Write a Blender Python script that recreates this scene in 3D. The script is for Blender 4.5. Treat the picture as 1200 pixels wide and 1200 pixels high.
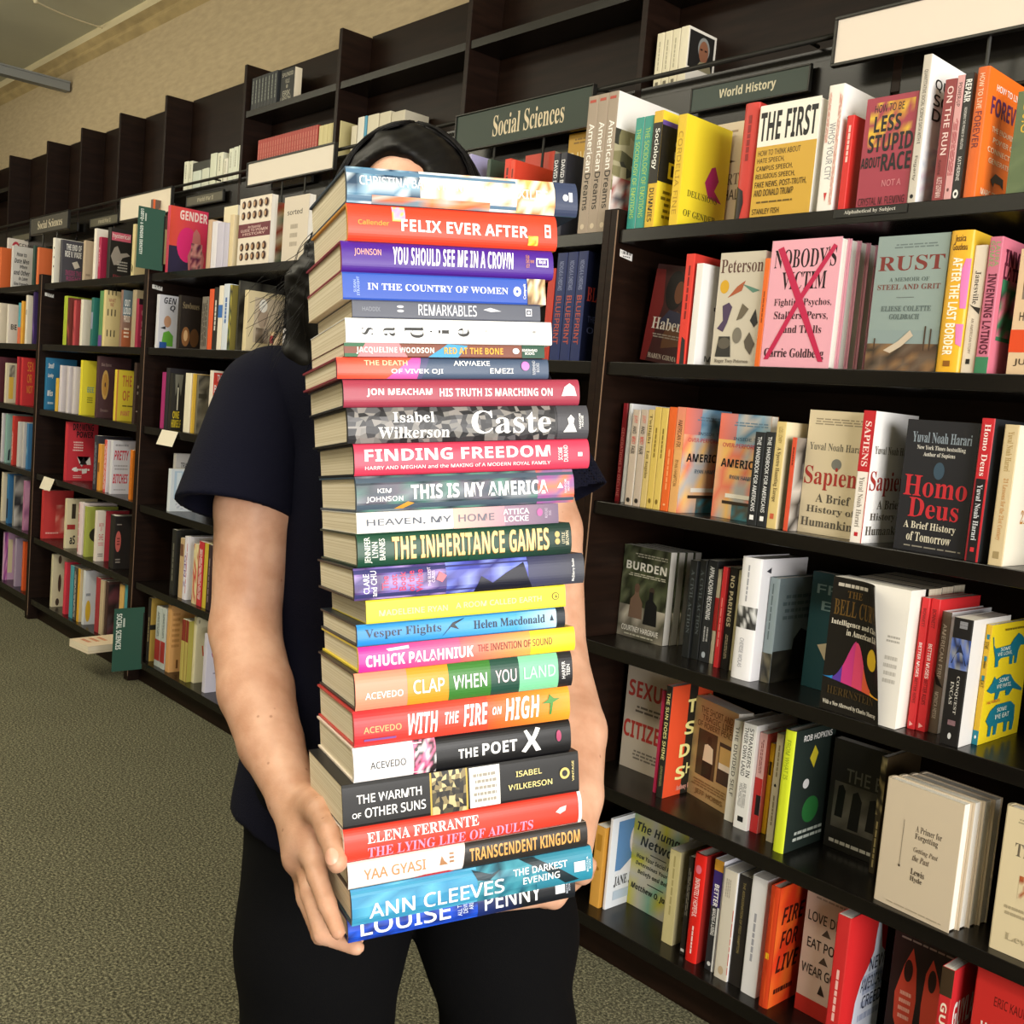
import bpy, math, random
import numpy as np
from mathutils import Matrix, Vector
from mathutils.geometry import tessellate_polygon
random.seed(7); rng=np.random.default_rng(7)
for o in list(bpy.data.objects): bpy.data.objects.remove(o)
SC=bpy.context.scene; COL=SC.collection
# ---------------------------------------------------------------- camera
CAM_R=((0.6647687,0.7421215,0.085664),(0.1272271,0.0005272,-0.9918735),(-0.7361358,0.6702652,-0.0940675))   # rows: right, down, forward
cam=bpy.data.cameras.new('camera'); co=bpy.data.objects.new('camera',cam); COL.objects.link(co)
cam.sensor_width=36; cam.lens=37.186; cam.clip_start=.02; cam.clip_end=60
r,d,f=(Vector(v).normalized() for v in CAM_R)
m=Matrix((( r.x,-d.x,-f.x,1.57424),(r.y,-d.y,-f.y,-1.66188),(r.z,-d.z,-f.z,1.177),(0,0,0,1)))
co.matrix_world=m; SC.camera=co
# ---------------------------------------------------------------- world, lights, exposure
wd=bpy.data.worlds.new('world'); SC.world=wd; wd.use_nodes=True
wd.node_tree.nodes['Background'].inputs[0].default_value=(.75,.72,.62,1); wd.node_tree.nodes['Background'].inputs[1].default_value=.10
SC.view_settings.view_transform='Standard'; SC.view_settings.look='None'; SC.view_settings.exposure=0.0; SC.view_settings.gamma=1; SC.view_settings.use_curve_mapping=False
def area(name,loc,target,sx,sy,power,col):
    l=bpy.data.lights.new(name,'AREA'); l.shape='RECTANGLE'; l.size=sx; l.size_y=sy; l.energy=power; l.color=col
    o=bpy.data.objects.new(name,l); COL.objects.link(o); o.location=loc
    o.rotation_euler=(Vector(target)-Vector(loc)).to_track_quat('-Z','Y').to_euler(); return o
area('window_daylight',(5.2,-2.1,1.5),(0.2,-0.7,1.1),3.0,2.3,335,(1,.97,.93))
area('ceiling_lamp_light',(-.6,-1.9,2.85),(-.6,-1.9,0),3.2,.5,60,(1,.93,.76))
area('ceiling_lamp_light',(-4.4,-1.9,2.85),(-4.4,-1.9,0),3.2,.5,60,(1,.93,.76))
area('added_ceiling_wash',(-3.6,-2.6,2.25),(-3.6,-2.2,2.88),2.6,.5,62,(1,.93,.72))  # added fill without a fixture, brightens ceiling and upper wall
area('added_ceiling_wash',(.2,-2.9,2.25),(.2,-2.6,2.88),2.6,.5,34,(1,.93,.72))  # second added fill below the ceiling, no fixture either
# ---------------------------------------------------------------- helpers
def lin(h):
    h=h.lstrip('#'); c=[int(h[i:i+2],16)/255 for i in (0,2,4)]
    return tuple(x/12.92 if x<=.04045 else ((x+.055)/1.055)**2.4 for x in c)
def new_mat(name):
    m=bpy.data.materials.new(name); m.use_nodes=True; return m,m.node_tree,m.node_tree.nodes['Principled BSDF']
def set_in(b,**k):
    for n,v in k.items(): b.inputs[n.replace('_',' ')].default_value=v
def plain(name,col,rough=.5,spec=.5,metal=0,bump=0,bscale=200,var=0,vscale=(20,20,20),coat=0):
    m,nt,b=new_mat(name); c=lin(col) if isinstance(col,str) else col
    set_in(b,Base_Color=(*c,1),Roughness=rough,Metallic=metal); b.inputs['Specular IOR Level'].default_value=spec; b.inputs['Coat Weight'].default_value=coat
    tc=nt.nodes.new('ShaderNodeTexCoord')
    if var:
        mp=nt.nodes.new('ShaderNodeMapping'); mp.inputs['Scale'].default_value=vscale; nt.links.new(tc.outputs['Object'],mp.inputs[0])
        n=nt.nodes.new('ShaderNodeTexNoise'); n.inputs['Scale'].default_value=1; n.inputs['Detail'].default_value=5; nt.links.new(mp.outputs[0],n.inputs[0])
        rp=nt.nodes.new('ShaderNodeValToRGB'); rp.color_ramp.elements[0].position=.3; rp.color_ramp.elements[1].position=.7
        rp.color_ramp.elements[0].color=(*[x*(1-var) for x in c],1); rp.color_ramp.elements[1].color=(*[min(1,x*(1+var)) for x in c],1)
        nt.links.new(n.outputs[0],rp.inputs[0]); nt.links.new(rp.outputs[0],b.inputs['Base Color'])
    if bump:
        n2=nt.nodes.new('ShaderNodeTexNoise'); n2.inputs['Scale'].default_value=bscale; n2.inputs['Detail'].default_value=4; nt.links.new(tc.outputs['Object'],n2.inputs[0])
        bp=nt.nodes.new('ShaderNodeBump'); bp.inputs['Strength'].default_value=bump; bp.inputs['Distance'].default_value=.004; nt.links.new(n2.outputs[0],bp.inputs['Height']); nt.links.new(bp.outputs[0],b.inputs['Normal'])
    return m
def print_mat(name,rough,spec,coat):
    m,nt,b=new_mat(name); a=nt.nodes.new('ShaderNodeAttribute'); a.attribute_name='ink'; nt.links.new(a.outputs['Color'],b.inputs['Base Color'])
    set_in(b,Roughness=rough); b.inputs['Specular IOR Level'].default_value=spec; b.inputs['Coat Weight'].default_value=coat; b.inputs['Coat Roughness'].default_value=.25
    return m
M_PRINT=print_mat('printed_cover',.45,.35,.0); M_GLOSS=print_mat('glossy_jacket',.38,.3,.05); M_SIGN=print_mat('printed_sign',.5,.4,0)
def pages_mat(nm,c1,c2):
    m,nt,b=new_mat(nm); tc=nt.nodes.new('ShaderNodeTexCoord'); mp=nt.nodes.new('ShaderNodeMapping'); mp.inputs['Scale'].default_value=(2,1400,2)
    n=nt.nodes.new('ShaderNodeTexNoise'); n.inputs['Scale'].default_value=1; n.inputs['Detail'].default_value=2
    rp=nt.nodes.new('ShaderNodeValToRGB'); rp.color_ramp.elements[0].position=.3; rp.color_ramp.elements[1].position=.7
    rp.color_ramp.elements[0].color=(*lin(c1),1); rp.color_ramp.elements[1].color=(*lin(c2),1)
    for x,y in ((tc.outputs['Object'],mp.inputs[0]),(mp.outputs[0],n.inputs[0]),(n.outputs[0],rp.inputs[0]),(rp.outputs[0],b.inputs['Base Color'])): nt.links.new(x,y)
    set_in(b,Roughness=.8); return m
M_PAGES=pages_mat('page_edges','#cdbd9c','#f2e8d4'); M_PAGES_LIT=pages_mat('lit_page_edges','#ddd6c8','#faf6ee')  # second, paler copy: bright light on shelf pages put into the colour
def link(name,me,mats,parent=None,smooth=False):
    for mm in (mats if isinstance(mats,(list,tuple)) else [mats]): me.materials.append(mm)
    o=bpy.data.objects.new(name,me); COL.objects.link(o)
    if parent is not None: o.parent=parent
    if smooth: me.polygons.foreach_set('use_smooth',[True]*len(me.polygons))
    return o
def tag(o,label,cat,group=None,kind=None):
    if label: o['label']=label
    if cat: o['category']=cat
    if group: o['group']=group
    if kind: o['kind']=kind
    return o
def empty(name,loc,label,cat,group=None,rot=None):
    o=bpy.data.objects.new(name,None); COL.objects.link(o); o.empty_display_size=.05; o.location=loc
    if rot is not None: o.rotation_euler=rot
    return tag(o,label,cat,group)
class G:
    """collects vertices, faces and an ink colour per face"""
    def __init__(s): s.v=[]; s.f=[]; s.c=[]
    def add(s,vs,fs,col):
        k=len(s.v); s.v.extend(vs); s.f.extend([tuple(i+k for i in q) for q in fs])
        if isinstance(col,list): s.c.extend(col)
        else: s.c.extend([col]*len(fs))
    def box(s,x0,x1,y0,y1,z0,z1,col=(.5,.5,.5)):
        s.add([(x0,y0,z0),(x1,y0,z0),(x1,y1,z0),(x0,y1,z0),(x0,y0,z1),(x1,y0,z1),(x1,y1,z1),(x0,y1,z1)],[(0,3,2,1),(4,5,6,7),(0,1,5,4),(1,2,6,5),(2,3,7,6),(3,0,4,7)],col)
    def tube(s,pts,rad,n=8,col=(.5,.5,.5),cap=True):
        pts=[Vector(p) for p in pts]; rs=rad if isinstance(rad,(list,tuple)) else [rad]*len(pts); vs=[];fs=[]
        for i,p in enumerate(pts):
            t=(pts[min(i+1,len(pts)-1)]-pts[max(i-1,0)]).normalized(); a=t.orthogonal().normalized() if i==0 else (a-t*a.dot(t)).normalized(); b=t.cross(a)
            for k in range(n):
                w=2*math.pi*k/n; vs.append(tuple(p+(a*math.cos(w)+b*math.sin(w))*rs[i]))
        for i in range(len(pts)-1):
            for k in range(n): fs.append((i*n+k,i*n+(k+1)%n,(i+1)*n+(k+1)%n,(i+1)*n+k))
        if cap: fs.append(tuple(range(n-1,-1,-1))); fs.append(tuple((len(pts)-1)*n+k for k in range(n)))
        s.add(vs,fs,col)
    def mesh(s,name,ink=False):
        me=bpy.data.meshes.new(name); me.from_pydata(s.v,[],s.f)
        if ink:
            at=me.color_attributes.new('ink','FLOAT_COLOR','CORNER'); out=[]
            for q,c in zip(s.f,s.c):
                if len(c)==3: out.extend((*c,1.0)*len(q))
                else:
                    for cc in c[1]: out.extend((*cc,1.0))
            at.data.foreach_set('color',out)
        me.update(); return me
    def obj(s,name,mat,parent=None,bevel=0,smooth=False,ink=False):
        o=link(name,s.mesh(name,ink),mat,parent,smooth)
        if bevel:
            b=o.modifiers.new('bevel','BEVEL'); b.width=bevel; b.segments=2; b.limit_method='ANGLE'
        return o
# ---------------------------------------------------------------- lettering
def mathfont(t,up,lo,dg=None):
    return ''.join(chr(up+ord(c)-65) if 'A'<=c<='Z' else chr(lo+ord(c)-97) if 'a'<=c<='z' else chr(dg+ord(c)-48) if dg and c.isdigit() else c for c in t)
_tc={}
def glyphs(t,st):
    k=(t,st)
    if k not in _tc:
        off={'b':.014,'B':.005,'H':.014,'C':.006,'c':.01,'s':0,'S':-.012,'d':.004,'i':0}
        b=t
        if 's' in st or 'S' in st: b=mathfont(t,0x1D400,0x1D41A,0x1D7CE)
        elif 'B' in st or 'H' in st or 'C' in st: b=mathfont(t,0x1D5D4,0x1D5EE,0x1D7EC)
        elif 'c' in st or 'b' in st: b=mathfont(t,0x1D5A0,0x1D5BA,0x1D7E2)
        elif 'i' in st: b=mathfont(t,0x1D468,0x1D482)
        elif 'd' in st: b=mathfont(t,0x1D63C,0x1D656,0x1D7EC)
        c=bpy.data.curves.new('t','FONT'); c.body=b; c.size=1; c.resolution_u=2; c.align_x='CENTER'; c.space_line=.9
        c.offset=next((off[x] for x in st if x in off),.01)
        o=bpy.data.objects.new('t',c); me=o.to_mesh()
        n=len(me.vertices); v=np.empty(n*3); me.vertices.foreach_get('co',v); v=v.reshape(n,3)[:,:2] if n else np.zeros((1,2))
        fs=[tuple(p.vertices) for p in me.polygons]; o.to_mesh_clear(); bpy.data.objects.remove(o); bpy.data.curves.remove(c)
        lo=v.min(0); sz=np.maximum(v.max(0)-lo,1e-6); _tc[k]=((v-lo)/sz,fs)
    return _tc[k]
def split(P,fs,thr):
    P=[tuple(p) for p in P]; out=[]; st=[]
    for q in fs: st.extend([(q[0],q[i],q[i+1]) for i in range(1,len(q)-1)])
    mid={}
    while st:
        t=st.pop(); d=[abs(P[t[i]][1]-P[t[(i+1)%3]][1]) for i in range(3)]; m=max(d)
        if m<=thr: out.append(t); continue
        i=d.index(m); a,b,c=t[i],t[(i+1)%3],t[(i+2)%3]; k=(min(a,b),max(a,b))
        if k not in mid: mid[k]=len(P); P.append(((P[a][0]+P[b][0])/2,(P[a][1]+P[b][1])/2))
        st.append((a,mid[k],c)); st.append((mid[k],b,c))
    return P,out
def paint(g,art,maps,eps0=.00012):
    """art items onto faces; maps[face](u,v,e)->point, e = lift above the face"""
    for i,a in enumerate(art):
        mp=maps.get(a[1]); e=eps0*(i+1)
        if mp is None: continue
        k=a[0]; rnd=a[1]=='s' and maps.get('round')
        def grid(u0,v0,u1,v1,nx,ny,colf):
            vs=[mp(u0+(u1-u0)*x/nx,v0+(v1-v0)*y/ny,e) for y in range(ny+1) for x in range(nx+1)]
            fs=[];cs=[]
            for y in range(ny):
                for x in range(nx):
                    j=y*(nx+1)+x; fs.append((j,j+1,j+nx+2,j+nx+1)); cs.append(colf(x,y))
            g.add(vs,fs,cs)
        if k=='r': c=lin(a[6]); grid(*a[2:6],1,12 if a[1]=='s' else 1,lambda x,y:c)
        elif k=='g':
            c1=np.array(lin(a[6]));c2=np.array(lin(a[7])); mix=lambda t:tuple(c1+(c2-c1)*t)
            grid(*a[2:6],8,12,lambda x,y:(0,[mix(x/8),mix((x+1)/8),mix((x+1)/8),mix(x/8)]))
        elif k=='n':
            nx,ny=a[7],a[8]; r_=np.random.default_rng(len(art)*31+i*7+nx); P=np.array([lin(h) for h in a[6]]); Q=P[r_.integers(0,len(P),(ny+1,nx+1))]
            if nx*ny>=80:
                u0,v0,u1,v1=a[2:6]; JX=(r_.random((ny+1,nx+1))-.5)*.8; JY=(r_.random((ny+1,nx+1))-.5)*.8; JX[:,[0,-1]]=0; JY[[0,-1],:]=0
                uv=[(u0+(u1-u0)*(x+JX[y,x])/nx,v0+(v1-v0)*(y+JY[y,x])/ny) for y in range(ny+1) for x in range(nx+1)]
                g.add([mp(u,v,e) for u,v in uv],[(y*(nx+1)+x,y*(nx+1)+x+1,(y+1)*(nx+1)+x+1,(y+1)*(nx+1)+x) for y in range(ny) for x in range(nx)],[tuple(Q[y,x]) for y in range(ny) for x in range(nx)])
            else: grid(*a[2:6],nx,ny,lambda x,y:(0,[tuple(Q[y,x]),tuple(Q[y,x+1]),tuple(Q[y+1,x+1]),tuple(Q[y+1,x])]))
        elif k=='e':
            u0,v0,u1,v1=a[2:6]; n=20; vs=[mp((u0+u1)/2+(u1-u0)/2*math.cos(2*math.pi*q/n),(v0+v1)/2+(v1-v0)/2*math.sin(2*math.pi*q/n),e) for q in range(n)]
            UV=[((u0+u1)/2+(u1-u0)/2*math.cos(2*math.pi*q/n),(v0+v1)/2+(v1-v0)/2*math.sin(2*math.pi*q/n)) for q in range(n)]; UV,ff=split(UV,[tuple(range(n))],.1 if rnd else 9)
            g.add([mp(u,v,e) for u,v in UV],ff,lin(a[6]))
        elif k=='p':
            UV=list(a[2]); ff=[tuple(range(len(UV)))]
            if rnd: UV,ff=split(UV,tessellate_polygon([[Vector((u,v,0)) for u,v in UV]]),.1)
            g.add([mp(u,v,e) for u,v in UV],ff,lin(a[3]))
        elif k=='l':
            u0,v0,u1,v1,n,col=a[2:8]; r_=random.Random(i*13+n); c=lin(col); al=a[1]=='s' and (u1-u0)<(v1-v0)*2.2
            for q in range(n):
                h=(v1-v0)/n; y1=v1-q*h-h*.2; y0=y1-h*.5; u=u0+(u1-u0)*r_.uniform(0,.1)
                while u<u1-.01*(u1-u0):
                    w=(u1-u0)*r_.uniform(.06,.2); ue=min(u+w,u1); g.add([mp(u,y0,e),mp(ue,y0,e),mp(ue,y1,e),mp(u,y1,e)],[(0,1,2,3)],c); u=ue+(u1-u0)*.025
        elif k=='t':
            u0,v0,u1,v1,t,col=a[2:8]; st=a[8]; V,fs=glyphs(t,st)
            if 'V' in st: UV=[(u0+(u1-u0)*y,v1-(v1-v0)*x) for x,y in V]
            elif 'v' in st: UV=[(u0+(u1-u0)*(1-y),v0+(v1-v0)*x) for x,y in V]
            else: UV=[(u0+(u1-u0)*x,v0+(v1-v0)*y) for x,y in V]
            if rnd: UV,fs=split(UV,fs,.1)
            g.add([mp(u,v,e) for u,v in UV],fs,lin(col))
# ---------------------------------------------------------------- books.  local axes: x spine->fore-edge, y front cover->back cover, z foot->head
def cover_mesh(W,T,H,cov,spi,hard,art,name):
    g=G(); cc,cs=lin(cov),lin(spi)
    tb=.0019 if hard else .0008; bul=min(.0042,T*.13) if hard else min(.0006,T*.02); n=16
    bu=lambda t:bul*(1-abs(2*min(max(t,0),1)-1)**3.2)
    ov=[(W,0),(.005,0)]+[(-bu(q/n)+.0008*(abs(2*q/n-1)>.99),T*q/n) for q in range(n+1)]+[(.005,T),(W,T)]
    iv=[(W,tb),(.005+tb,tb)]+[(tb+.001-bul*.5*math.sin(math.pi*q/n),tb+(T-2*tb)*q/n) for q in range(n+1)]+[(.005+tb,T-tb),(W,T-tb)]
    N=len(ov); vs=[(x,y,z) for z in (0,H) for p in (ov,iv) for x,y in p]; fs=[];cl=[]
    for i in range(N-1):
        s_=2<=i<N-3
        fs.append((i+1,i,2*N+i,2*N+i+1)); cl.append(cs if s_ else cc)
        fs.append((N+i,N+i+1,3*N+i+1,3*N+i)); cl.append(cc)
        fs.append((i,i+1,N+i+1,N+i)); cl.append(cc); fs.append((2*N+i+1,2*N+i,3*N+i,3*N+i+1)); cl.append(cc)
    for j in (0,N-1):
        q=(j,N+j,3*N+j,2*N+j); fs.append(q if j==0 else q[::-1]); cl.append(cc)
    g.add(vs,fs,cl)
    maps={'f':lambda u,v,e:(u*W,-e,v*H),'s':lambda u,v,e:(-bu(1-v)-(.0003 if hard else .0001)-e,(1-v)*T,(1-u)*H)}
    maps['round']=hard; paint(g,art,maps); return g.mesh(name,True)
def pages_mesh(W,T,H,hard):
    g=G(); tb=.0021 if hard else .0009; o=.0022 if hard else .0004
    g.box(tb+.0015,W-o,tb,T-tb,o,H-o); return g.mesh('page_block')
def book(W,T,H,cov,spi,hard,art,label,group,M,pm=None):
    nm='hardcover_book' if hard else 'paperback_book'
    e=empty(nm,(0,0,0),label,'book',group); e.matrix_world=M
    link('cover',cover_mesh(W,T,H,cov,spi,hard,art,'cover'),M_GLOSS if hard else M_PRINT,e)
    link('page_block',pages_mesh(W,T,H,hard),pm or M_PAGES,e); return e
def dup(root,M,label):
    r=root.copy(); COL.objects.link(r); r.matrix_world=M; r['label']=label
    for ch in root.children:
        c=ch.copy(); COL.objects.link(c); c.parent=r
    return r
# ---------------------------------------------------------------- room
BW=1.2; ZS=(1.579,1.301,1.002,.699,.397,.102)
M_WOOD=plain('espresso_veneer','#1d110b',.42,.16,var=.35,vscale=(6,6,60)); M_WOODX=plain('espresso_shelf','#110e0b',.27,.42,var=.3,vscale=(3,40,40))
M_EDGE=plain('worn_edge_highlight','#8a6e58',.4,.4)  # edge wear and bevel highlight both put into this pale colour
M_METAL=plain('blackened_steel','#2c2b28',.35,.5,metal=.6); M_GREY=plain('galvanised_grey','#7d7f7c',.5,.4,metal=.3)
def carpet():
    m,nt,b=new_mat('loop_carpet'); tc=nt.nodes.new('ShaderNodeTexCoord')
    n=nt.nodes.new('ShaderNodeTexNoise'); n.inputs['Scale'].default_value=165; n.inputs['Detail'].default_value=8; n.inputs['Roughness'].default_value=.78; nt.links.new(tc.outputs['Object'],n.inputs[0])
    rp=nt.nodes.new('ShaderNodeValToRGB'); e=rp.color_ramp.elements; e[0].position=.38; e[0].color=(*lin('#24231a'),1); e[1].position=.62; e[1].color=(*lin('#b0ac8c'),1); x=e.new(.5); x.color=(*lin('#646250'),1)
    n3=nt.nodes.new('ShaderNodeTexNoise'); n3.inputs['Scale'].default_value=2.5; n3.inputs['Detail'].default_value=3; nt.links.new(tc.outputs['Object'],n3.inputs[0])
    mx=nt.nodes.new('ShaderNodeMix'); mx.data_type='RGBA'; mx.blend_type='MULTIPLY'; mx.inputs[0].default_value=.25; nt.links.new(rp.outputs[0],mx.inputs[6]); nt.links.new(n3.outputs[0],mx.inputs[7])
    nt.links.new(n.outputs[0],rp.inputs[0]); nt.links.new(mx.outputs[2],b.inputs['Base Color']); set_in(b,Roughness=1); b.inputs['Specular IOR Level'].default_value=.1
    bp=nt.nodes.new('ShaderNodeBump'); bp.inputs['Strength'].default_value=.7; bp.inputs['Distance'].default_value=.006; nt.links.new(n.outputs[0],bp.inputs['Height']); nt.links.new(bp.outputs[0],b.inputs['Normal']); return m
M_CARPET=carpet()
M_WALL=plain('woven_wallpaper','#ab9a7c',.8,.2,bump=.5,bscale=90,var=.1,vscale=(14,14,60)); M_CEIL=plain('ceiling_paint','#bab7a2',.9,.1,var=.05,vscale=(2,2,2))
M_CROWN=plain('crown_cream','#c8bc9a',.7,.3,var=.08,vscale=(3,3,30)); M_CROWN2=plain('crown_aged','#a8946a',.7,.3,var=.25,vscale=(6,6,20)); M_PAINT=plain('plain_wall_paint','#9c9482',.85,.2)
def structure(name,x0,x1,y0,y1,z0,z1,mat):
    g=G(); g.box(x0,x1,y0,y1,z0,z1); o=g.obj(name,mat); o['kind']='structure'; return o
structure('floor',-9,5.4,-4.6,.4,-.08,0,M_CARPET)
structure('ceiling',-9,5.4,-4.6,.4,2.88,2.96,M_CEIL)
structure('wall_back',-9,5.4,.352,.45,0,2.88,M_WALL)
structure('wall_left',-9.1,-9,-4.6,.45,0,2.88,M_PAINT)
structure('wall_front',-9,5.4,-4.7,-4.6,0,2.88,M_PAINT)
g=G(); g.box(5.4,5.5,-4.6,-3.7,0,2.88); g.box(5.4,5.5,-.5,.45,0,2.88); g.box(5.4,5.5,-3.7,-.5,0,.25); g.box(5.4,5.5,-3.7,-.5,2.75,2.88)
g.obj('wall_right',M_PAINT)['kind']='structure'
g=G(); 
for y in (-3.7,-2.13,-.56): g.box(5.42,5.48,y,y+.06,.25,2.75)
g.box(5.42,5.48,-3.7,-.5,.25,.31); g.box(5.42,5.48,-3.7,-.5,2.69,2.75)
g.obj('window_1',M_GREY)['kind']='structure'
structure('trim_1',-9,5.4,.315,.352,2.83,2.88,M_CROWN)
g=G(); g.add([(-9,.352,2.765),(-9,.322,2.785),(-9,.33,2.81),(-9,.30,2.83),(-9,.352,2.83),(5.4,.352,2.765),(5.4,.322,2.785),(5.4,.33,2.81),(5.4,.30,2.83),(5.4,.352,2.83)],[(0,1,6,5),(1,2,7,6),(2,3,8,7),(3,4,9,8),(4,0,5,9)],(.5,.5,.5))
g.obj('trim_2',M_CROWN2)['kind']='structure'
# ---------------------------------------------------------------- bookcases
WHERE={0:'right bookcase',-1:'hidden bookcase',-2:'sleeve-side bookcase',-3:'flagged bookcase',-4:'leftmost bookcase',-5:'farthest bookcase'}
CASEL={0:'dark espresso bookcase at the right, nearest the camera',-1:'dark espresso bookcase mostly hidden behind the carried stack',-2:'dark espresso bookcase beside the person\'s sleeve and elbow',-3:'dark espresso bookcase with two green flags at its end panel',-4:'dark espresso bookcase cut off by the left picture edge',1:'x'}
for c in (0,-1,-2,-3,-4):
    x0,x1=c*BW,(c+1)*BW; e=empty('bookcase',(x0,0,0),CASEL[c],'bookcase','row of dark bookcases')
    for a in (-.02,BW-.04):
        g=G(); g.box(a,a+.0198,0,.34,0,1.622); sp=g.obj('side_panel',M_WOOD,e,bevel=.0015); sp0=sp if a<0 else sp0
    g=G(); g.box(-.0012,.0006,-.0012,.0006,.02,1.618); q=g.obj('edge_highlight_strip',M_EDGE,sp0); q['label']='worn pale edge of the dark side panel with painted highlight'  # strip coloured as the panel's edge highlight and wear
    for j,z in enumerate(ZS):
        g=G(); g.box(0,BW-.04,.008,.33,z-.028,z); g.obj('shelf',M_WOODX,e,bevel=.0015)
    g=G(); g.box(-.0,BW-.04,.33,.342,0,1.6); g.obj('back_panel',M_WOOD,e)
    g=G(); g.box(0,BW-.04,.045,.06,0,.074); g.obj('kick_board',M_WOOD,e)
    g=G(); g.add([(.0006,.016,1.525),(.0006,.056,1.52),(.0006,.056,1.535),(.0006,.016,1.54)],[(0,1,2,3)],lin('#e4e2de'))
    for i in range(9): y=.021+i*.0034; g.add([(.0009,y,1.531),(.0009,y+.0006+.0012*(i%3),1.531),(.0009,y+.0006+.0012*(i%3),1.537),(.0009,y,1.537)],[(0,1,2,3)],lin('#303030'))
    for i in range(4): y=.026+i*.006; g.add([(.0009,y,1.5255),(.0009,y+.004,1.525),(.0009,y+.004,1.5275),(.0009,y,1.528)],[(0,1,2,3)],lin('#505050'))
    g.obj('barcode_sticker',M_SIGN,sp0,ink=True)['label']='small white barcode sticker'
# upper wall units
DV=[1.13,.47,-.192,-.851,-1.518,-2.159,-2.851,-3.341,-3.816,-4.3,-4.917,-5.55]; HASMID=(0,1,2,3,4,10)
UL=['behind the large blank sign, cut off at right','holding the four cream books and portrait cover','behind the dark green sign, empty with a lone middle shelf','above the person\'s hair','holding the black books and the red paperback row','holding the short row of white books','first of the narrow empty ones','second of the narrow empty ones','third of the narrow empty ones','with the small sign below it','at the left picture edge']
for i in range(len(DV)-1):
    a,b=DV[i+1],DV[i]; w=b-a; e=empty('wall_shelf_unit',(a,.22,1.84),'dark upper shelf unit '+UL[i],'shelf unit','upper shelf units along the wall')
    g=G(); g.box(0,.018,0,.115,0,.52); g.obj('divider',M_WOOD,e,bevel=.0012)
    if i==0: g=G(); g.box(w,w+.018,0,.115,0,.52); g.obj('divider',M_WOOD,e,bevel=.0012)
    g=G(); g.box(.018,w,.115,.128,0,.525); g.obj('back_panel',M_WOOD,e)
    g=G(); g.box(.0185,w,.002,.115,.088,.112); g.obj('shelf',M_WOODX,e)
    if i in HASMID: g=G(); g.box(.0185,w,.004,.115,.328,.35); g.obj('shelf',M_WOODX,e)
    g=G(); g.box(.0185,w,.0,.014,-.02,.0875); g.obj('fascia_board',M_WOODX,e,bevel=.001)
g=G(); g.tube([(-5.5,.185,1.957),(1.1,.185,1.957)],.006,8)
for x in (-5.2,-4.2,-3.2,-2.3,-1.2,-.27,.3): g.tube([(x,.185,1.957),(x,.22,1.957)],.004,6)
tag(g.obj('sign_rail',M_METAL,None,smooth=True),'long thin black rail in front of the upper shelves','rail')
# ---------------------------------------------------------------- signs
def sign(name,x0,x1,z0,z1,y,face,label,frame=.006,art=(),posts=(),cat='sign',group=None,frm=None,tilt=0,depth=.014):
    e=empty(name,((x0+x1)/2,y,z0),label,cat,group); w=(x1-x0)/2; h=z1-z0; e.rotation_euler=(tilt,0,0)
    g=G(); g.box(-w,w,-depth/2,depth/2,0,frame); g.box(-w,w,-depth/2,depth/2,h-frame,h); g.box(-w,-w+frame,-depth/2,depth/2,frame,h-frame); g.box(w-frame,w,-depth/2,depth/2,frame,h-frame); g.obj('frame',frm or M_METAL,e,bevel=.001)
    g=G(); g.box(-w+frame,w-frame,-.003,.004,frame,h-frame,lin(face)); iw=2*(w-frame); ih=h-2*frame
    paint(g,list(art),{'f':lambda u,v,e_:(-w+frame+u*iw,-.003-e_,frame+v*ih)}); g.obj('sign_face',M_SIGN,e,ink=True)
    for p in posts: 
        g=G(); g.tube([(p,.006,frame),(p,.006,-(z0-1.582))],.0035,6); g.obj('post',M_METAL,e)
    return e
sign('hanging_sign',-.79,-.268,1.864,1.965,.165,'#27362d','dark green sign lettered Social Sciences, nearest the person\'s head','' or .004,[('t','f',.3,.22,.82,.8,'Social Sciences','#d8c8a8','sC')],posts=(-.10,.09))
sign('fascia_sign',-.004,.30,1.866,1.921,.205,'#34403a','low dark sign lettered World History on the upper shelf front',.004,[('t','f',.25,.24,.74,.78,'World History','#c8c0a4','B')],depth=.01)
sign('blank_sign',.372,.90,1.888,1.981,.165,'#e6d9cb','largest blank cream sign in black frame, top right corner',.006,posts=(.04,.16))
sign('blank_sign',-1.977,-1.40,1.888,1.974,.165,'#e6dccd','blank cream sign below the row of red paperbacks',.006,posts=(-.05,.1))
sign('blank_sign',-3.13,-2.60,1.85,1.955,.165,'#e4d8c4','blank cream sign above the projecting green flag',.006,posts=())
sign('hanging_sign',-4.17,-3.63,1.85,1.938,.12,'#4a4740','small grey sign lettered Social Sciences, far left',.005,[('t','f',.2,.25,.85,.75,'Social Sciences','#c8bca4','s')],posts=(-.1,.1))
for x0,x1,z0,z1,t,l in ((-2.555,-2.236,1.872,1.917,'World War II','grey fascia sign lettered World War II'),(-1.87,-1.6,1.878,1.93,'Military History','dim fascia sign lettered Military History, under a blank sign'),(-3.59,-3.25,1.862,1.91,'World War II','faint grey fascia sign left of the framed blank sign'),(-4.05,-3.75,1.862,1.905,'','tiny empty grey fascia sign behind the small hanging sign'),(-4.75,-4.45,1.862,1.905,'','farthest empty grey fascia sign at the picture edge')):
    sign('fascia_sign',x0,x1,z0,z1,.205,'#5a5648',l,.006,[('t','f',.3,.25,.75,.75,t,'#b8b098','b')] if t else [],depth=.01)
g=G(); g.box(-.069,.069,-.001,.001,0,.014,lin('#1c1b19')); paint(g,[('t','f',.15,.25,.85,.8,'Alphabetical by Subject','#c8c4bc','s')],{'f':lambda u,v,e_:(-.069+u*.138,-.001-e_,v*.014)})
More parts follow.
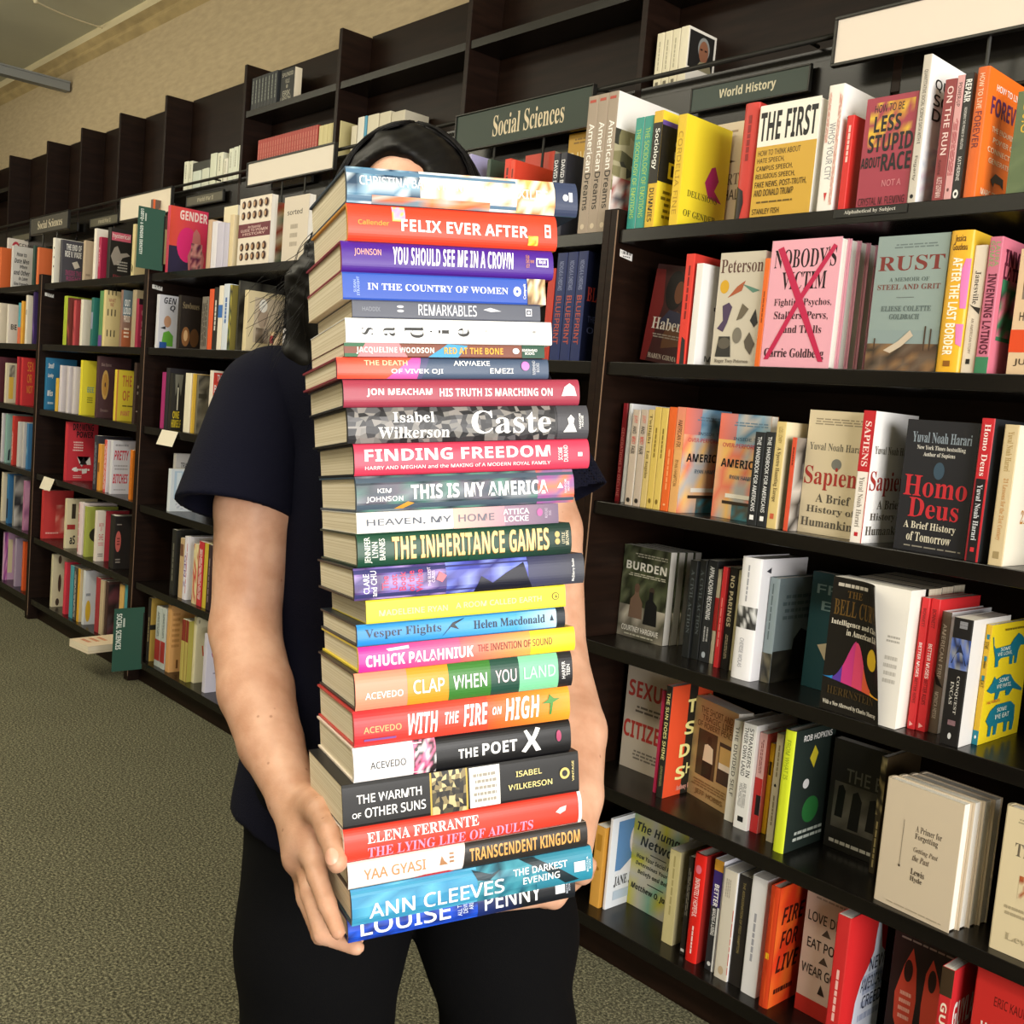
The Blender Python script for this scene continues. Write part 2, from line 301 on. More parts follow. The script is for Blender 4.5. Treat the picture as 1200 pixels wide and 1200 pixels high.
o=g.obj('shelf_label',M_SIGN,ink=True); o.location=(.582,.0068,1.5632); tag(o,'thin black strip label on the top shelf edge, under the crimson book','label')
for x,z,l in ((-2.15,1.0,'square cream price card hanging from shelf beside the sleeve'),(-3.40,.697,'square cream price card hanging from shelf under red comic')):
    g=G(); g.box(-.068,.068,-.0006,.0006,-.058,0,lin('#efe6d2')); o=g.obj('shelf_card',M_SIGN,ink=True); o.location=(x,.006,z); o.rotation_euler=(-.35,.0,0); tag(o,l,'card')
def flag(x,z0,z1,w,txts,label):
    e=empty('section_flag',(x,-.002,z0),label,'sign','green section flags'); e.rotation_euler=(0,0,0); h=z1-z0
    g=G(); g.box(-.0015,.0015,-w,0,0,h,lin('#2c5548')); mp=lambda u,v,e_:(.0015+e_,-w+u*w,v*h)
    paint(g,txts,{'f':mp}); g.obj('flag_panel',M_SIGN,e,ink=True)
    g=G(); g.box(-.003,.003,-.004,.0015,.02,h-.02); g.obj('clip_strip',M_METAL,e)
flag(-2.275,1.581,1.80,.1,[('t','f',.06,.22,.2,.96,'LGBTQ+ & GENDER IDENTITY','#e8efe8','VB'),('l','f',.25,.7,.3,.95,1,'#c8d4cc')],'tall green flag lettered Gender Identity, standing on top shelf')
flag(-2.27,.08,.32,.115,[('t','f',.08,.35,.26,.92,'SOCIAL SCIENCES','#e8efe8','VB'),('l','f',.3,.62,.36,.9,1,'#c8d4cc')],'green flag lettered Social Sciences near the floor')
# ceiling fittings
g=G(); g.box(-.03,.03,-2.0,.34,0,.045); g.box(-.04,.04,-2.0,.34,.04,.048)
for y in (-1.6,-.25): g.tube([(0,y,.045),(0,y,.23)],.003,6)
o=g.obj('hanging_track',M_GREY); o.location=(-4.38,0,2.65); tag(o,'grey metal track hung from the ceiling, ending at the wall','track')
g=G(); P=[(-3.60,-.3+.66*t,2.872-.03*math.sin(math.pi*t)) for t in np.linspace(0,1,12)]; g.tube([(x-.28*i/11,y,z) for i,(x,y,z) in enumerate(P)],.004,6)
g.tube([(-3.69,-.05,2.83),(-3.69,-.05,2.858)],.009,8); tag(g.obj('ceiling_wire',M_CROWN,smooth=True),'thin white wire sagging along the ceiling','wire')
g=G(); n=10
for k in range(5):
    a=math.pi/2*k/4; 
g.tube([(0,0,0),(0,0,-.02),(0,0,-.045),(0,0,-.062),(0,0,-.07)],[.035,.035,.03,.018,.004],14); o=g.obj('ceiling_camera',plain('black_plastic','#121212',.3),smooth=True); o.location=(-2.99,.27,2.88); tag(o,'small black dome fitting on the ceiling edge, top of picture','camera dome')
BOOKS=[
('S',-1,0,-0.594,0.06,0,0.15,0.0104,0.2376,'#a8a4cc','#a8a4cc',0,1,'lavender paperback with pale lettering',[('t','f',0.5,0.8,0.95,0.9,'ON','#f4f2ee','b')]),
('S',-1,0,-0.5191,0.06,0,0.124,0.0133,0.2162,'#3c4c40','#3c4c40',0,1,'dark green book with a face on the cover',[('e','f',0.5,0.55,0.9,0.85,'#b07858')]),
('S',-1,0,-0.4161,0.03,0,0.15,0.0219,0.1978,'#c8402c','#d83c28',0,1,'red clothbound book with dark spine lettering',[('l','s',0.1,0.2,0.6,0.8,1,'#5c1c14')]),
('S',-1,0,-0.3941,0.03,0,0.15,0.0155,0.1932,'#d84430','#e04830',0,1,'slimmer orange-red book',[('l','s',0.1,0.2,0.7,0.8,1,'#7a2418')]),
('F',-1,0,-0.5194,0.185,0,0.1092,0.022,0.2522,'#c8402c','#c8402c',0,1,'red book with its cover facing out',[('t','f',0.3,0.72,0.8,0.82,'The Road','#e89a80','s')]),
('S',-1,0,-0.2451,0.03,0,0.15,0.0198,0.1895,'#2c2c34','#2c2c36',0,1,'thin charcoal paperback beside a matching one',[('t','s',0.08,0.2,0.6,0.8,'DAVID BROOKS','#e0e0e4','b')]),
('S',-1,0,-0.2225,0.03,0,0.15,0.0196,0.1887,'#2c2c34','#30303c',0,1,'thin charcoal paperback leaning on its twin',[('t','s',0.08,0.2,0.6,0.8,'DAVID BROOKS','#e0e0e4','b')]),
('F',-1,0,-0.364,0.185,0,0.125,0.022,0.2851,'#c89c34','#c89c34',0,1,'mustard book with pale capitals and black foot',[('r','f',0,0,1,0.34,'#26241f'),('l','f',0.1,0.9,0.9,0.96,2,'#8a6a20'),('t','f',0.08,0.7,0.7,0.84,'DAVID','#e8d8a0','b'),('t','f',0.08,0.5,0.9,0.64,'BROOKS','#e8d8a0','b'),('t','f',0.08,0.18,0.9,0.27,'MOUNTAIN','#e8e0d0','b'),('t','f',0.08,0.06,0.8,0.1,'The Quest for a Moral Life','#c8c0b0','b')]),
('S',-1,0,-0.1335,0.015,0,0.2,0.0298,0.2951,'#f4f2ee','#a09080',0,1,'first taupe paperback of a matching trio',[('t','s',0.2,0.3,0.55,0.85,'American','#f4f0ea','b'),('t','s',0.56,0.3,0.83,0.85,'Dreams','#2c241e','b'),('r','s',0.03,0.2,0.05,0.8,'#b04838'),('e','s',0.93,0.3,0.97,0.7,'#c8b8a0')]),
('S',-1,0,-0.1036,0.015,0,0.2,0.0298,0.2953,'#f4f2ee','#a09080',0,1,'middle taupe paperback of a matching trio',[('t','s',0.2,0.3,0.55,0.85,'American','#f4f0ea','b'),('t','s',0.56,0.3,0.83,0.85,'Dreams','#2c241e','b'),('r','s',0.03,0.2,0.05,0.8,'#b04838'),('e','s',0.93,0.3,0.97,0.7,'#c8b8a0')]),
('S',-1,0,-0.0739,0.015,0,0.2,0.0297,0.2952,'#f4f2ee','#a09080',0,1,'last taupe paperback of a trio, white cover showing',[('t','s',0.2,0.3,0.55,0.85,'American','#f4f0ea','b'),('t','s',0.56,0.3,0.83,0.85,'Dreams','#2c241e','b'),('r','s',0.03,0.2,0.05,0.8,'#b04838'),('e','s',0.93,0.3,0.97,0.7,'#c8b8a0'),('n','f',0,0.3,1,0.74,['#8a8460','#5c5a44','#b0a888','#3c3c34'],10,8),('t','f',0.35,0.28,0.6,0.42,'AD','#f4f2ee','s'),('n','f',0.02,0,0.6,0.4,['#c8a8a0','#a03c38','#e8dcd8','#6a6870'],8,8)]),
('S',0,0,0.0081,0.02,0,0.15,0.0229,0.2307,'#e0e8e0','#3c9488',0,1,'thin teal paperback beside an identical one',[('t','s',0.1,0.25,0.9,0.75,'THE SOCIOLOGY OF EMOTIONS','#a8c860','c')]),
('S',0,0,0.0323,0.02,0,0.15,0.0249,0.2307,'#e0e8e0','#3c9488',0,1,'second thin teal paperback of a pair',[('t','s',0.1,0.25,0.9,0.75,'THE SOCIOLOGY OF EMOTIONS','#a8c860','c')]),
('S',0,0,0.0627,0.015,0,0.15,0.0244,0.2353,'#f0d83c','#d8b038',0,1,'yellow and black beginner guide paperback',[('r','s',0.1,0,0.62,1,'#26221c'),('t','s',0.15,0.2,0.5,0.8,'Sociology','#f0f0e8','b'),('t','s',0.66,0.25,0.95,0.75,'DUMMIES','#26221c','b'),('r','f',0,0.88,1,0.92,'#6a50a0'),('r','f',0,0.4,1,0.88,'#211f1c'),('t','f',0.3,0.62,0.8,0.8,'So','#f4f2ee','s'),('t','f',0.2,0.44,0.8,0.58,'DU','#f0d83c','b'),('l','f',0.1,0.08,0.9,0.34,5,'#7a6a18')]),
('S',0,0,0.1281,0.015,0,0.15,0.0223,0.219,'#f2dc34','#e0bc30',0,1,'bright yellow paperback with a magenta figure',[('t','s',0.15,0.25,0.9,0.75,'CORDELIA FINE','#b08a20','c'),('p','f',[(0.5,0.45),(0.62,0.6),(0.7,0.62),(0.8,0.5),(0.72,0.4),(0.9,0.3),(0.6,0.32)],'#b82c6c'),('t','f',0.15,0.28,0.8,0.34,'DELUSIONS','#5c5a20','s'),('t','f',0.1,0.1,0.8,0.16,'OF GENDER','#5c5a20','s')]),
('F',0,0,0.0237,0.175,0,0.15,0.022,0.2413,'#d8c8ae','#d8c8ae',0,1,'tan paperback with a flint drawing',[('l','f',0.15,0.9,0.9,0.94,1,'#a08a70'),('p','f',[(0.1,0.66),(0.5,0.72),(0.9,0.66),(0.5,0.63)],'#6a5a4c'),('t','f',0.02,0.46,0.98,0.56,'THE SMART','#7a6a5c','s'),('t','f',0,0.33,1.0,0.42,'NEANDERTHAL','#4c4038','b')]),
('S',0,0,0.2802,0.03,0,0.15,0.0339,0.2198,'#b83830','#c83c34',1,1,'red hardcover with a black patch at its foot',[('l','s',0.1,0.3,0.5,0.7,1,'#8c2420'),('p','s',[(0.7,0.0),(0.75,0.5),(0.85,0.6),(1,0.4),(1,0)],'#241818')]),  # dark polygon over the foot of the spine
('F',0,0,0.3231,0.02,0,0.1303,0.03,0.2076,'#efe9dd','#efe9dd',1,1,'white and gold book set cover-out',[('r','f',0,0,1,0.635,'#cda23e'),('t','f',0.03,0.68,0.97,0.94,'THE FIRST','#1c1c1e','C'),('t','f',0.04,0.55,0.75,0.6,'HOW TO THINK ABOUT','#3c3018','c'),('t','f',0.04,0.48,0.5,0.53,'HATE SPEECH,','#3c3018','c'),('t','f',0.04,0.41,0.65,0.46,'CAMPUS SPEECH,','#3c3018','c'),('t','f',0.04,0.34,0.7,0.39,'RELIGIOUS SPEECH,','#3c3018','c'),('t','f',0.04,0.26,0.9,0.32,'FAKE NEWS, POST-TRUTH,','#3c3018','c'),('t','f',0.04,0.19,0.7,0.25,'AND DONALD TRUMP','#3c3018','c'),('l','f',0.04,0.12,0.7,0.15,1,'#6a5420'),('t','f',0.04,0.03,0.5,0.08,'STANLEY FISH','#4a3a18','b')]),
('S',0,0,0.4675,0.02,0,0.15,0.0312,0.2213,'#f6f4f2','#efe9e2',0,1,'white paperback patterned with red strokes on its spine',[('t','s',0.3,0.3,0.75,0.7,"WHO'S YOUR CITY",'#8a8a90','c'),('l','s',0.05,0.05,0.45,0.25,6,'#d89080'),('l','s',0.05,0.75,0.95,0.95,8,'#d89080'),('t','f',0.1,0.66,0.8,0.76,'WHO','#1c1c1e','S'),('p','s',[(0.85,0.4),(0.92,0.5),(0.85,0.6)],'#c83030')]),
('S',0,0,0.5106,0.02,0,0.15,0.0135,0.1633,'#cf2a26','#d02c28',0,1,'small red paperback with a photo panel',[('l','s',0.1,0.2,0.5,0.8,1,'#f0c0b8'),('r','f',0.3,0.45,0.9,0.62,'#e8e0e0'),('r','f',0.3,0.62,0.9,0.9,'#2c2422')]),
('F',0,0,0.5457,0.02,0,0.0952,0.02,0.1856,'#a03c4c','#a03c4c',0,1,'crimson book splashed with yellow behind black capitals',[('n','f',0.1,0.55,0.95,0.95,['#a03c4c','#e0b838','#c08038','#a03c4c'],9,6),('t','f',0.18,0.86,0.75,0.93,'HOW TO BE','#1c1c1e','c'),('t','f',0.2,0.68,0.72,0.83,'LESS','#1c1c1e','C'),('t','f',0.12,0.5,0.98,0.66,'STUPID','#1c1c1e','C'),('t','f',0.02,0.36,0.4,0.46,'ABOUT','#1c1c1e','C'),('t','f',0.42,0.32,0.98,0.48,'RACE','#1c1c1e','C'),('t','f',0.48,0.18,0.85,0.24,'NOT A','#c87c84','b'),('t','f',0.05,0.02,0.95,0.09,'CRYSTAL M. FLEMING','#4c1820','b')]),
('S',0,0,0.6443,0.015,0,0.175,0.0144,0.2403,'#fafafa','#c8c0b4',0,1,'tall white textbook with thin capitals',[('t','s',0.1,0.25,0.6,0.75,'QUANTITATIVE SOCIAL SCIENCE DATA WITH R','#4a463e','c'),('t','s',0.68,0.3,0.85,0.7,'Fogarty','#6a665c','b'),('e','s',0.94,0.3,0.97,0.7,'#1c1c1e'),('t','f',0.12,0.78,0.8,0.86,'QUANT','#222222','b'),('t','f',0.12,0.68,0.62,0.76,'SOC','#222222','b'),('t','f',0.12,0.58,0.62,0.66,'DAT','#222222','b'),('n','f',0.05,0.05,0.9,0.4,['#fafafa','#fafafa','#e8d8e4','#fafafa','#d8e0ec'],7,8)]),
('S',0,0,0.6844,0.02,0,0.15,0.0197,0.1952,'#7a3234','#8c3a3c',0,1,'brick red paperback with tall thin spine letters',[('t','s',0.06,0.3,0.62,0.8,'ON THE RUN','#e8ccc8','b'),('t','s',0.66,0.25,0.78,0.45,'FUGITIVE','#2c1818','c'),('t','s',0.8,0.3,0.97,0.75,'ALICE GOFFMAN','#e8ccc8','c')]),
('S',0,0,0.7048,0.02,0,0.15,0.0122,0.1985,'#c89090','#d8a0a0',0,1,'dusty pink paperback with red spine blocks',[('t','s',0.06,0.25,0.25,0.75,'POWER-UP','#3c2c2c','c'),('l','s',0.34,0.15,0.8,0.85,4,'#b04854'),('e','s',0.9,0.35,0.93,0.65,'#6a4040')]),
('S',0,0,0.7177,0.02,0,0.15,0.0142,0.1996,'#8c8a88','#2c2a2a',0,1,'black paperback with bold white spine capitals',[('t','s',0.05,0.15,0.23,0.85,'REPAIR','#f4f2ee','B'),('t','s',0.27,0.35,0.6,0.65,'REDEEMING THE PROMISE OF ABOLITION','#d8d4d0','c'),('t','s',0.66,0.3,0.85,0.7,'KATHERINE','#e0dcd8','c'),('e','s',0.92,0.2,0.99,0.8,'#f4f2ee'),('e','s',0.94,0.35,0.97,0.65,'#1c1c1e')]),
('S',0,0,0.7399,0.015,0,0.15,0.0195,0.2029,'#f07424','#d86424',1,1,'bright orange hardcover with purple capitals',[('t','s',0.05,0.3,0.32,0.7,'HOW TO LIVE','#f0d0b0','c'),('t','s',0.34,0.25,0.62,0.8,'FOREVER','#6a2c34','c'),('t','f',0.2,0.85,0.8,0.9,'HOW TO LIVE','#f4f2ee','b'),('t','f',0.12,0.66,0.95,0.8,'FOREVER','#5c2a5a','C'),('t','f',0.2,0.54,0.8,0.58,'THE ENDURING','#f8e0c0','b'),('t','f',0.25,0.46,0.8,0.5,'POWER OF','#f8e0c0','b'),('t','f',0.15,0.38,0.9,0.42,'CONNECTING','#f8e0c0','b'),('t','f',0.2,0.3,0.9,0.34,'GENERATIONS','#f8e0c0','b'),('p','f',[(0.3,0.18),(0.4,0.24),(0.6,0.22),(0.62,0.14),(0.55,0.17),(0.4,0.17),(0.38,0.13)],'#241c28'),('t','f',0.1,0.04,0.8,0.09,'MARC FREEDMAN','#f8e0c0','b')]),
('F',0,0,0.8016,0.03,0,0.1067,0.02,0.16,'#5c6c4a','#5c6c4a',0,1,'olive green cloth-look book with gold capitals',[('t','f',0.1,0.8,0.6,0.9,'GUNS','#d0a838','b'),('t','f',0.1,0.7,0.6,0.78,'STEEL','#d0a838','b'),('t','f',0.1,0.6,0.6,0.68,'CRIME','#d0a838','b'),('n','f',0,0,1,0.55,['#5c6c4a','#54644a','#647450','#5c6c4a'],6,8)]),
('F',0,1,0.0197,0.09,0,0.1028,0.022,0.2059,'#3a1a1a','#3a1a1a',0,1,'dark shade-painted leaning book with a woman in profile',[('p','f',[(0,0),(0.15,0),(0.35,0.6),(0.25,0.95),(0,0.95)],'#6a1c1c'),('e','f',0.35,0.55,0.85,0.95,'#120c0c'),('p','f',[(0.5,0.3),(0.75,0.55),(1,0.5),(1,0.2),(0.5,0.15)],'#5a3a24'),('e','f',0.6,0.62,0.85,0.85,'#6a4028'),('p','f',[(0.3,0.4),(0.55,0.55),(1,0.52),(1,0.38)],'#2c2c44'),('t','f',0.15,0.34,0.98,0.46,'Haben','#c8c0b8','s'),('l','f',0.2,0.25,0.95,0.3,2,'#8a8078'),('t','f',0.2,0.04,0.98,0.09,'HABEN GIRMA','#b0a498','s')]),  # shelf shade put into the dark cover colours
('S',0,1,0.1839,0.015,0,0.15,0.022,0.2181,'#c83a30','#d83c30',0,1,'red paperback with a dark cover edge',[('l','s',0.1,0.3,0.6,0.7,1,'#7a1c18'),('p','f',[(0.1,0),(0.1,0.25),(0.25,0.35),(1,0.35),(1,0)],'#2a2628'),('p','s',[(0.75,0.4),(0.78,0.8),(1,0.9),(1,0.4)],'#2a2628')]),
('S',0,1,0.2124,0.015,0,0.15,0.0172,0.1983,'#eceaea','#e8e4e0',0,1,'white paperback with plain black words',[('t','f',0.6,0.74,0.95,0.8,'Ima','#222222','s'),('t','f',0.3,0.54,0.95,0.6,'the imag','#1c1c1e','s'),('t','f',0.4,0.2,0.9,0.26,'Sym','#1c1c1e','s'),('t','f',0.2,0.04,0.9,0.1,'Maurice','#6a6a6a','b')]),
('F',0,1,0.2576,0.03,0,0.1059,0.03,0.2184,'#c8bfae','#c8bfae',0,1,'khaki field guide with painted birds and owls',[('t','f',0.04,0.82,0.97,0.94,'Peterson','#5c3c34','s'),('e','f',0.06,0.64,0.26,0.76,'#d0a028'),('p','f',[(0.25,0.6),(0.45,0.7),(0.62,0.75),(0.55,0.66),(0.35,0.62)],'#a85838'),('p','f',[(0.55,0.72),(0.8,0.64),(0.95,0.66),(0.7,0.7)],'#5c8474'),('p','f',[(0.08,0.33),(0.2,0.4),(0.16,0.53),(0.3,0.56),(0.38,0.52),(0.3,0.38),(0.22,0.3)],'#4c3c58'),('p','f',[(0.5,0.4),(0.6,0.55),(0.75,0.5),(0.62,0.42)],'#6a6050'),('p','f',[(0.8,0.4),(0.9,0.5),(0.97,0.38),(0.9,0.34)],'#2c2c2c'),('e','f',0.45,0.2,0.65,0.34,'#7a7468'),('p','f',[(0.1,0.08),(0.15,0.26),(0.4,0.26),(0.45,0.08)],'#33312e'),('e','f',0.14,0.15,0.42,0.25,'#5c564c'),('p','f',[(0.72,0.22),(0.82,0.3),(0.95,0.2),(0.88,0.1),(0.76,0.16)],'#5a5248'),('t','f',0.1,0.02,0.85,0.06,'Roger Tory Peterson','#6a6258','s')]),
('S',0,1,0.3696,0.02,0,0.15,0.0116,0.2015,'#d86428','#e06a28',0,1,'thin orange paperback beside the pink book',[('l','s',0.3,0.3,0.6,0.7,1,'#8c3c14')]),
('F',0,1,0.3822,0.02,0,0.1454,0.024,0.2323,'#e8a8b8','#e8a8b8',1,5,'pink book with a slashed red cross',[('t','f',0.06,0.78,0.95,0.93,"NOBODY'S",'#26181c','sC'),('t','f',0.2,0.61,0.84,0.75,'VICTIM','#26181c','sC'),('t','f',0.12,0.47,0.95,0.54,'Fighting Psychos,','#3a2026','s'),('t','f',0.14,0.37,0.92,0.44,'Stalkers, Pervs,','#3a2026','s'),('t','f',0.3,0.27,0.85,0.33,'and Trolls','#3a2026','s'),('t','f',0.05,0.06,0.92,0.15,'Carrie Goldberg','#2c1a1e','s'),('p','f',[(0.05,0.06),(0.12,0.06),(0.5,0.5),(0.95,0.93),(0.9,0.95),(0.45,0.53)],'#c02850'),('p','f',[(0.92,0.05),(0.85,0.05),(0.5,0.45),(0.1,0.93),(0.18,0.95),(0.55,0.52)],'#c02850')]),
('F',0,1,0.5988,0.02,0,0.1271,0.025,0.2264,'#8a9a9a','#8a9a9a',1,1,'grey-green book with rust-red capitals over a steelworks',[('g','f',0,0.3,1,1,'#8c9c9a','#90a09c'),('l','f',0.2,0.9,0.85,0.94,2,'#6a7878'),('t','f',0.04,0.74,0.96,0.85,'RUST','#7a3430','s'),('t','f',0.22,0.66,0.78,0.69,'A MEMOIR OF','#5a6868','s'),('t','f',0.06,0.6,0.94,0.64,'STEEL AND GRIT','#7a4a44','s'),('r','f',0.35,0.54,0.6,0.545,'#6a7272'),('t','f',0.15,0.44,0.85,0.48,'ELIESE COLETTE','#5c6a6a','s'),('t','f',0.28,0.38,0.7,0.42,'GOLDBACH','#5c6a6a','s'),('n','f',0,0,1,0.2,['#5a4638','#8a6a4a','#3c342c','#6a5a4c'],9,4),('p','f',[(0.25,0.15),(0.45,0.22),(0.6,0.3),(0.65,0.26),(0.5,0.18),(0.35,0.13)],'#c8b8a4'),('r','f',0.8,0.15,0.82,0.33,'#4c3c30'),('r','f',0.88,0.15,0.9,0.31,'#4c3c30'),('r','f',0.1,0.15,0.12,0.24,'#4c3c30')]),
('S',0,1,0.7299,0.015,0,0.15,0.0379,0.2263,'#e0b838','#e8b030',1,1,'golden yellow book with white spine capitals',[('t','s',0.03,0.15,0.14,0.8,'Jessica\nGoudeau','#4c2c18','v'),('t','s',0.19,0.25,0.88,0.68,'AFTER THE LAST BORDER','#fff4e0','B'),('p','s',[(0.2,0.8),(0.28,0.68),(0.4,0.7),(0.55,0.78),(0.55,1),(0.2,1)],'#d878b0'),('p','s',[(0.66,0.7),(0.8,0.78),(0.82,1),(0.66,1)],'#d878b0'),('r','s',0.92,0.35,0.96,0.65,'#8c5a20')]),
('S',0,1,0.7686,0.02,0,0.15,0.0215,0.2024,'#d8ccb8','#e0d4c4',0,1,'small cream paperback with a bird at mid spine',[('t','s',0.2,0.25,0.46,0.7,'Janesville','#4a4038','s'),('t','s',0.57,0.4,0.85,0.6,'AN AMERICAN STORY','#8a7a6a','c'),('p','s',[(0.46,0.1),(0.5,0.5),(0.54,0.9),(0.49,0.95),(0.48,0.5)],'#2c2622'),('r','s',0.89,0.35,0.93,0.65,'#26221e')]),
('S',0,1,0.7937,0.015,0,0.15,0.0205,0.2133,'#d8788c','#c87088',0,1,'pink and green paperback with stencilled dark spine letters',[('t','s',0.03,0.1,0.22,0.85,'LAURA\nGOMEZ','#8a9a6a','B'),('t','s',0.27,0.2,0.86,0.85,'INVENTING LATINOS','#5a1c30','H'),('r','s',0.88,0,1,1,'#3c7c58'),('r','f',0.1,0.25,1,0.7,'#3c7c58'),('n','f',0.1,0.28,0.9,0.7,['#3c7c58','#3c1c24','#4c9068','#d8788c'],7,6),('t','f',0.1,0.8,0.8,0.92,'INVENT','#5a1c30','H'),('t','f',0.1,0.7,0.8,0.8,'LATINOS','#5a1c30','H')]),
('F',0,1,0.8373,0.03,0,0.1042,0.022,0.1948,'#d8bc98','#d8bc98',0,1,'tan book with a photo band and orange panel',[('n','f',0.1,0.6,1,0.95,['#2c2420','#5a4a3c','#1c1816','#8a7a68'],8,6),('t','f',0.1,0.43,0.6,0.5,'HAND TO','#3a2c22','b'),('r','f',0,0.18,0.9,0.36,'#d84a20'),('t','f',0.1,0.07,0.7,0.13,'JUSTICE','#3a2c22','b')]),
('S',-1,1,-0.2188,0.02,0,0.14,0.0228,0.207,'#a83830','#b83c30',0,1,'narrow red book half hidden by the stack',[]),
('S',-1,1,-0.1932,0.02,0,0.155,0.0322,0.2402,'#141830','#26305c',0,1,'navy book with red spine capitals beside two twins',[('t','s',0.08,0.3,0.35,0.7,'NICHOLAS A. CHRISTAKIS','#8890b0','c'),('t','s',0.4,0.25,0.85,0.75,'BLUEPRINT','#b05040','b')]),
('S',-1,1,-0.1597,0.02,0,0.155,0.0315,0.2404,'#141830','#26305c',0,1,'middle navy book with red spine capitals',[('t','s',0.08,0.3,0.35,0.7,'NICHOLAS A. CHRISTAKIS','#8890b0','c'),('t','s',0.4,0.25,0.85,0.75,'BLUEPRINT','#b05040','b')]),
('S',-1,1,-0.1268,0.02,0,0.155,0.0296,0.2405,'#141830','#26305c',0,1,'last navy book with red capitals, dark cover showing',[('t','s',0.08,0.3,0.35,0.7,'NICHOLAS A. CHRISTAKIS','#8890b0','c'),('t','s',0.4,0.25,0.85,0.75,'BLUEPRINT','#b05040','b'),('t','f',0.05,0.55,0.95,0.68,'BLUEPRINT','#b84034','s'),('t','f',0.1,0.36,0.9,0.42,'THE EVOLUTIONARY','#5a6088','b'),('t','f',0.1,0.26,0.9,0.32,'ORIGINS','#5a6088','b')]),
('S',0,2,0.0114,0.0612,0,0.15,0.0127,0.2141,'#6a1a20','#8c2028',0,1,'thin dark red book against the side panel',[('t','s',0.25,0.2,0.95,0.8,'GENERATIONS IN DECLINE','#d88078','c')]),
('S',0,2,0.0268,0.0636,0,0.17,0.01,0.2142,'#f6f6fa','#f0f0f4',1,1,'tall white book behind the small paperbacks',[]),
('S',0,2,0.0776,0.02,0,0.13,0.0194,0.2012,'#f0ece4','#b8a898',0,1,'first small grey paperback with red spine words',[('t','s',0.06,0.25,0.14,0.75,'JUST','#c83c30','b'),('t','s',0.17,0.25,0.25,0.75,'AND','#222222','b'),('t','s',0.28,0.25,0.36,0.75,'MERCY','#c83c30','b'),('t','s',0.38,0.25,0.46,0.75,'FAIR','#222222','b'),('e','s',0.92,0.25,0.97,0.75,'#26221e')]),
('S',0,2,0.1005,0.02,0,0.13,0.0191,0.2025,'#f0ece4','#b8a898',0,1,'second small grey paperback with red spine words',[('t','s',0.06,0.25,0.14,0.75,'JUST','#c83c30','b'),('t','s',0.17,0.25,0.25,0.75,'AND','#222222','b'),('t','s',0.28,0.25,0.36,0.75,'MERCY','#c83c30','b'),('t','s',0.38,0.25,0.46,0.75,'FAIR','#222222','b'),('e','s',0.92,0.25,0.97,0.75,'#26221e')]),
('S',0,2,0.1208,0.02,0,0.13,0.0153,0.2037,'#d8c890','#c8b070',0,1,'small sand paperback with lettered spine',[('t','s',0.05,0.2,0.35,0.8,'Twilight','#5a4a28','s'),('t','s',0.42,0.2,0.7,0.8,'Los Angeles','#5a4a28','s')]),
('S',0,2,0.1373,0.02,0,0.13,0.0175,0.2099,'#dcc47c','#d0b45c',0,1,'first of two ochre paperbacks',[('l','s',0.2,0.3,0.5,0.7,1,'#7a6428'),('e','s',0.9,0.3,0.95,0.7,'#7a6428')]),
('S',0,2,0.156,0.02,0,0.13,0.0173,0.2091,'#dcc47c','#d4b860',0,1,'second of two ochre paperbacks',[('l','s',0.2,0.3,0.5,0.7,1,'#7a6428'),('e','s',0.9,0.3,0.95,0.7,'#7a6428')]),
('S',0,2,0.1755,0.02,0,0.14,0.0204,0.2119,'#d85c24','#e06428',0,1,'orange paperback with faint spine letters',[('l','s',0.4,0.3,0.8,0.7,1,'#f09c60'),('e','s',0.93,0.35,0.95,0.65,'#f0b080')]),
('S',0,2,0.1971,0.02,0,0.15,0.0212,0.2131,'#e8a070','#e0a868',0,1,'sunset-hued paperback with bold dark capitals',[('g','s',0,0,0.4,1,'#e08870','#e0a060'),('t','s',0.12,0.25,0.38,0.75,'AMERICAN FIX','#2c1c14','b'),('t','s',0.5,0.3,0.75,0.7,'RYAN HAMPTON','#8a6434','c'),('g','f',0,0,1,1,'#e87a64','#5a8ea8'),('n','f',0.0,0,0.75,0.75,['#e88064','#f0c070','#e8b890','#b8b8b8'],5,5),('n','f',0.35,0.7,1,1,['#7ca4c0','#90b0c4','#5a88a8','#c0b8b0'],4,4),('n','f',0.4,0,1,0.14,['#3c7888','#4a8a98','#5c6058'],6,3),('l','f',0.25,0.88,0.95,0.93,2,'#6a8498'),('t','f',0.3,0.75,0.9,0.78,'INSIDE THE','#4a6478','b'),('t','f',0.1,0.68,0.95,0.72,'OVER-PERFORMING','#c84858','b'),('t','f',0.1,0.49,0.98,0.57,'AMERICAN','#1c1c1e','B'),('t','f',0.3,0.38,0.9,0.42,'RYAN HAMPTON','#4a6478','b'),('r','f',0.25,0.2,0.95,0.24,'#f0ece0'),('r','f',0.2,0.14,1,0.17,'#3c3024')]),
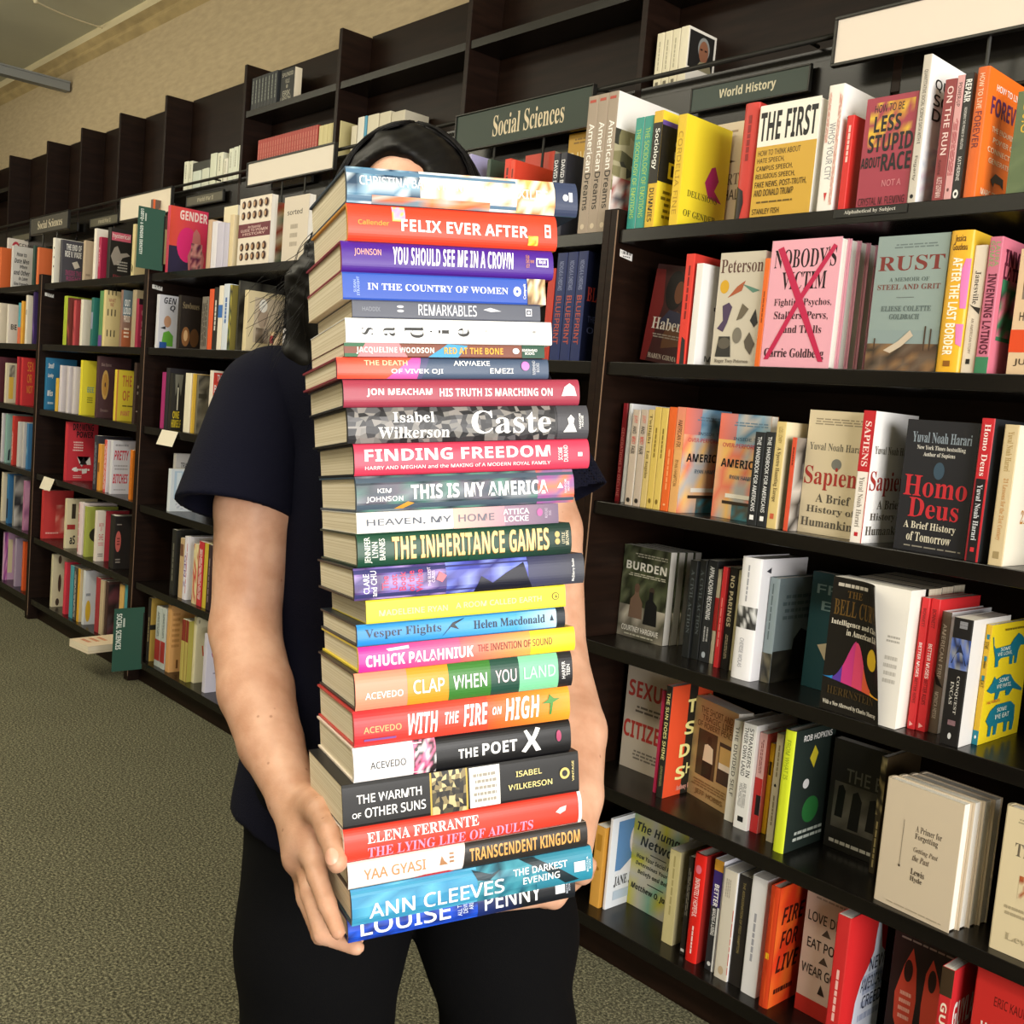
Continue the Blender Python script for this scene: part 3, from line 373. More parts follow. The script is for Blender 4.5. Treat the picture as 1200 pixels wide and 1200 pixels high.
('F',0,2,0.2681,0.07,0,0.1204,0.022,0.2083,'#e8a070','#e8a070',0,1,'sunset-hued paperback set cover-out, twin of the spine-out one',[('g','f',0,0,1,1,'#e87a64','#5a8ea8'),('n','f',0.0,0,0.75,0.75,['#e88064','#f0c070','#e8b890','#b8b8b8'],5,5),('n','f',0.35,0.7,1,1,['#7ca4c0','#90b0c4','#5a88a8','#c0b8b0'],4,4),('n','f',0.4,0,1,0.14,['#3c7888','#4a8a98','#5c6058'],6,3),('l','f',0.25,0.88,0.95,0.93,2,'#6a8498'),('t','f',0.3,0.75,0.9,0.78,'INSIDE THE','#4a6478','b'),('t','f',0.1,0.68,0.95,0.72,'OVER-PERFORMING','#c84858','b'),('t','f',0.1,0.49,0.98,0.57,'AMERICAN','#1c1c1e','B'),('t','f',0.3,0.38,0.9,0.42,'RYAN HAMPTON','#4a6478','b'),('r','f',0.25,0.2,0.95,0.24,'#f0ece0'),('r','f',0.2,0.14,1,0.17,'#3c3024')]),
('S',0,2,0.3895,0.02,0,0.13,0.0224,0.1768,'#222426','#26282a',0,1,'black paperback with white spine capitals, first of two',[('t','s',0.05,0.3,0.85,0.7,'THE HANDBOOK FOR AMERICANS','#e8e8e8','c'),('r','s',0.89,0.3,0.94,0.7,'#f0f0f0')]),
('S',0,2,0.4129,0.02,0,0.13,0.0211,0.1785,'#222426','#26282a',0,1,'black paperback with white spine capitals, second of two',[('t','s',0.05,0.3,0.85,0.7,'THE HANDBOOK FOR AMERICANS','#e8e8e8','c'),('r','s',0.89,0.3,0.94,0.7,'#f0f0f0')]),
('S',0,2,0.4349,0.02,0,0.14,0.0207,0.1991,'#ecdcb8','#d8c080',0,1,'cream paperback with sepia spine letters',[('t','s',0.05,0.3,0.2,0.7,'LOIS LOWRY','#8a7438','c'),('t','s',0.24,0.25,0.75,0.75,'A Spectre Haunting Europe','#4c3c20','s'),('r','s',0.86,0.3,0.91,0.7,'#c86040')]),
('S',0,2,0.4715,0.02,0,0.12,0.01,0.1723,'#2c2624','#d85438',0,1,'vermilion paperback with a photo cover',[('l','s',0.1,0.3,0.3,0.7,1,'#5c1c10'),('n','f',0,0,1,1,['#26201e','#8a8078','#3c3632','#c8c0b8'],5,7)]),
('F',0,2,0.4823,0.05,0,0.128,0.03,0.2256,'#d8c8a8','#d8c8a8',0,1,'white book painted shade-beige, red serif title, set cover-out',[('l','f',0.1,0.88,0.95,0.94,3,'#9a8c74'),('t','f',0.06,0.68,0.95,0.74,'Yuval Noah Harari','#6a6458','s'),('e','f',0.44,0.53,0.6,0.62,'#7a7a74'),('t','f',0.03,0.36,0.98,0.55,'Sapiens','#a83830','s'),('t','f',0.25,0.26,0.8,0.33,'A Brief','#5c564c','s'),('t','f',0.12,0.16,0.9,0.23,'History of','#5c564c','s'),('t','f',0.05,0.06,0.97,0.13,'Humankind','#5c564c','s')]),  # beige is shade put into the cover; the spine-out copy is white
('S',0,2,0.6113,0.015,0,0.15,0.023,0.2293,'#f6f4f2','#f0e8e0',0,1,'white book with a red-topped spine',[('r','s',0,0,0.46,1,'#c02830'),('t','s',0.08,0.25,0.42,0.75,'SAPIENS','#f4dcd8','s'),('t','s',0.5,0.3,0.88,0.7,'Yuval Noah Harari','#8a8278','s'),('r','s',0.92,0.35,0.95,0.65,'#c02830'),('r','s',0.0,0.94,1,1,'#c02830'),('t','f',0.06,0.68,0.95,0.74,'Yuval Noah Harari','#6a6458','s'),('t','f',0.03,0.36,0.98,0.55,'Sapiens','#a83830','s'),('t','f',0.25,0.26,0.8,0.33,'A Brief','#5c564c','s'),('t','f',0.12,0.16,0.9,0.23,'History of','#5c564c','s'),('t','f',0.05,0.06,0.97,0.13,'Humankind','#5c564c','s')]),
('F',0,2,0.685,0.03,0,0.1235,0.035,0.22,'#26262a','#26262a',0,1,'black book with red serif title, set cover-out',[('t','f',0.1,0.83,0.92,0.91,'Yuval Noah Harari','#8c98a4','s'),('t','f',0.18,0.77,0.85,0.81,'New York Times bestselling','#d8d4cc','s'),('t','f',0.28,0.72,0.72,0.76,'Author of Sapiens','#d8d4cc','s'),('e','f',0.45,0.56,0.6,0.69,'#3c5060'),('t','f',0.06,0.42,0.94,0.58,'Homo','#c03038','s'),('t','f',0.16,0.26,0.86,0.41,'Deus','#c03038','s'),('t','f',0.12,0.16,0.85,0.23,'A Brief History','#d8d0bc','s'),('t','f',0.18,0.08,0.8,0.15,'of Tomorrow','#d8d0bc','s'),('l','f',0.08,0.03,0.95,0.05,1,'#8a8478')]),
('S',0,2,0.8169,0.015,0,0.15,0.0208,0.2287,'#2a2c30','#c02830',0,1,'black book with a red-topped spine',[('r','s',0.42,0,1,1,'#201c1e'),('r','s',0.42,0.86,1,1,'#c02830'),('r','s',0.42,0,1,0.14,'#8c2028'),('t','s',0.04,0.3,0.4,0.75,'Homo Deus','#f0dcd8','s'),('t','s',0.46,0.3,0.85,0.7,'Yuval Noah Harari','#d0d4d8','s'),('r','s',0.9,0.35,0.93,0.65,'#c83038')]),
('S',0,2,0.854,0.015,0,0.15,0.0228,0.2212,'#f4ecd8','#d0bc94',0,1,'cream book with faded gold spine lettering',[('t','s',0.05,0.3,0.33,0.7,'Yuval Noah Harari','#a88c54','s'),('t','s',0.38,0.3,0.82,0.7,'21 Lessons for the 21st Century','#c08a50','s'),('r','s',0.9,0.3,0.95,0.7,'#a08c64'),('t','f',0.3,0.3,0.95,0.4,'21 Lessons','#c88840','s')]),
('F',0,3,0.003,0.12,0,0.1333,0.022,0.2057,'#3c4030','#3c4030',0,4,'thick paperback with two seated figures on the cover',[('n','f',0,0.35,1,1,['#2c3020','#4a5038','#3a4028','#5c6048','#222418'],9,7),('n','f',0,0,1,0.35,['#6a6458','#8a8474','#4c4a3c','#b0a898'],7,3),('l','f',0.25,0.88,0.95,0.93,2,'#a8a490'),('t','f',0.08,0.74,0.95,0.83,'BURDEN','#d8d4c8','B'),('l','f',0.1,0.67,0.95,0.71,2,'#b0ac98'),('p','f',[(0.22,0.22),(0.24,0.42),(0.32,0.48),(0.32,0.56),(0.4,0.56),(0.42,0.47),(0.5,0.4),(0.52,0.22)],'#6a5444'),('e','f',0.31,0.5,0.42,0.6,'#5c4638'),('e','f',0.63,0.5,0.74,0.59,'#3a3028'),('p','f',[(0.55,0.18),(0.58,0.42),(0.64,0.46),(0.64,0.54),(0.72,0.54),(0.73,0.45),(0.82,0.4),(0.84,0.18)],'#141414'),('t','f',0.1,0.07,0.9,0.13,'COURTNEY HARGRAVE','#e0dcd0','b'),('l','f',0.15,0.02,0.8,0.05,1,'#b0ac98')]),
('S',0,3,0.2162,0.087,0,0.12,0.0188,0.2046,'#1e2020','#1c1e1e',0,1,'first black paperback with raised dark letters',[('t','s',0.1,0.3,0.75,0.75,'A CIVIL ACTION','#4c5254','s')]),
('S',0,3,0.2358,0.0929,0,0.12,0.0186,0.2077,'#1e2020','#1c1e1e',0,1,'second black paperback with raised dark letters',[('t','s',0.1,0.3,0.75,0.75,'A CIVIL ACTION','#4c5254','s')]),
('S',0,3,0.2571,0.0922,0,0.13,0.0243,0.2111,'#3c3e40','#26282a',0,1,'black paperback with narrow white spine title',[('t','s',0.06,0.3,0.58,0.75,'APPALACHIAN RECKONING','#e8e8e8','c'),('l','s',0.64,0.2,0.8,0.8,2,'#a0a0a0'),('e','s',0.9,0.3,0.96,0.7,'#a8b0b8')]),
('S',0,3,0.2815,0.0962,0,0.11,0.0098,0.1956,'#c8c0a8','#d0c8b0',0,1,'thin cream paperback with a red foot',[('r','s',0.3,0,0.65,1,'#b83030')]),
('S',0,3,0.3071,0.077,0,0.12,0.011,0.2058,'#a82428','#c42c30',0,1,'thin red paperback beside the cream one',[('l','s',0.3,0.3,0.8,0.7,1,'#e89088')]),
('S',0,3,0.319,0.0835,0,0.13,0.0188,0.2064,'#262422','#1e1c1a',0,1,'black paperback with big pale letters down its spine',[('t','s',0.08,0.25,0.58,0.75,'NO PARINGS','#c8bc9c','B'),('l','s',0.64,0.3,0.9,0.7,2,'#a89c80')]),
('S',0,3,0.3386,0.0873,0,0.12,0.006,0.2036,'#a89e78','#b0a680',0,1,'very thin khaki booklet',[]),
('S',0,3,0.3729,0.0467,0,0.155,0.046,0.2389,'#f2f0f4','#f0eef0',1,1,'thick glossy white hardcover with a photo band',[('n','s',0.4,0.0,0.58,1,['#4a4a48','#c8c8c8','#2c2c2c','#e0e0e0'],4,8),('l','s',0.06,0.35,0.36,0.5,1,'#a8a8b0'),('t','s',0.66,0.35,0.9,0.55,'CHERISE WOLAS','#a0a0a8','c'),('p','f',[(0.1,0.9),(0.2,0.93),(0.2,0.88)],'#3c3c44'),('p','f',[(0.4,0.5),(0.6,0.75),(0.9,0.8),(1,0.4),(1,0),(0.3,0)],'#26282c'),('p','f',[(0.2,0.6),(0.35,0.68),(0.45,0.62),(0.3,0.57)],'#4a4c50')]),
('S',0,3,0.4198,0.0759,0,0.15,0.0224,0.2046,'#7a888c','#8a989c',1,1,'thick grey-blue paperback with a dark tree',[('l','s',0.05,0.35,0.6,0.6,1,'#5c6a6c'),('n','s',0.72,0,1,1,['#2c2c28','#4a463c','#6a6450'],4,4),('n','f',0,0,1,0.3,['#26241e','#3c3a30','#2c2a26'],6,4),('p','f',[(0.4,0.05),(0.45,0.4),(0.6,0.5),(0.8,0.45),(0.9,0.3),(0.9,0.05)],'#1c1e1e'),('l','f',0.1,0.58,0.9,0.85,4,'#56666a')]),
('F',0,3,0.4777,0.13,0,0.13,0.022,0.2242,'#20484e','#20484e',0,1,'dark teal book behind the curled paperback',[('t','f',0.1,0.82,0.7,0.9,'FRA','#88a4a8','b'),('t','f',0.2,0.68,0.7,0.76,'BU','#88a4a8','b'),('p','f',[(0.2,0.38),(0.5,0.44),(0.8,0.2),(0.5,0.14)],'#c8b898')]),
('F',0,3,0.5904,0.0156,0,0.145,0.05,0.2386,'#f2ece2','#f2ece2',0,1,'fat paperback whose black cover curls open',[('l','f',0.68,0.6,0.9,0.66,2,'#b8b2a8'),('l','f',0.68,0.3,0.9,0.52,4,'#ccc6bc')]),
('S',0,3,0.7392,0.0495,0,0.15,0.0129,0.2266,'#d83034','#d02c30',0,1,'first of two bright red paperbacks',[('t','s',0.08,0.3,0.22,0.7,'BONNETT','#5c1414','c'),('t','s',0.34,0.3,0.6,0.7,'BETTER MUSES','#f4f2ee','c'),('t','s',0.61,0.3,0.8,0.7,'BETTER RIDES','#6a1414','c'),('p','s',[(0.94,0.3),(0.98,0.3),(0.96,0.8)],'#f0b0a8')]),
('S',0,3,0.7529,0.0538,0,0.15,0.0157,0.2273,'#d83034','#d02c30',0,1,'second of two bright red paperbacks',[('t','s',0.08,0.3,0.22,0.7,'BONNETT','#5c1414','c'),('t','s',0.34,0.3,0.6,0.7,'BETTER MUSES','#f4f2ee','c'),('t','s',0.61,0.3,0.8,0.7,'BETTER RIDES','#6a1414','c'),('p','s',[(0.94,0.3),(0.98,0.3),(0.96,0.8)],'#f0b0a8')]),
('S',0,3,0.7683,0.0663,0,0.15,0.0166,0.2079,'#eeeef2','#6a5c50',1,1,'brown-spined book with a white cover',[('t','s',0.1,0.3,0.55,0.7,'AMERICAN FIRE','#c8beb0','c'),('t','s',0.66,0.3,0.88,0.7,'MONICA HESSE','#c8beb0','c'),('p','s',[(0.5,0),(0.55,0.5),(0.62,1),(0.6,0.3)],'#1c1816')]),
('S',0,3,0.8107,0.02,0,0.14,0.0318,0.2094,'#e4e0dc','#1e1c1c',0,1,'thick black paperback with blue mountain spine',[('n','s',0.16,0,0.4,1,['#3c58a0','#6a7cb8','#8a8c90','#2c3048'],4,7),('p','s',[(0.36,0.1),(0.2,0.5),(0.36,0.9)],'#22283c'),('l','s',0.02,0.1,0.08,0.9,1,'#8a8a90'),('t','s',0.45,0.5,0.75,0.68,'CONQUEST','#b8b4ac','s'),('t','s',0.5,0.25,0.68,0.42,'INCAS','#b8b4ac','s'),('l','s',0.8,0.1,0.84,0.9,1,'#8a6a70'),('e','s',0.9,0.42,0.95,0.6,'#c8c8c8')]),
('S',0,3,0.8433,0.0673,0,0.155,0.0096,0.2004,'#f0d424','#d0a828',0,1,'yellow paperback with teal dog, rat and pig',[('r','s',0.88,0,1,1,'#20788a'),('e','s',0.92,0.35,0.95,0.65,'#f4f2ee'),('p','s',[(0.08,0.3),(0.08,0.8),(0.12,0.75),(0.12,0.35)],'#20788a'),('p','s',[(0.26,0.3),(0.26,0.8),(0.3,0.75),(0.3,0.35)],'#20788a'),('p','s',[(0.42,0.3),(0.42,0.8),(0.46,0.75),(0.46,0.35)],'#20788a'),('t','s',0.14,0.2,0.2,0.8,'SOME','#5a4a10','c'),('l','s',0.3,0.2,0.36,0.8,1,'#5a4a10'),('t','s',0.46,0.2,0.52,0.8,'EAT','#5a4a10','c'),('p','f',[(0.06,0.9),(0.09,0.83),(0.14,0.8),(0.5,0.81),(0.58,0.86),(0.68,0.9),(0.76,0.88),(0.9,0.82),(0.88,0.79),(0.76,0.79),(0.72,0.74),(0.71,0.64),(0.65,0.64),(0.64,0.71),(0.6,0.71),(0.6,0.64),(0.53,0.64),(0.51,0.71),(0.3,0.71),(0.24,0.69),(0.25,0.64),(0.17,0.64),(0.15,0.72),(0.09,0.8),(0.04,0.9)],'#20788a'),('p','f',[(0.05,0.45),(0.16,0.51),(0.2,0.56),(0.26,0.53),(0.42,0.56),(0.6,0.55),(0.72,0.48),(0.95,0.4),(0.94,0.38),(0.7,0.42),(0.62,0.37),(0.54,0.37),(0.52,0.42),(0.38,0.42),(0.34,0.36),(0.26,0.36),(0.27,0.42),(0.16,0.42)],'#20788a'),('p','f',[(0.12,0.19),(0.2,0.27),(0.34,0.31),(0.7,0.31),(0.82,0.26),(0.84,0.14),(0.82,0.05),(0.75,0.05),(0.74,0.13),(0.68,0.13),(0.67,0.05),(0.6,0.05),(0.58,0.14),(0.42,0.14),(0.41,0.05),(0.34,0.05),(0.33,0.13),(0.28,0.13),(0.27,0.05),(0.2,0.05),(0.2,0.14)],'#20788a'),('t','f',0.26,0.77,0.5,0.8,'SOME','#e8f0e0','b'),('t','f',0.2,0.725,0.56,0.76,'WE LOVE,','#e8f0e0','b'),('t','f',0.32,0.5,0.56,0.535,'SOME','#e8f0e0','b'),('t','f',0.28,0.445,0.64,0.485,'WE HATE,','#e8f0e0','b'),('t','f',0.36,0.245,0.6,0.28,'SOME','#e8f0e0','b'),('t','f',0.32,0.185,0.68,0.225,'WE EAT','#e8f0e0','b'),('t','f',0.08,0.335,0.4,0.36,'HAL HERZOG','#c04838','b'),('l','f',0.3,0.93,0.95,0.96,1,'#8a7a20')]),
('F',0,4,0.0264,0.1453,0.4,0.1587,0.03,0.2366,'#c8bcac','#c8bcac',1,1,'beige book with large red capitals',[('t','f',0.05,0.7,0.98,0.86,'SEXUAL','#b84038','C'),('l','f',0.15,0.55,0.95,0.63,2,'#6a6258'),('t','f',0.02,0.3,0.98,0.47,'CITIZENS','#b84038','C'),('l','f',0.2,0.1,0.9,0.2,3,'#7a7268')]),
('S',0,4,0.1862,0.0757,0,0.11,0.0083,0.2223,'#c02c58','#c83060',0,1,'thin magenta paperback',[]),
('S',0,4,0.2067,0.0621,0,0.14,0.0169,0.2401,'#e0502c','#26241e',0,1,'black-spined orange book with tall yellow capitals',[('t','s',0.06,0.25,0.66,0.75,'THE SUN DOES SHINE','#e0d890','b'),('l','s',0.7,0.3,0.9,0.7,2,'#8a8458'),('r','f',0.42,0,0.62,1,'#26241e'),('p','f',[(0.62,0),(1,0.3),(1,0.7),(0.62,0.4)],'#f0c048'),('t','f',0.4,0.74,0.62,0.86,'T','#f4ec9c','B'),('t','f',0.7,0.78,0.95,0.88,'HE','#f4ec9c','B'),('t','f',0.38,0.54,0.62,0.66,'S','#f4ec9c','B'),('t','f',0.7,0.58,1,0.68,'UN','#f4ec9c','B'),('t','f',0.3,0.34,0.55,0.46,'D','#f4ec9c','B'),('t','f',0.66,0.38,0.98,0.48,'OES','#f4ec9c','B'),('t','f',0.25,0.14,0.48,0.26,'S','#f4ec9c','B'),('t','f',0.5,0.18,0.98,0.28,'HINE','#f4ec9c','B'),('t','f',0.3,0.03,0.9,0.09,'Anthony Ray Hinton','#f0b0a0','s')]),
('F',0,4,0.2239,0.1444,-14.5,0.1394,0.04,0.2129,'#b89c6c','#b89c6c',0,1,'thick tan paperback with photo of a boy',[('t','f',0.15,0.86,0.9,0.93,'THE SHORT AND','#6a4c2c','b'),('t','f',0.2,0.79,0.9,0.85,'TRAGIC LIFE','#6a4c2c','b'),('t','f',0.1,0.72,0.95,0.78,'OF ROBERT PEACE','#6a4c2c','b'),('r','f',0.15,0.24,0.6,0.7,'#4a3a28'),('p','f',[(0.3,0.4),(0.32,0.56),(0.4,0.58),(0.52,0.55),(0.54,0.4)],'#e8dcc0'),('e','f',0.37,0.57,0.48,0.66,'#3c2a1c'),('p','f',[(0.3,0.24),(0.3,0.4),(0.54,0.4),(0.52,0.24)],'#1c1814'),('r','f',0.66,0.26,0.95,0.66,'#3c342c'),('r','f',0.68,0.46,0.93,0.62,'#c8a868'),('r','f',0.68,0.4,0.93,0.46,'#e8e0d0'),('l','f',0.1,0.12,0.9,0.2,3,'#8a6c44'),('t','f',0.2,0.04,0.85,0.1,'JEFF HOBBS','#7a5c34','b')]),
('S',0,4,0.3643,0.0881,0,0.13,0.0211,0.2072,'#e4e0d8','#d8d4c8',0,1,'off-white paperback with one line of spine text',[('t','s',0.06,0.3,0.75,0.7,'THE DIVIDED SELF','#4a4840','c')]),
('S',0,4,0.3964,0.0745,0,0.14,0.0325,0.2128,'#eceae8','#e8e6e2',0,1,'white paperback with two lines of spine text',[('t','s',0.04,0.52,0.5,0.8,'STRANGERS IN','#2c2c2c','c'),('t','s',0.04,0.16,0.5,0.44,'THEIR OWN LAND','#2c2c2c','c'),('t','s',0.56,0.2,0.8,0.7,'ARLIE RUSSELL\nHOCHSCHILD','#7a7a7a','c'),('r','s',0.88,0.3,0.93,0.7,'#222222')]),
('S',0,4,0.4297,0.0842,0,0.13,0.0174,0.2002,'#c85850','#d8a8a4',0,1,'pink and red paperback with a black splash',[('r','s',0.45,0,1,1,'#c03030'),('r','s',0.62,0.4,0.82,1,'#241c1c'),('l','s',0.06,0.3,0.4,0.7,2,'#8a4c4c')]),
('S',0,4,0.4479,0.0972,0,0.12,0.0096,0.1818,'#c89818','#d8a820',0,1,'mustard paperback',[('r','s',0.2,0.2,0.35,0.8,'#3c2c14')]),
('S',0,4,0.476,0.0719,0,0.14,0.0156,0.2137,'#d4c8b0','#c8bca0',0,1,'sand paperback with a small black dot',[('l','s',0.1,0.3,0.4,0.7,1,'#8a7c60'),('e','s',0.46,0.35,0.49,0.65,'#222222'),('l','s',0.55,0.3,0.85,0.7,1,'#8a7c60')]),
('S',0,4,0.5103,0.0452,0,0.14,0.0227,0.2357,'#26302c','#d0dc30',1,1,'black book with a lime green spine',[('t','s',0.08,0.3,0.4,0.7,'FROM WHAT IS','#98a828','c'),('e','f',0.3,0.5,0.45,0.58,'#d8d8d8'),('e','f',0.35,0.2,0.75,0.42,'#2c7038'),('p','f',[(0.4,0.75),(0.5,0.85),(0.6,0.78),(0.52,0.66)],'#c8b830'),('l','f',0.15,0.06,0.9,0.16,2,'#b8c0b8'),('t','f',0.2,0.9,0.9,0.95,'ROB HOPKINS','#f4f2ee','b')]),
('F',0,4,0.5468,0.16,0,0.11,0.022,0.2131,'#26241f','#26241f',0,1,'black book with silhouettes walking',[('n','f',0.1,0.2,1,0.62,['#5a564c','#6a665c','#4a463e'],5,4),('t','f',0.3,0.64,0.98,0.76,'THE B','#6a685c','b'),('p','f',[(0.15,0.3),(0.18,0.58),(0.26,0.6),(0.32,0.55),(0.3,0.3)],'#141310'),('p','f',[(0.42,0.22),(0.46,0.55),(0.55,0.58),(0.64,0.5),(0.62,0.22)],'#141310'),('p','f',[(0.75,0.26),(0.78,0.54),(0.88,0.56),(0.94,0.5),(0.92,0.26)],'#141310'),('l','f',0.1,0.04,0.9,0.1,1,'#c8c4b8')]),
('S',0,4,0.6664,0.12,0,0.13,0.0111,0.2189,'#4a3c28','#3c3424',0,1,'thin dark book with tan flecks on its spine',[('n','s',0,0,0.5,1,['#26221a','#a89868','#3c3424'],10,2),('l','s',0.55,0.2,0.95,0.8,1,'#a89868')]),
('F',0,4,0.7304,0.0255,-4.2,0.1376,0.024,0.216,'#d0c0a8','#d0c0a8',1,4,'beige book with small centred text, front copy',[('t','f',0.44,0.66,0.78,0.71,'A Primer for','#4a4038','s'),('t','f',0.44,0.59,0.74,0.65,'Forgetting','#4a4038','s'),('t','f',0.44,0.49,0.76,0.54,'Getting Past','#6a5c50','i'),('t','f',0.44,0.43,0.66,0.48,'the Past','#6a5c50','i'),('t','f',0.44,0.32,0.62,0.37,'Lewis','#4a4038','s'),('t','f',0.44,0.26,0.6,0.31,'Hyde','#4a4038','s'),('r','f',0.28,0.36,0.285,0.72,'#5c5248'),('e','f',0.27,0.34,0.295,0.36,'#3c342c'),('l','f',0.1,0.03,0.9,0.045,1,'#a89a84')]),
('F',0,4,0.9279,0.03,0,0.1053,0.025,0.2332,'#d8c8a4','#d8c8a4',1,1,'pale cream book with an orange motif',[('t','f',0.18,0.68,0.5,0.77,'The','#6a6050','s'),('l','f',0.15,0.9,0.6,0.94,2,'#a89a7c'),('n','f',0.3,0.4,0.6,0.56,['#d8c8a4','#b86838','#d8c8a4','#a05030'],6,5),('l','f',0.12,0.26,0.6,0.34,2,'#a89a7c'),('t','f',0.2,0.1,0.7,0.15,'Lewis','#a89a7c','s')]),
('S',0,5,0.06,0.0499,0,0.13,0.0289,0.1833,'#c89038','#d8a048',0,1,'amber paperback beside the hand',[('e','s',0.5,0.3,0.55,0.7,'#a87428'),('r','s',0.1,0.25,0.3,0.75,'#b8842c')]),
('S',0,5,0.0946,0.0576,0,0.14,0.0068,0.2077,'#e4e8ee','#e8e4e4',0,1,'white paperback with a drawn portrait on blue',[('r','f',0.15,0.4,1,0.95,'#5c88b8'),('e','f',0.45,0.48,1,0.93,'#e0d8d0'),('e','f',0.55,0.68,0.72,0.76,'#2c2c2c'),('e','f',0.57,0.69,0.7,0.75,'#e0d8d0'),('e','f',0.78,0.68,0.95,0.76,'#2c2c2c'),('e','f',0.8,0.69,0.93,0.75,'#e0d8d0'),('r','f',0.6,0.56,0.85,0.57,'#4a4a4a'),('p','f',[(0.15,0.35),(0.5,0.5),(1,0.5),(1,0.35)],'#e8e8ec'),('t','f',0.15,0.22,0.95,0.34,'JANE JACOBS','#2c2c30','s'),('r','f',0.15,0.08,0.9,0.18,'#b8c8d8')]),
('F',0,5,0.1021,0.1293,-1.6,0.1564,0.03,0.2165,'#c8c8b4','#c8c8b4',1,1,'patchwork green and yellow book with handwritten title',[('n','f',0,0,1,1,['#c8c4b4','#d0c838','#88b8a0','#c8c4b4','#c0bca8'],5,6),('t','f',0.06,0.8,0.95,0.9,'The Human','#2c3028','d'),('t','f',0.15,0.66,0.95,0.77,'Network','#2c3028','d'),('r','f',0.35,0.6,0.65,0.61,'#3c4038'),('t','f',0.1,0.52,0.95,0.57,'How Your Social Position','#3c4038','d'),('t','f',0.1,0.44,0.95,0.49,'Determines Your Power,','#3c4038','d'),('t','f',0.15,0.35,0.95,0.41,'Beliefs and Behaviors','#3c4038','d'),('r','f',0.35,0.29,0.65,0.3,'#3c4038'),('t','f',0.05,0.17,0.95,0.25,'Matthew O. Jackson','#2c3028','d')]),
('S',0,5,0.2607,0.0604,0,0.13,0.0289,0.2013,'#c0b48a','#c8bc88',0,1,'dull khaki paperback standing proud of its row',[('l','s',0.05,0.35,0.7,0.65,1,'#a89c68'),('l','f',0.15,0.2,0.9,0.9,7,'#a0946a')]),
('S',0,5,0.3169,0.052,0,0.12,0.0123,0.208,'#302a26','#26221e',0,1,'thin black paperback with white foot mark',[('l','s',0.1,0.2,0.6,0.8,2,'#7a7468'),('r','s',0.94,0.2,0.97,0.9,'#d8d4d0')]),
('S',0,5,0.3368,0.045,0,0.145,0.0285,0.2261,'#8c2420','#d8241c',1,1,'bright red hardcover with white italic spine words',[('t','s',0.22,0.3,0.58,0.7,'INFINITELY HOPEFUL','#f8e0dc','b'),('l','s',0.66,0.4,0.92,0.65,1,'#f8d0cc'),('e','s',0.1,0.25,0.18,0.75,'#e07080')]),
('S',0,5,0.3827,0.0494,0,0.14,0.0213,0.2284,'#e4e4ec','#2c2c30',0,1,'paperback with gold, purple and black spine bands',[('r','s',0,0,0.1,1,'#c89030'),('r','s',0.1,0,0.42,1,'#3c2a70'),('t','s',0.22,0.25,0.42,0.75,'BETTER','#f4f2ee','B'),('t','s',0.44,0.3,0.68,0.7,'MAKING A LIVING','#f4f2ee','c'),('r','s',0.42,0.8,1,1,'#f0f0f0'),('e','s',0.92,0.3,0.96,0.7,'#d0d0d0')]),
('S',0,5,0.412,0.0417,0,0.14,0.0312,0.2222,'#f0f0f2','#d4ccbc',0,1,'white paperback with a dotted red edge',[('l','s',0.08,0.2,0.25,0.6,3,'#a8a090'),('e','s',0.88,0.3,0.96,0.7,'#c0a888'),('l','s',0.3,0.92,0.95,1,1,'#c83040')]),
('S',0,5,0.4444,0.0456,0,0.13,0.0285,0.2218,'#2a2624','#26221f',0,1,'black paperback with tiny gold spine letters',[('t','s',0.06,0.4,0.7,0.6,'THE ASSASSINATION OF FRED HAMPTON','#8a7a4c','c')]),
('S',0,5,0.4775,0.0406,0,0.15,0.0337,0.2343,'#f4f4f6','#e4e2e2',0,1,'tall white book with faint grey spine title',[('l','s',0.3,0.3,0.72,0.6,1,'#a0a0a8')]),
('S',0,5,0.5275,0.03,0,0.15,0.0192,0.2366,'#d8401c','#c8401c',1,1,'fiery orange hardcover with scrawled black lettering',[('r','s',0.55,0.2,0.6,0.6,'#e8b020'),('n','s',0,0,1,1,['#c03818','#d85020','#b83418'],6,2),('n','f',0,0,1,1,['#d83c1c','#e05420','#c83418','#e06a28'],6,6),('t','f',0.1,0.68,0.6,0.82,'FIRE','#3c1410','d'),('t','f',0.12,0.48,0.5,0.62,'FOR','#3c1410','d'),('t','f',0.08,0.28,0.58,0.42,'LIVE','#3c1410','d'),('l','f',0.08,0.08,0.5,0.16,1,'#3c1410')]),
('F',0,5,0.5727,0.08,0,0.0977,0.022,0.2426,'#ccbcae','#ccbcae',0,1,'beige book with stencil capitals and red foot',[('r','f',0,0,1,0.13,'#b83028'),('l','f',0.2,0.92,0.9,0.95,1,'#9a8c80'),('t','f',0.08,0.74,0.95,0.82,'LOVE DEEP','#2c2622','b'),('p','f',[(0.4,0.66),(0.5,0.72),(0.6,0.66)],'#4a4038'),('t','f',0.12,0.53,0.95,0.61,'EAT POOR','#2c2622','b'),('p','f',[(0.4,0.44),(0.5,0.5),(0.6,0.44)],'#4a4038'),('t','f',0.06,0.32,0.98,0.4,'WEAR GOLD','#2c2622','b'),('p','f',[(0.45,0.2),(0.5,0.28),(0.6,0.2)],'#2c2622')]),
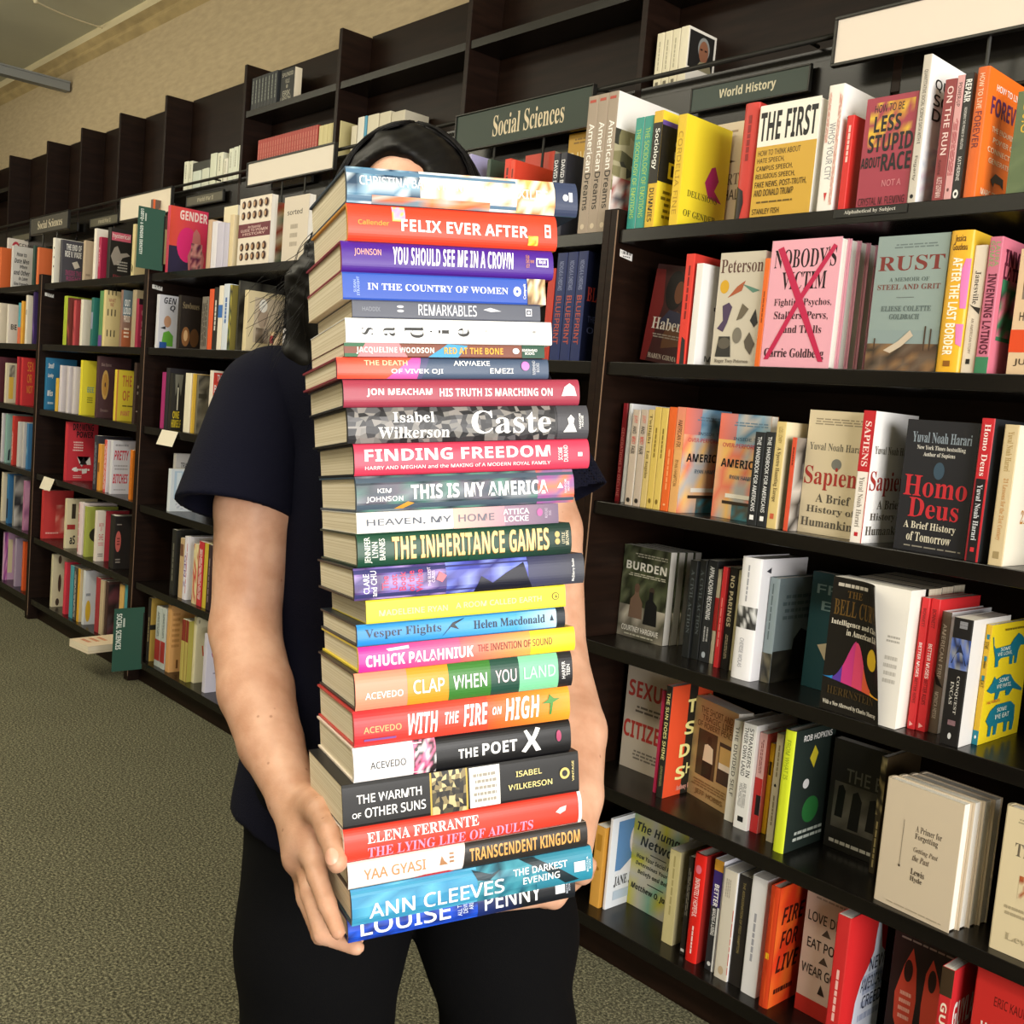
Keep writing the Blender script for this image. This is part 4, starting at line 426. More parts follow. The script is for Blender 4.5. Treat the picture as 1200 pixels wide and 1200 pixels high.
('S',0,5,0.6714,0.02,0,0.14,0.0257,0.2444,'#d42a2c','#c82c2c',0,1,'red book with a white capitol dome',[('l','s',0.4,0.3,0.8,0.7,1,'#f0b8b0'),('p','f',[(0.3,0),(0.35,0.3),(0.45,0.45),(0.6,0.55),(0.7,0.65),(0.72,0.8),(0.78,0.98),(0.84,0.8),(0.9,0.65),(1,0.6),(1,0)],'#d8e0f0'),('l','f',0.45,0.1,1,0.5,4,'#a8b4d0'),('t','f',0.62,0.5,1,0.6,'NEW','#26304c','b'),('t','f',0.45,0.36,1,0.46,'AMERICAN','#26304c','b'),('t','f',0.52,0.22,1,0.32,'CREED','#26304c','b')]),
('F',0,5,0.74,0.1,0,0.1229,0.022,0.2263,'#22201f','#22201f',0,1,'black book with a pair of coral slippers',[('l','f',0.1,0.94,0.9,0.97,1,'#8a847c'),('p','f',[(0.12,0.3),(0.1,0.5),(0.2,0.75),(0.3,0.9),(0.38,0.75),(0.42,0.5),(0.4,0.2),(0.25,0.12)],'#c8503c'),('p','f',[(0.52,0.2),(0.5,0.5),(0.52,0.75),(0.6,0.88),(0.7,0.75),(0.82,0.5),(0.85,0.2),(0.68,0.1)],'#c8503c'),('e','f',0.2,0.62,0.33,0.8,'#2c201c'),('e','f',0.56,0.62,0.68,0.8,'#2c201c'),('l','f',0.17,0.3,0.35,0.55,4,'#e8b8a8'),('r','f',0.8,0.82,1,0.9,'#d8c8a8')]),
('S',0,5,0.8639,0.02,0,0.13,0.0206,0.2366,'#cc2a30','#c02a2c',0,1,'red and black paperback with white block letters',[('r','s',0,0,0.2,1,'#3c2c1c'),('t','s',0.25,0.25,0.8,0.75,'GUYLAND','#f0dcc8','B'),('t','f',0.1,0.55,0.95,0.75,'GUYLAND','#f4f2ee','B'),('l','f',0.1,0.3,0.9,0.45,2,'#e88080')]),
('F',0,5,0.9157,0.03,0,0.1239,0.022,0.2634,'#c02c28','#c02c28',1,1,'red book with chunky pale letters',[('t','f',0.25,0.78,0.9,0.84,'ERIC KAUFMANN','#6a1814','b'),('t','f',0.12,0.5,0.95,0.66,'WHITESHIFT','#e8d8d0','B'),('n','f',0.1,0.1,0.9,0.4,['#c02c28','#a82420','#c83430'],4,3)]),
('S',-2,0,-2.7266,0.13,0,0.147,0.024,0.3269,'#6a564c','#6a564c',0,1,'taupe book peeking over the green flag',[('t','f',0.15,0.82,0.6,0.92,'this','#b08060','s'),('r','f',0.0,0,0.06,1,'#e06838')]),
('S',-2,0,-2.3258,0.03,0,0.149,0.024,0.2502,'#d03c58','#d03c58',0,1,'red, pink and navy comic with a robed figure',[('g','f',0.0,0.4,1.0,1,'#e0503c','#d83460'),('r','f',0.0,0,0.55,0.42,'#2a2444'),('e','f',0.2,0.2,0.75,0.72,'#e02878'),('p','f',[(0.55,0),(0.5,0.3),(0.6,0.45),(0.62,0.65),(0.7,0.72),(0.8,0.65),(0.85,0.45),(0.95,0.3),(0.9,0)],'#c87878'),('n','f',0.58,0.05,0.88,0.5,['#d89090','#7a2c50','#e0a8a0','#4a2044'],5,8),('t','f',0.25,0.82,0.98,0.96,'GENDER','#f4dcd8','H')]),
('S',-2,0,-1.9856,0.03,0,0.15,0.0264,0.1717,'#d8b898','#c8a888',0,1,'thin buff paperback',[]),
('S',-2,0,-1.9526,0.03,0,0.15,0.039,0.1634,'#e8e4ec','#e0dce4',0,1,'white paperback with lilac page edges',[]),
('S',-2,0,-1.9104,0.03,0,0.15,0.0479,0.1545,'#d0ccdc','#c8c4d8',0,1,'pale lilac paperback',[]),
('S',-2,0,-1.8594,0.03,0,0.15,0.0345,0.1508,'#d0ccdc','#c4c0d4',0,1,'second pale lilac paperback',[]),
('F',-2,0,-2.1965,0.19,0,0.109,0.022,0.2636,'#ece4c4','#ece4c4',0,1,'cream book rising behind the lilac ones',[]),
('S',-2,0,-1.8218,0.03,0,0.15,0.0278,0.1765,'#e4d4b0','#dcc8a0',0,1,'thin tan paperback',[]),
('F',-2,0,-1.7574,0.03,0,0.214,0.022,0.2218,'#e8dccc','#e8dccc',0,1,'white book of small portraits and maroon band',[('r','f',0,0.42,1,0.62,'#6a2430'),('t','f',0.3,0.55,0.7,0.59,'An Essential','#e0c0b8','b'),('t','f',0.08,0.5,0.92,0.54,'GUIDE TO WOMEN','#e0c0b8','b'),('t','f',0.15,0.45,0.85,0.485,'HISTORY','#e0c0b8','b'),('e','f',0.08,0.08,0.2,0.2,'#4a3028'),('e','f',0.08,0.22,0.2,0.34,'#4a3028'),('e','f',0.08,0.68,0.2,0.8,'#4a3028'),('e','f',0.08,0.84,0.2,0.96,'#4a3028'),('e','f',0.26,0.08,0.38,0.2,'#4a3028'),('e','f',0.26,0.22,0.38,0.34,'#4a3028'),('e','f',0.26,0.68,0.38,0.8,'#4a3028'),('e','f',0.26,0.84,0.38,0.96,'#4a3028'),('e','f',0.44,0.08,0.56,0.2,'#4a3028'),('e','f',0.44,0.22,0.56,0.34,'#4a3028'),('e','f',0.44,0.68,0.56,0.8,'#4a3028'),('e','f',0.44,0.84,0.56,0.96,'#4a3028'),('e','f',0.62,0.08,0.74,0.2,'#4a3028'),('e','f',0.62,0.22,0.74,0.34,'#4a3028'),('e','f',0.62,0.68,0.74,0.8,'#4a3028'),('e','f',0.62,0.84,0.74,0.96,'#4a3028'),('e','f',0.8,0.08,0.92,0.2,'#4a3028'),('e','f',0.8,0.22,0.92,0.34,'#4a3028'),('e','f',0.8,0.68,0.92,0.8,'#4a3028'),('e','f',0.8,0.84,0.92,0.96,'#4a3028'),('e','f',0.11,0.1,0.17,0.17,'#b8906c'),('e','f',0.11,0.24,0.17,0.31,'#b8906c'),('e','f',0.11,0.7,0.17,0.77,'#b8906c'),('e','f',0.11,0.86,0.17,0.93,'#b8906c'),('e','f',0.29,0.1,0.35,0.17,'#b8906c'),('e','f',0.29,0.24,0.35,0.31,'#b8906c'),('e','f',0.29,0.7,0.35,0.77,'#b8906c'),('e','f',0.29,0.86,0.35,0.93,'#b8906c'),('e','f',0.47,0.1,0.53,0.17,'#b8906c'),('e','f',0.47,0.24,0.53,0.31,'#b8906c'),('e','f',0.47,0.7,0.53,0.77,'#b8906c'),('e','f',0.47,0.86,0.53,0.93,'#b8906c'),('e','f',0.65,0.1,0.71,0.17,'#b8906c'),('e','f',0.65,0.24,0.71,0.31,'#b8906c'),('e','f',0.65,0.7,0.71,0.77,'#b8906c'),('e','f',0.65,0.86,0.71,0.93,'#b8906c'),('e','f',0.83,0.1,0.89,0.17,'#b8906c'),('e','f',0.83,0.24,0.89,0.31,'#b8906c'),('e','f',0.83,0.7,0.89,0.77,'#b8906c'),('e','f',0.83,0.86,0.89,0.93,'#b8906c')]),
('S',-2,0,-1.5865,0.06,0,0.135,0.024,0.2044,'#a08c70','#a08c70',0,1,'colourful paperback between two pale ones',[('n','f',0.0,0,1.0,1,['#3c6a50','#c8a060','#b85040','#e8dcc0'],4,8)]),
('F',-2,0,-1.4619,0.03,0,0.1496,0.022,0.2009,'#d8ccbc','#d8ccbc',0,1,'plain buff book with tiny dark title',[('t','f',0.15,0.72,0.75,0.8,'sorted','#3c342c','b'),('l','f',0.3,0.2,0.6,0.6,3,'#b0a494')]),
('S',-2,1,-2.3589,0.02,0,0.135,0.024,0.2004,'#d4d4dc','#d4d4dc',0,1,'white book with a cartoon figure in green',[('t','f',0.1305,0.84,0.4958,0.96,'GEN','#3c3c44','d'),('t','f',0.3131,0.7,0.4697,0.82,'Q','#3c3c44','d'),('e','f',0.1566,0.4,0.3653,0.62,'#c89878'),('p','f',[(0.1044,0.05),(0.1566,0.3),(0.3131,0.34),(0.4436,0.25),(0.4436,0.05)],'#6ab040'),('r','f',0.0522,0,0.2609,0.12,'#2c58a0'),('p','f',[(0.0522,0.38),(0.2088,0.42),(0.2088,0.36)],'#26262c')]),
('S',-2,1,-2.1711,0.02,0,0.135,0.024,0.1928,'#241c16','#241c16',0,1,'black book with sepia haloed heads',[('t','f',0.058,0.76,0.5219,0.88,'Sawbones','#8a7a5c','s'),('e','f',0.058,0.05,0.2899,0.42,'#8a5c34'),('e','f',0.116,0.15,0.232,0.36,'#d0a878'),('e','f',0.2899,0.05,0.5509,0.4,'#5c3c20')]),
('S',-2,1,-1.9756,0.02,0,0.15,0.0499,0.1823,'#6a645c','#7a7268',0,1,'grey striped paperback',[('l','s',0.05,0.1,0.95,0.9,4,'#2c2824')]),
('S',-2,1,-1.9223,0.02,0,0.15,0.0327,0.2075,'#d85428','#e0582c',0,1,'slim orange paperback',[]),
('S',-2,1,-1.8864,0.02,0,0.15,0.0322,0.2123,'#2c2824','#26221e',0,1,'slim black paperback with white letters',[('l','s',0.2,0.2,0.7,0.8,1,'#d8d4cc')]),
('S',-2,1,-1.8509,0.02,0,0.15,0.0318,0.2171,'#ece4d8','#e8e0d0',0,1,'slim white paperback with blue block',[('r','s',0.3,0,0.5,1,'#3c70b8')]),
('S',-2,1,-1.816,0.02,0,0.15,0.0407,0.2218,'#dce4ec','#d4dce8',0,1,'pale blue paperback',[('l','s',0.2,0.2,0.6,0.8,1,'#4c70b0')]),
('S',-2,1,-1.7723,0.02,0,0.15,0.0184,0.2176,'#7a7034','#8a8034',0,1,'mottled olive paperback',[('n','s',0,0,1,1,['#3c3828','#c8b848','#5c7048','#2c2824'],10,3)]),
('S',-2,1,-1.753,0.04,0,0.135,0.0116,0.2346,'#4a4840','#4a4840',0,1,'dark patterned book',[('n','f',0.0,0,1.0,1,['#26241f','#5c5a50','#3c3a34'],5,8)]),
('S',-2,1,-1.6662,0.02,0,0.135,0.024,0.1977,'#dccca4','#dccca4',0,1,'cream book framing an old photo',[('r','f',0.1875,0.15,1.0,0.9,'#c8b8a0'),('e','f',0.2813,0.4,0.5626,0.78,'#b09c88'),('e','f',0.3126,0.66,0.5314,0.88,'#f0ece4'),('n','f',0.2501,0.15,0.5939,0.4,['#8a7a68','#b0a090','#6a5c4c'],4,3)]),
('S',-2,1,-1.4838,0.02,0,0.135,0.026,0.0615,'#d0b894','#c8b08c',0,1,'small tan paperback with a red label',[('r','s',0.2,0.1,0.6,0.9,'#9c2c34')]),
('S',-2,1,-1.403,0.02,0,0.135,0.026,0.0722,'#dcd8dc','#d8d4d8',0,1,'small white paperback near the hair',[]),
('S',-2,2,-2.2969,0.03,0,0.15,0.0306,0.2103,'#982c64','#a83070',0,1,'slim magenta paperback',[]),
('S',-2,2,-2.2625,0.03,0,0.15,0.0302,0.2272,'#26242a','#2c2a2e',0,1,'slim charcoal paperback',[]),
('S',-2,2,-2.2285,0.03,0,0.135,0.024,0.2092,'#2a2824','#2a2824',0,1,'black book with yellow capitals and a candle',[('p','f',[(0.0681,0.98),(0.3064,0.98),(0.2554,0.6),(0.1702,0.85),(0.1021,0.6)],'#7a786c'),('r','f',0.1532,0.35,0.1873,0.75,'#d8d4c0'),('t','f',0.0511,0.2,0.2383,0.33,'ONE','#d8c028','B'),('t','f',0.0272,0.04,0.2894,0.18,'HIMSELF','#d8c028','B')]),
('S',-2,2,-2.0968,0.03,0,0.15,0.0495,0.2132,'#f0e8d4','#ece4cc',0,1,'cream page-edged paperback',[]),
('S',-2,2,-2.0369,0.03,0,0.15,0.0098,0.2119,'#d0a838','#d8b040',0,1,'very slim gold paperback',[]),
('S',-2,2,-2.0263,0.04,0,0.135,0.0164,0.2099,'#6a6658','#6a6658',0,1,'grey book with a dim photograph',[('n','f',0.0,0,1.0,1,['#4a463c','#8a8474','#2c2a24','#6a6454'],5,8),('r','f',0.014,0.6,0.2514,0.68,'#3c382c')]),
('S',-2,2,-1.9043,0.03,0,0.135,0.024,0.2279,'#e8dccc','#e8dccc',0,1,'book with rainbow brush bands',[('r','f',0.0195,0.8,0.3709,0.97,'#c83c30'),('r','f',0.0195,0.64,0.3709,0.8,'#d85038'),('r','f',0.0195,0.48,0.3709,0.64,'#e8902c'),('r','f',0.0195,0.32,0.3709,0.48,'#4c9038'),('r','f',0.0195,0.16,0.3709,0.32,'#3c3070'),('r','f',0.0195,0.02,0.3709,0.16,'#982c68'),('t','f',0.1171,0.84,0.2733,0.94,'THE','#f4f2ee','c'),('t','f',0.0468,0.66,0.3435,0.78,'BOOK','#f4f2ee','c'),('t','f',0.1562,0.5,0.2537,0.6,'OF','#f4f2ee','c'),('t','f',0.039,0.33,0.3513,0.46,'PRIDE','#f4f2ee','c')]),
('S',-2,2,-1.7628,0.03,0,0.135,0.03,0.2521,'#3c84b8','#3c84b8',0,1,'blue book with looping white letters',[('t','f',0.0546,0.55,0.519,0.9,'CoCo','#f4f2ee','d'),('p','f',[(0.2459,0.4),(0.2185,0.7),(0.3005,0.92),(0.3825,0.75),(0.3825,0.4)],'#d8b090')]),
('S',-2,3,-2.2716,0.08,0,0.135,0.024,0.2114,'#d0ccc8','#d0ccc8',0,1,'pale book with spaced black capitals',[('t','f',0.1437,0.74,0.4694,0.84,'TRANS','#26262a','b')]),
('S',-2,3,-2.1968,0.03,0,0.135,0.024,0.1586,'#dce4ec','#dce4ec',0,1,'white book with a light blue window drawing',[('r','f',0.1014,0.3,0.7604,0.95,'#b8d0e4'),('r','f',0.169,0.35,0.2957,0.92,'#dce8f0'),('r','f',0.4225,0.35,0.5238,0.92,'#d4e4f0'),('n','f',0.169,0.05,0.7604,0.28,['#e0e4ec','#a8b4c4','#e8ecf0'],7,4)]),
('S',-2,4,-2.1352,0.03,0,0.15,0.037,0.2414,'#2a2a28','#2c2c2a',0,1,'dark paperback, first by the panel',[('l','s',0.2,0.3,0.8,0.7,1,'#7a786c')]),
('S',-2,4,-2.0617,0.03,0,0.15,0.0324,0.2203,'#b89c74','#c8ac84',0,1,'tan paperback with a brown block',[('r','s',0.1,0.1,0.3,0.9,'#7a5440')]),
('S',-2,4,-2.0257,0.03,0,0.135,0.026,0.2318,'#eceaf2','#e8e4f0',0,1,'white paperback with violet vertical title',[('t','s',0.3,0.2,0.8,0.75,'GEN Z','#7a4c98','b'),('l','s',0.1,0.8,0.9,1,1,'#c83848')]),
('S',-2,4,-1.9481,0.03,0,0.15,0.0345,0.2153,'#e4d0a0','#e0c890',0,1,'cream paperback with red marks',[('n','s',0,0,1,1,['#e8d8a8','#c83038','#e8d8a8'],9,3)]),
('S',-2,4,-1.9102,0.03,0,0.15,0.0374,0.2302,'#c03038','#c83840',0,1,'red and white paperback',[('l','s',0.1,0.2,0.9,0.8,3,'#f0e4e0')]),
('S',-2,4,-1.8661,0.03,0,0.15,0.0268,0.2307,'#c8b038','#d0b840',0,1,'slim yellow-olive paperback',[]),
('S',-2,4,-1.836,0.03,0,0.15,0.0264,0.2292,'#342428','#3c2c30',0,1,'slim plum paperback',[('l','s',0.2,0.3,0.9,0.7,1,'#a89090')]),
('S',-2,5,-2.3103,0.03,0,0.135,0.026,0.2465,'#b89848','#2c2a26',0,1,'black paperback with a gold cover',[('l','s',0.3,0.3,0.7,0.7,1,'#b8a870'),('r','f',0.0,0.5,1.0,0.58,'#26241f')]),
('S',-2,5,-2.2347,0.03,0,0.15,0.0467,0.2279,'#c8ccc8','#c0c8c4',0,1,'pale grey paperback with red foot',[('r','s',0.55,0,0.9,1,'#a83430'),('l','s',0.05,0.3,0.5,0.7,2,'#5a6468')]),
('S',-2,5,-2.1842,0.03,0,0.15,0.0382,0.2312,'#c8ccc8','#c0c8c4',0,1,'matching pale grey paperback with red foot',[('r','s',0.55,0,0.9,1,'#a83430'),('l','s',0.05,0.3,0.5,0.7,2,'#5a6468')]),
('S',-2,5,-2.1346,0.03,0,0.135,0.03,0.2539,'#d8a468','#d8a468',0,1,'apricot book with faint lines of type',[('l','f',0.0445,0.35,0.2671,0.9,7,'#b8844c'),('r','f',0.2078,0.05,0.2671,0.18,'#7a5028')]),
('S',-2,5,-2.009,0.03,0,0.12,0.0287,0.2247,'#a8a04c','#8a3428',0,1,'maroon over yellow paperback',[('r','s',0.35,0,1,1,'#c0b060')]),
('S',-2,5,-1.9768,0.03,0,0.12,0.0205,0.225,'#a8a04c','#8a3428',0,1,'second maroon over yellow paperback',[('r','s',0.35,0,1,1,'#c0b060')]),
('S',-2,5,-1.9555,0.05,0,0.135,0.0197,0.2428,'#ece4c0','#ece4c0',0,1,'tall cream book with an orange initial',[('t','f',0.1827,0.4,0.3979,0.56,'W','#d85c30','B'),('e','f',0.0609,0.9,0.1015,0.96,'#a8a084')]),
('S',-2,5,-1.8279,0.03,0,0.135,0.024,0.2099,'#d8d4e4','#d8d4e4',0,1,'lilac-white book with a magenta disc',[('e','f',0.1377,0.5,1.0,0.82,'#b02878'),('t','f',0.236,0.58,0.3147,0.74,'a','#f4f2ee','b'),('l','f',0.1967,0.3,0.354,0.34,1,'#8a8498')]),
('S',-3,0,-3.563,0.03,0,0.135,0.026,0.2084,'#ece8dc','#e8e4d8',0,1,'white paperback with black side marks',[('r','s',0.2,0.7,0.24,1,'#1c1c1e'),('r','s',0.4,0.7,0.44,1,'#1c1c1e'),('r','s',0.6,0.7,0.64,1,'#1c1c1e')]),
('S',-3,0,-3.4616,0.03,0,0.135,0.024,0.1945,'#4a4850','#4a4850',0,1,'slate book with white and plum capitals',[('t','f',0.1342,0.78,0.6377,0.92,'THE END OF','#f4f2ee','B'),('t','f',0.1007,0.62,0.6377,0.76,'ROE V. WADE','#f4f2ee','B'),('p','f',[(0.3356,0.5),(0.5034,0.55),(0.6041,0.42),(0.4363,0.36)],'#d8d0c4'),('t','f',0.1342,0.2,0.6578,0.32,'INSIDE THE','#a04870','B'),('t','f',0.1678,0.08,0.6578,0.18,'RIGHT','#a04870','B')]),
('S',-3,0,-3.1753,0.03,0,0.135,0.024,0.1733,'#b8a48c','#b8a48c',0,1,'small buff booklet',[('l','f',0.0467,0.1,0.187,0.2,1,'#8a7864')]),
('S',-3,0,-3.056,0.03,0,0.135,0.026,0.2159,'#f0ece4','#e8e0d4',0,1,'white book beside a magenta one',[]),
('S',-3,0,-2.998,0.03,0,0.135,0.026,0.1767,'#a82448','#b02850',0,1,'magenta-red paperback',[('t','s',0.2,0.3,0.7,0.7,'Time','#e8b0b8','s')]),
('S',-3,0,-2.9038,0.03,0,0.135,0.03,0.2089,'#262422','#262422',0,1,'black book with a pink title strip',[('r','f',0.0394,0.76,0.6304,0.92,'#e06a84'),('t','f',0.0657,0.79,0.6041,0.9,'hysterical','#f4f2ee','b'),('p','f',[(0.0328,0.45),(0.1313,0.62),(0.2298,0.66),(0.3283,0.52),(0.5253,0.55),(0.6238,0.5),(0.394,0.44),(0.2955,0.3),(0.1313,0.28)],'#a8a098'),('l','f',0.2298,0.16,0.5582,0.38,4,'#b8b4ac'),('t','f',0.1313,0.04,0.6238,0.1,'Eleanor','#a04048','b')]),
('S',-3,0,-2.6464,0.03,0,0.135,0.026,0.2044,'#e4d4a4','#dccc98',0,1,'pale yellow paperback by the green flag',[('t','s',0.75,0.2,0.95,0.8,'S','#4c4028','d')]),
('S',-3,1,-3.3523,0.02,0,0.15,0.0432,0.2166,'#a0b034','#a8b838',0,1,'slim lime paperback',[]),
('S',-3,1,-3.3037,0.02,0,0.135,0.026,0.2081,'#7a3830','#8a4038',0,1,'russet patterned paperback',[('n','s',0,0,1,1,['#6a2c28','#a85048','#3c2420'],6,3)]),
('S',-3,1,-3.2296,0.02,0,0.135,0.026,0.1954,'#a84044','#b8484c',0,1,'rose red paperback with dark blocks',[('n','s',0.15,0.1,0.9,0.9,['#c85054','#7a3038','#b8484c'],6,3)]),
('S',-3,1,-3.1419,0.02,0,0.135,0.026,0.1973,'#e0d8c8','#dcd4c4',1,1,'off-white paperback with rounded spine',[]),
('S',-3,1,-3.0221,0.02,0,0.135,0.026,0.202,'#287068','#2c6a64',0,1,'teal paperback with pale band',[('r','s',0.3,0.1,0.65,0.9,'#8a90a8')]),
('S',-3,1,-2.9305,0.02,0,0.15,0.0378,0.2282,'#7a9848','#5c8c58',0,1,'slim green and violet paperback',[('r','s',0.8,0,1,1,'#6a4890')]),
('S',-3,1,-2.8881,0.02,0,0.135,0.024,0.2305,'#dcc890','#dcc890',0,1,'cream book with rows of small figures',[('t','f',0.0867,0.72,0.3036,0.86,'WHAT\nWE','#a8483c','c'),('r','f',0.0651,0.18,0.0954,0.3,'#2c281c'),('r','f',0.0651,0.55,0.0954,0.67,'#2c281c'),('r','f',0.0651,0.92,0.0954,1.04,'#2c281c'),('r','f',0.1735,0.18,0.2039,0.3,'#2c281c'),('r','f',0.1735,0.55,0.2039,0.67,'#2c281c'),('r','f',0.1735,0.92,0.2039,1.04,'#2c281c'),('r','f',0.2819,0.18,0.3123,0.3,'#2c281c'),('r','f',0.2819,0.55,0.3123,0.67,'#2c281c'),('r','f',0.2819,0.92,0.3123,1.04,'#2c281c')]),
('S',-3,1,-2.7065,0.02,0,0.135,0.024,0.2256,'#8a6a5c','#8a6a5c',0,1,'blue-grey over rust book with white capitals',[('g','f',0.0,0.55,1.0,1,'#6a7c84','#6a8088'),('r','f',0.0,0.0,1.0,0.3,'#a85c38'),('t','f',0.0529,0.72,0.2118,0.84,'OUT','#f4f2ee','B'),('t','f',0.0265,0.58,0.2383,0.7,'LOUD','#f4f2ee','B'),('t','f',0.0397,0.44,0.225,0.56,'PROUD','#f0e0d0','B'),('l','f',0.0529,0.15,0.2118,0.35,3,'#f0d8c0')]),
('S',-3,1,-2.59,0.02,0,0.15,0.0378,0.2225,'#a09074','#a8987c',0,1,'tan paperback behind the crimson one',[]),
('S',-3,1,-2.548,0.02,0,0.135,0.024,0.1884,'#a02c48','#a02c48',0,1,'crimson book with thin pink letters',[('r','f',0.0,0.88,1.0,1,'#26181c'),('t','f',0.0872,0.62,0.2071,0.78,'Q','#d89098','b'),('t','f',0.0872,0.42,0.1962,0.56,'fo','#d89098','b'),('t','f',0.0872,0.24,0.1962,0.38,'N','#d89098','b'),('t','f',0.0981,0.06,0.2071,0.2,'W','#d89098','b')]),
('S',-3,2,-3.5926,0.03,0,0.135,0.024,0.2392,'#2c74a0','#2c74a0',0,1,'blue book with white cursive words',[('t','f',0.0427,0.8,0.2276,0.9,'Small','#f4f2ee','d'),('t','f',0.0427,0.6,0.2276,0.7,'Lucky','#f4f2ee','d'),('t','f',0.0427,0.26,0.2276,0.38,'Miss','#f4f2ee','d'),('l','f',0.0569,0.08,0.2561,0.16,1,'#b8d0e0')]),
('S',-3,2,-3.4426,0.03,0,0.15,0.0337,0.1491,'#d0a838','#d8b040',0,1,'slim gold paperback low in its row',[]),
('S',-3,2,-3.3978,0.03,0,0.135,0.026,0.2084,'#dcd4d8','#d8d0d4',0,1,'pale pinkish page-edged paperback, first of three',[]),
('S',-3,2,-3.3046,0.03,0,0.135,0.026,0.2069,'#d8d0d4','#d0c8cc',0,1,'pale pinkish page-edged paperback, second of three',[]),
('S',-3,2,-3.2298,0.03,0,0.135,0.026,0.2051,'#d4ccd0','#ccc4c8',0,1,'pale pinkish page-edged paperback, third of three',[]),
('S',-3,2,-3.1413,0.03,0,0.135,0.024,0.2369,'#e8d838','#e8d838',0,1,'canary yellow book with teal word',[('t','f',0.1801,0.42,0.3921,0.52,'BEE','#3c98a0','b'),('l','f',0.1801,0.22,0.3601,0.34,3,'#8a8428')]),
('S',-3,2,-2.9569,0.03,0,0.135,0.03,0.2588,'#4a3034','#4a3034',0,1,'plum brown book with a gold oval',[('e','f',0.0965,0.3,0.3159,0.78,'#c8a058'),('e','f',0.1228,0.36,0.2895,0.72,'#b88840'),('e','f',0.1843,0.5,0.2281,0.58,'#4a3034'),('t','f',0.0658,0.84,0.3729,0.89,'Elvis Stories','#a89088','c'),('t','f',0.0877,0.1,0.329,0.15,'Dreams','#8a7470','s')]),
('S',-3,2,-2.7557,0.03,0,0.135,0.024,0.2071,'#e0c83c','#e0c83c',0,1,'yellow book with tall orange capitals',[('t','f',0.1684,0.68,0.4571,0.9,'THE','#c8783c','C'),('t','f',0.1925,0.4,0.409,0.6,'OF','#c8783c','C'),('l','f',0.1444,0.27,1.0,0.32,1,'#6a5a20'),('t','f',0.1444,0.1,0.4331,0.2,'WANT','#d07058','B'),('r','f',0.0,0,0.0481,1,'#d08848')]),
('S',-3,2,-2.5632,0.03,0,0.135,0.024,0.2393,'#3c2c26','#3c2c26',0,1,'dark brown book at the end of its row',[('l','f',0.0417,0.45,0.1666,0.65,2,'#a89888'),('l','f',0.0417,0.18,0.125,0.22,1,'#b8a898')]),
('S',-3,3,-3.2924,0.03,0,0.135,0.03,0.263,'#cc3440','#cc3440',0,1,'red book with heavy black title and cut-out shapes',[('t','f',0.1698,0.86,0.8489,0.98,'DRAWING','#26181a','H'),('t','f',0.2971,0.74,0.8489,0.85,'POWER','#26181a','H'),('l','f',0.1868,0.5,0.5263,0.68,4,'#f0c8c4'),('p','f',[(0.3396,0.42),(0.4245,0.3),(0.5094,0.24),(0.5943,0.42),(0.7641,0.42),(0.8065,0.28),(0.5094,0.28)],'#f0e8e4'),('p','f',[(0.4245,0.28),(0.5518,0.42),(0.6792,0.28)],'#241c1c'),('l','f',0.1868,0.16,0.7641,0.22,1,'#f4ece8'),('p','f',[(0.2122,0.22),(0.3396,0.24),(0.382,0.16),(0.2547,0.16)],'#f0e8e4'),('p','f',[(0.5094,0.2),(0.6792,0.22),(0.6792,0.14),(0.5263,0.12)],'#f0e8e4'),('l','f',0.2122,0.04,0.5094,0.1,2,'#f0c8c4')]),
('S',-3,3,-2.9419,0.03,0,0.15,0.0388,0.2277,'#303038','#34343c',0,1,'slim charcoal paperback beside the red comic',[('l','s',0.1,0.2,0.9,0.8,2,'#8a8c98')]),
('S',-3,3,-2.8935,0.03,0,0.135,0.026,0.1953,'#e8a848','#e0983c',0,1,'orange paperback, shorter than its neighbours',[('r','s',0.4,0.2,0.6,0.8,'#7a4c1c')]),
('S',-3,3,-2.827,0.03,0,0.135,0.026,0.2184,'#e8e0e8','#d85850',0,1,'white book with a red striped spine',[('l','s',0.05,0.1,0.95,0.9,4,'#f0dcd8')]),
('S',-3,3,-2.762,0.03,0,0.135,0.024,0.2199,'#dcdce4','#dcdce4',0,1,'white book with large red brush lettering',[('t','f',0.0511,0.64,0.501,0.82,'PRETTY','#c83048','d'),('t','f',0.0409,0.2,0.501,0.38,'BITCHES','#c83048','d'),('l','f',0.0511,0.88,0.4857,0.95,1,'#a8a8b0'),('l','f',0.0511,0.44,0.4857,0.56,2,'#b0b0b8'),('l','f',0.0511,0.06,0.4601,0.1,1,'#b0b0b8')]),
('S',-3,3,-2.558,0.03,0,0.135,0.026,0.1984,'#d07420','#dc7c24',0,1,'burnt orange paperback',[('l','s',0.15,0.7,0.9,0.95,1,'#a85818')]),
('S',-3,4,-3.5615,0.03,0,0.135,0.03,0.2272,'#cc3c3c','#cc3c3c',0,1,'red book with a pale marbled patch',[('n','f',0.4136,0.1,1.0,0.7,['#cc3c3c','#e8a090','#d85850'],4,6),('l','f',0.0886,0.08,0.5318,0.14,1,'#f0b0a8')]),
('S',-3,4,-3.2532,0.03,0,0.135,0.024,0.2234,'#dcd0ac','#dcd0ac',0,1,'cream book with red band and black letters',[('r','f',0.0328,0.38,0.2952,0.48,'#a83430'),('t','f',0.1312,0.08,0.3116,0.26,'aS','#1c1c1e','H'),('r','f',0.164,0.6,0.2952,0.9,'#3c3428')]),
('S',-3,4,-3.0834,0.03,0,0.15,0.0462,0.2285,'#f0e0e0','#ecd8dc',0,1,'slim white book with a rose edge',[('l','s',0.02,0,0.98,0.3,1,'#d86078')]),
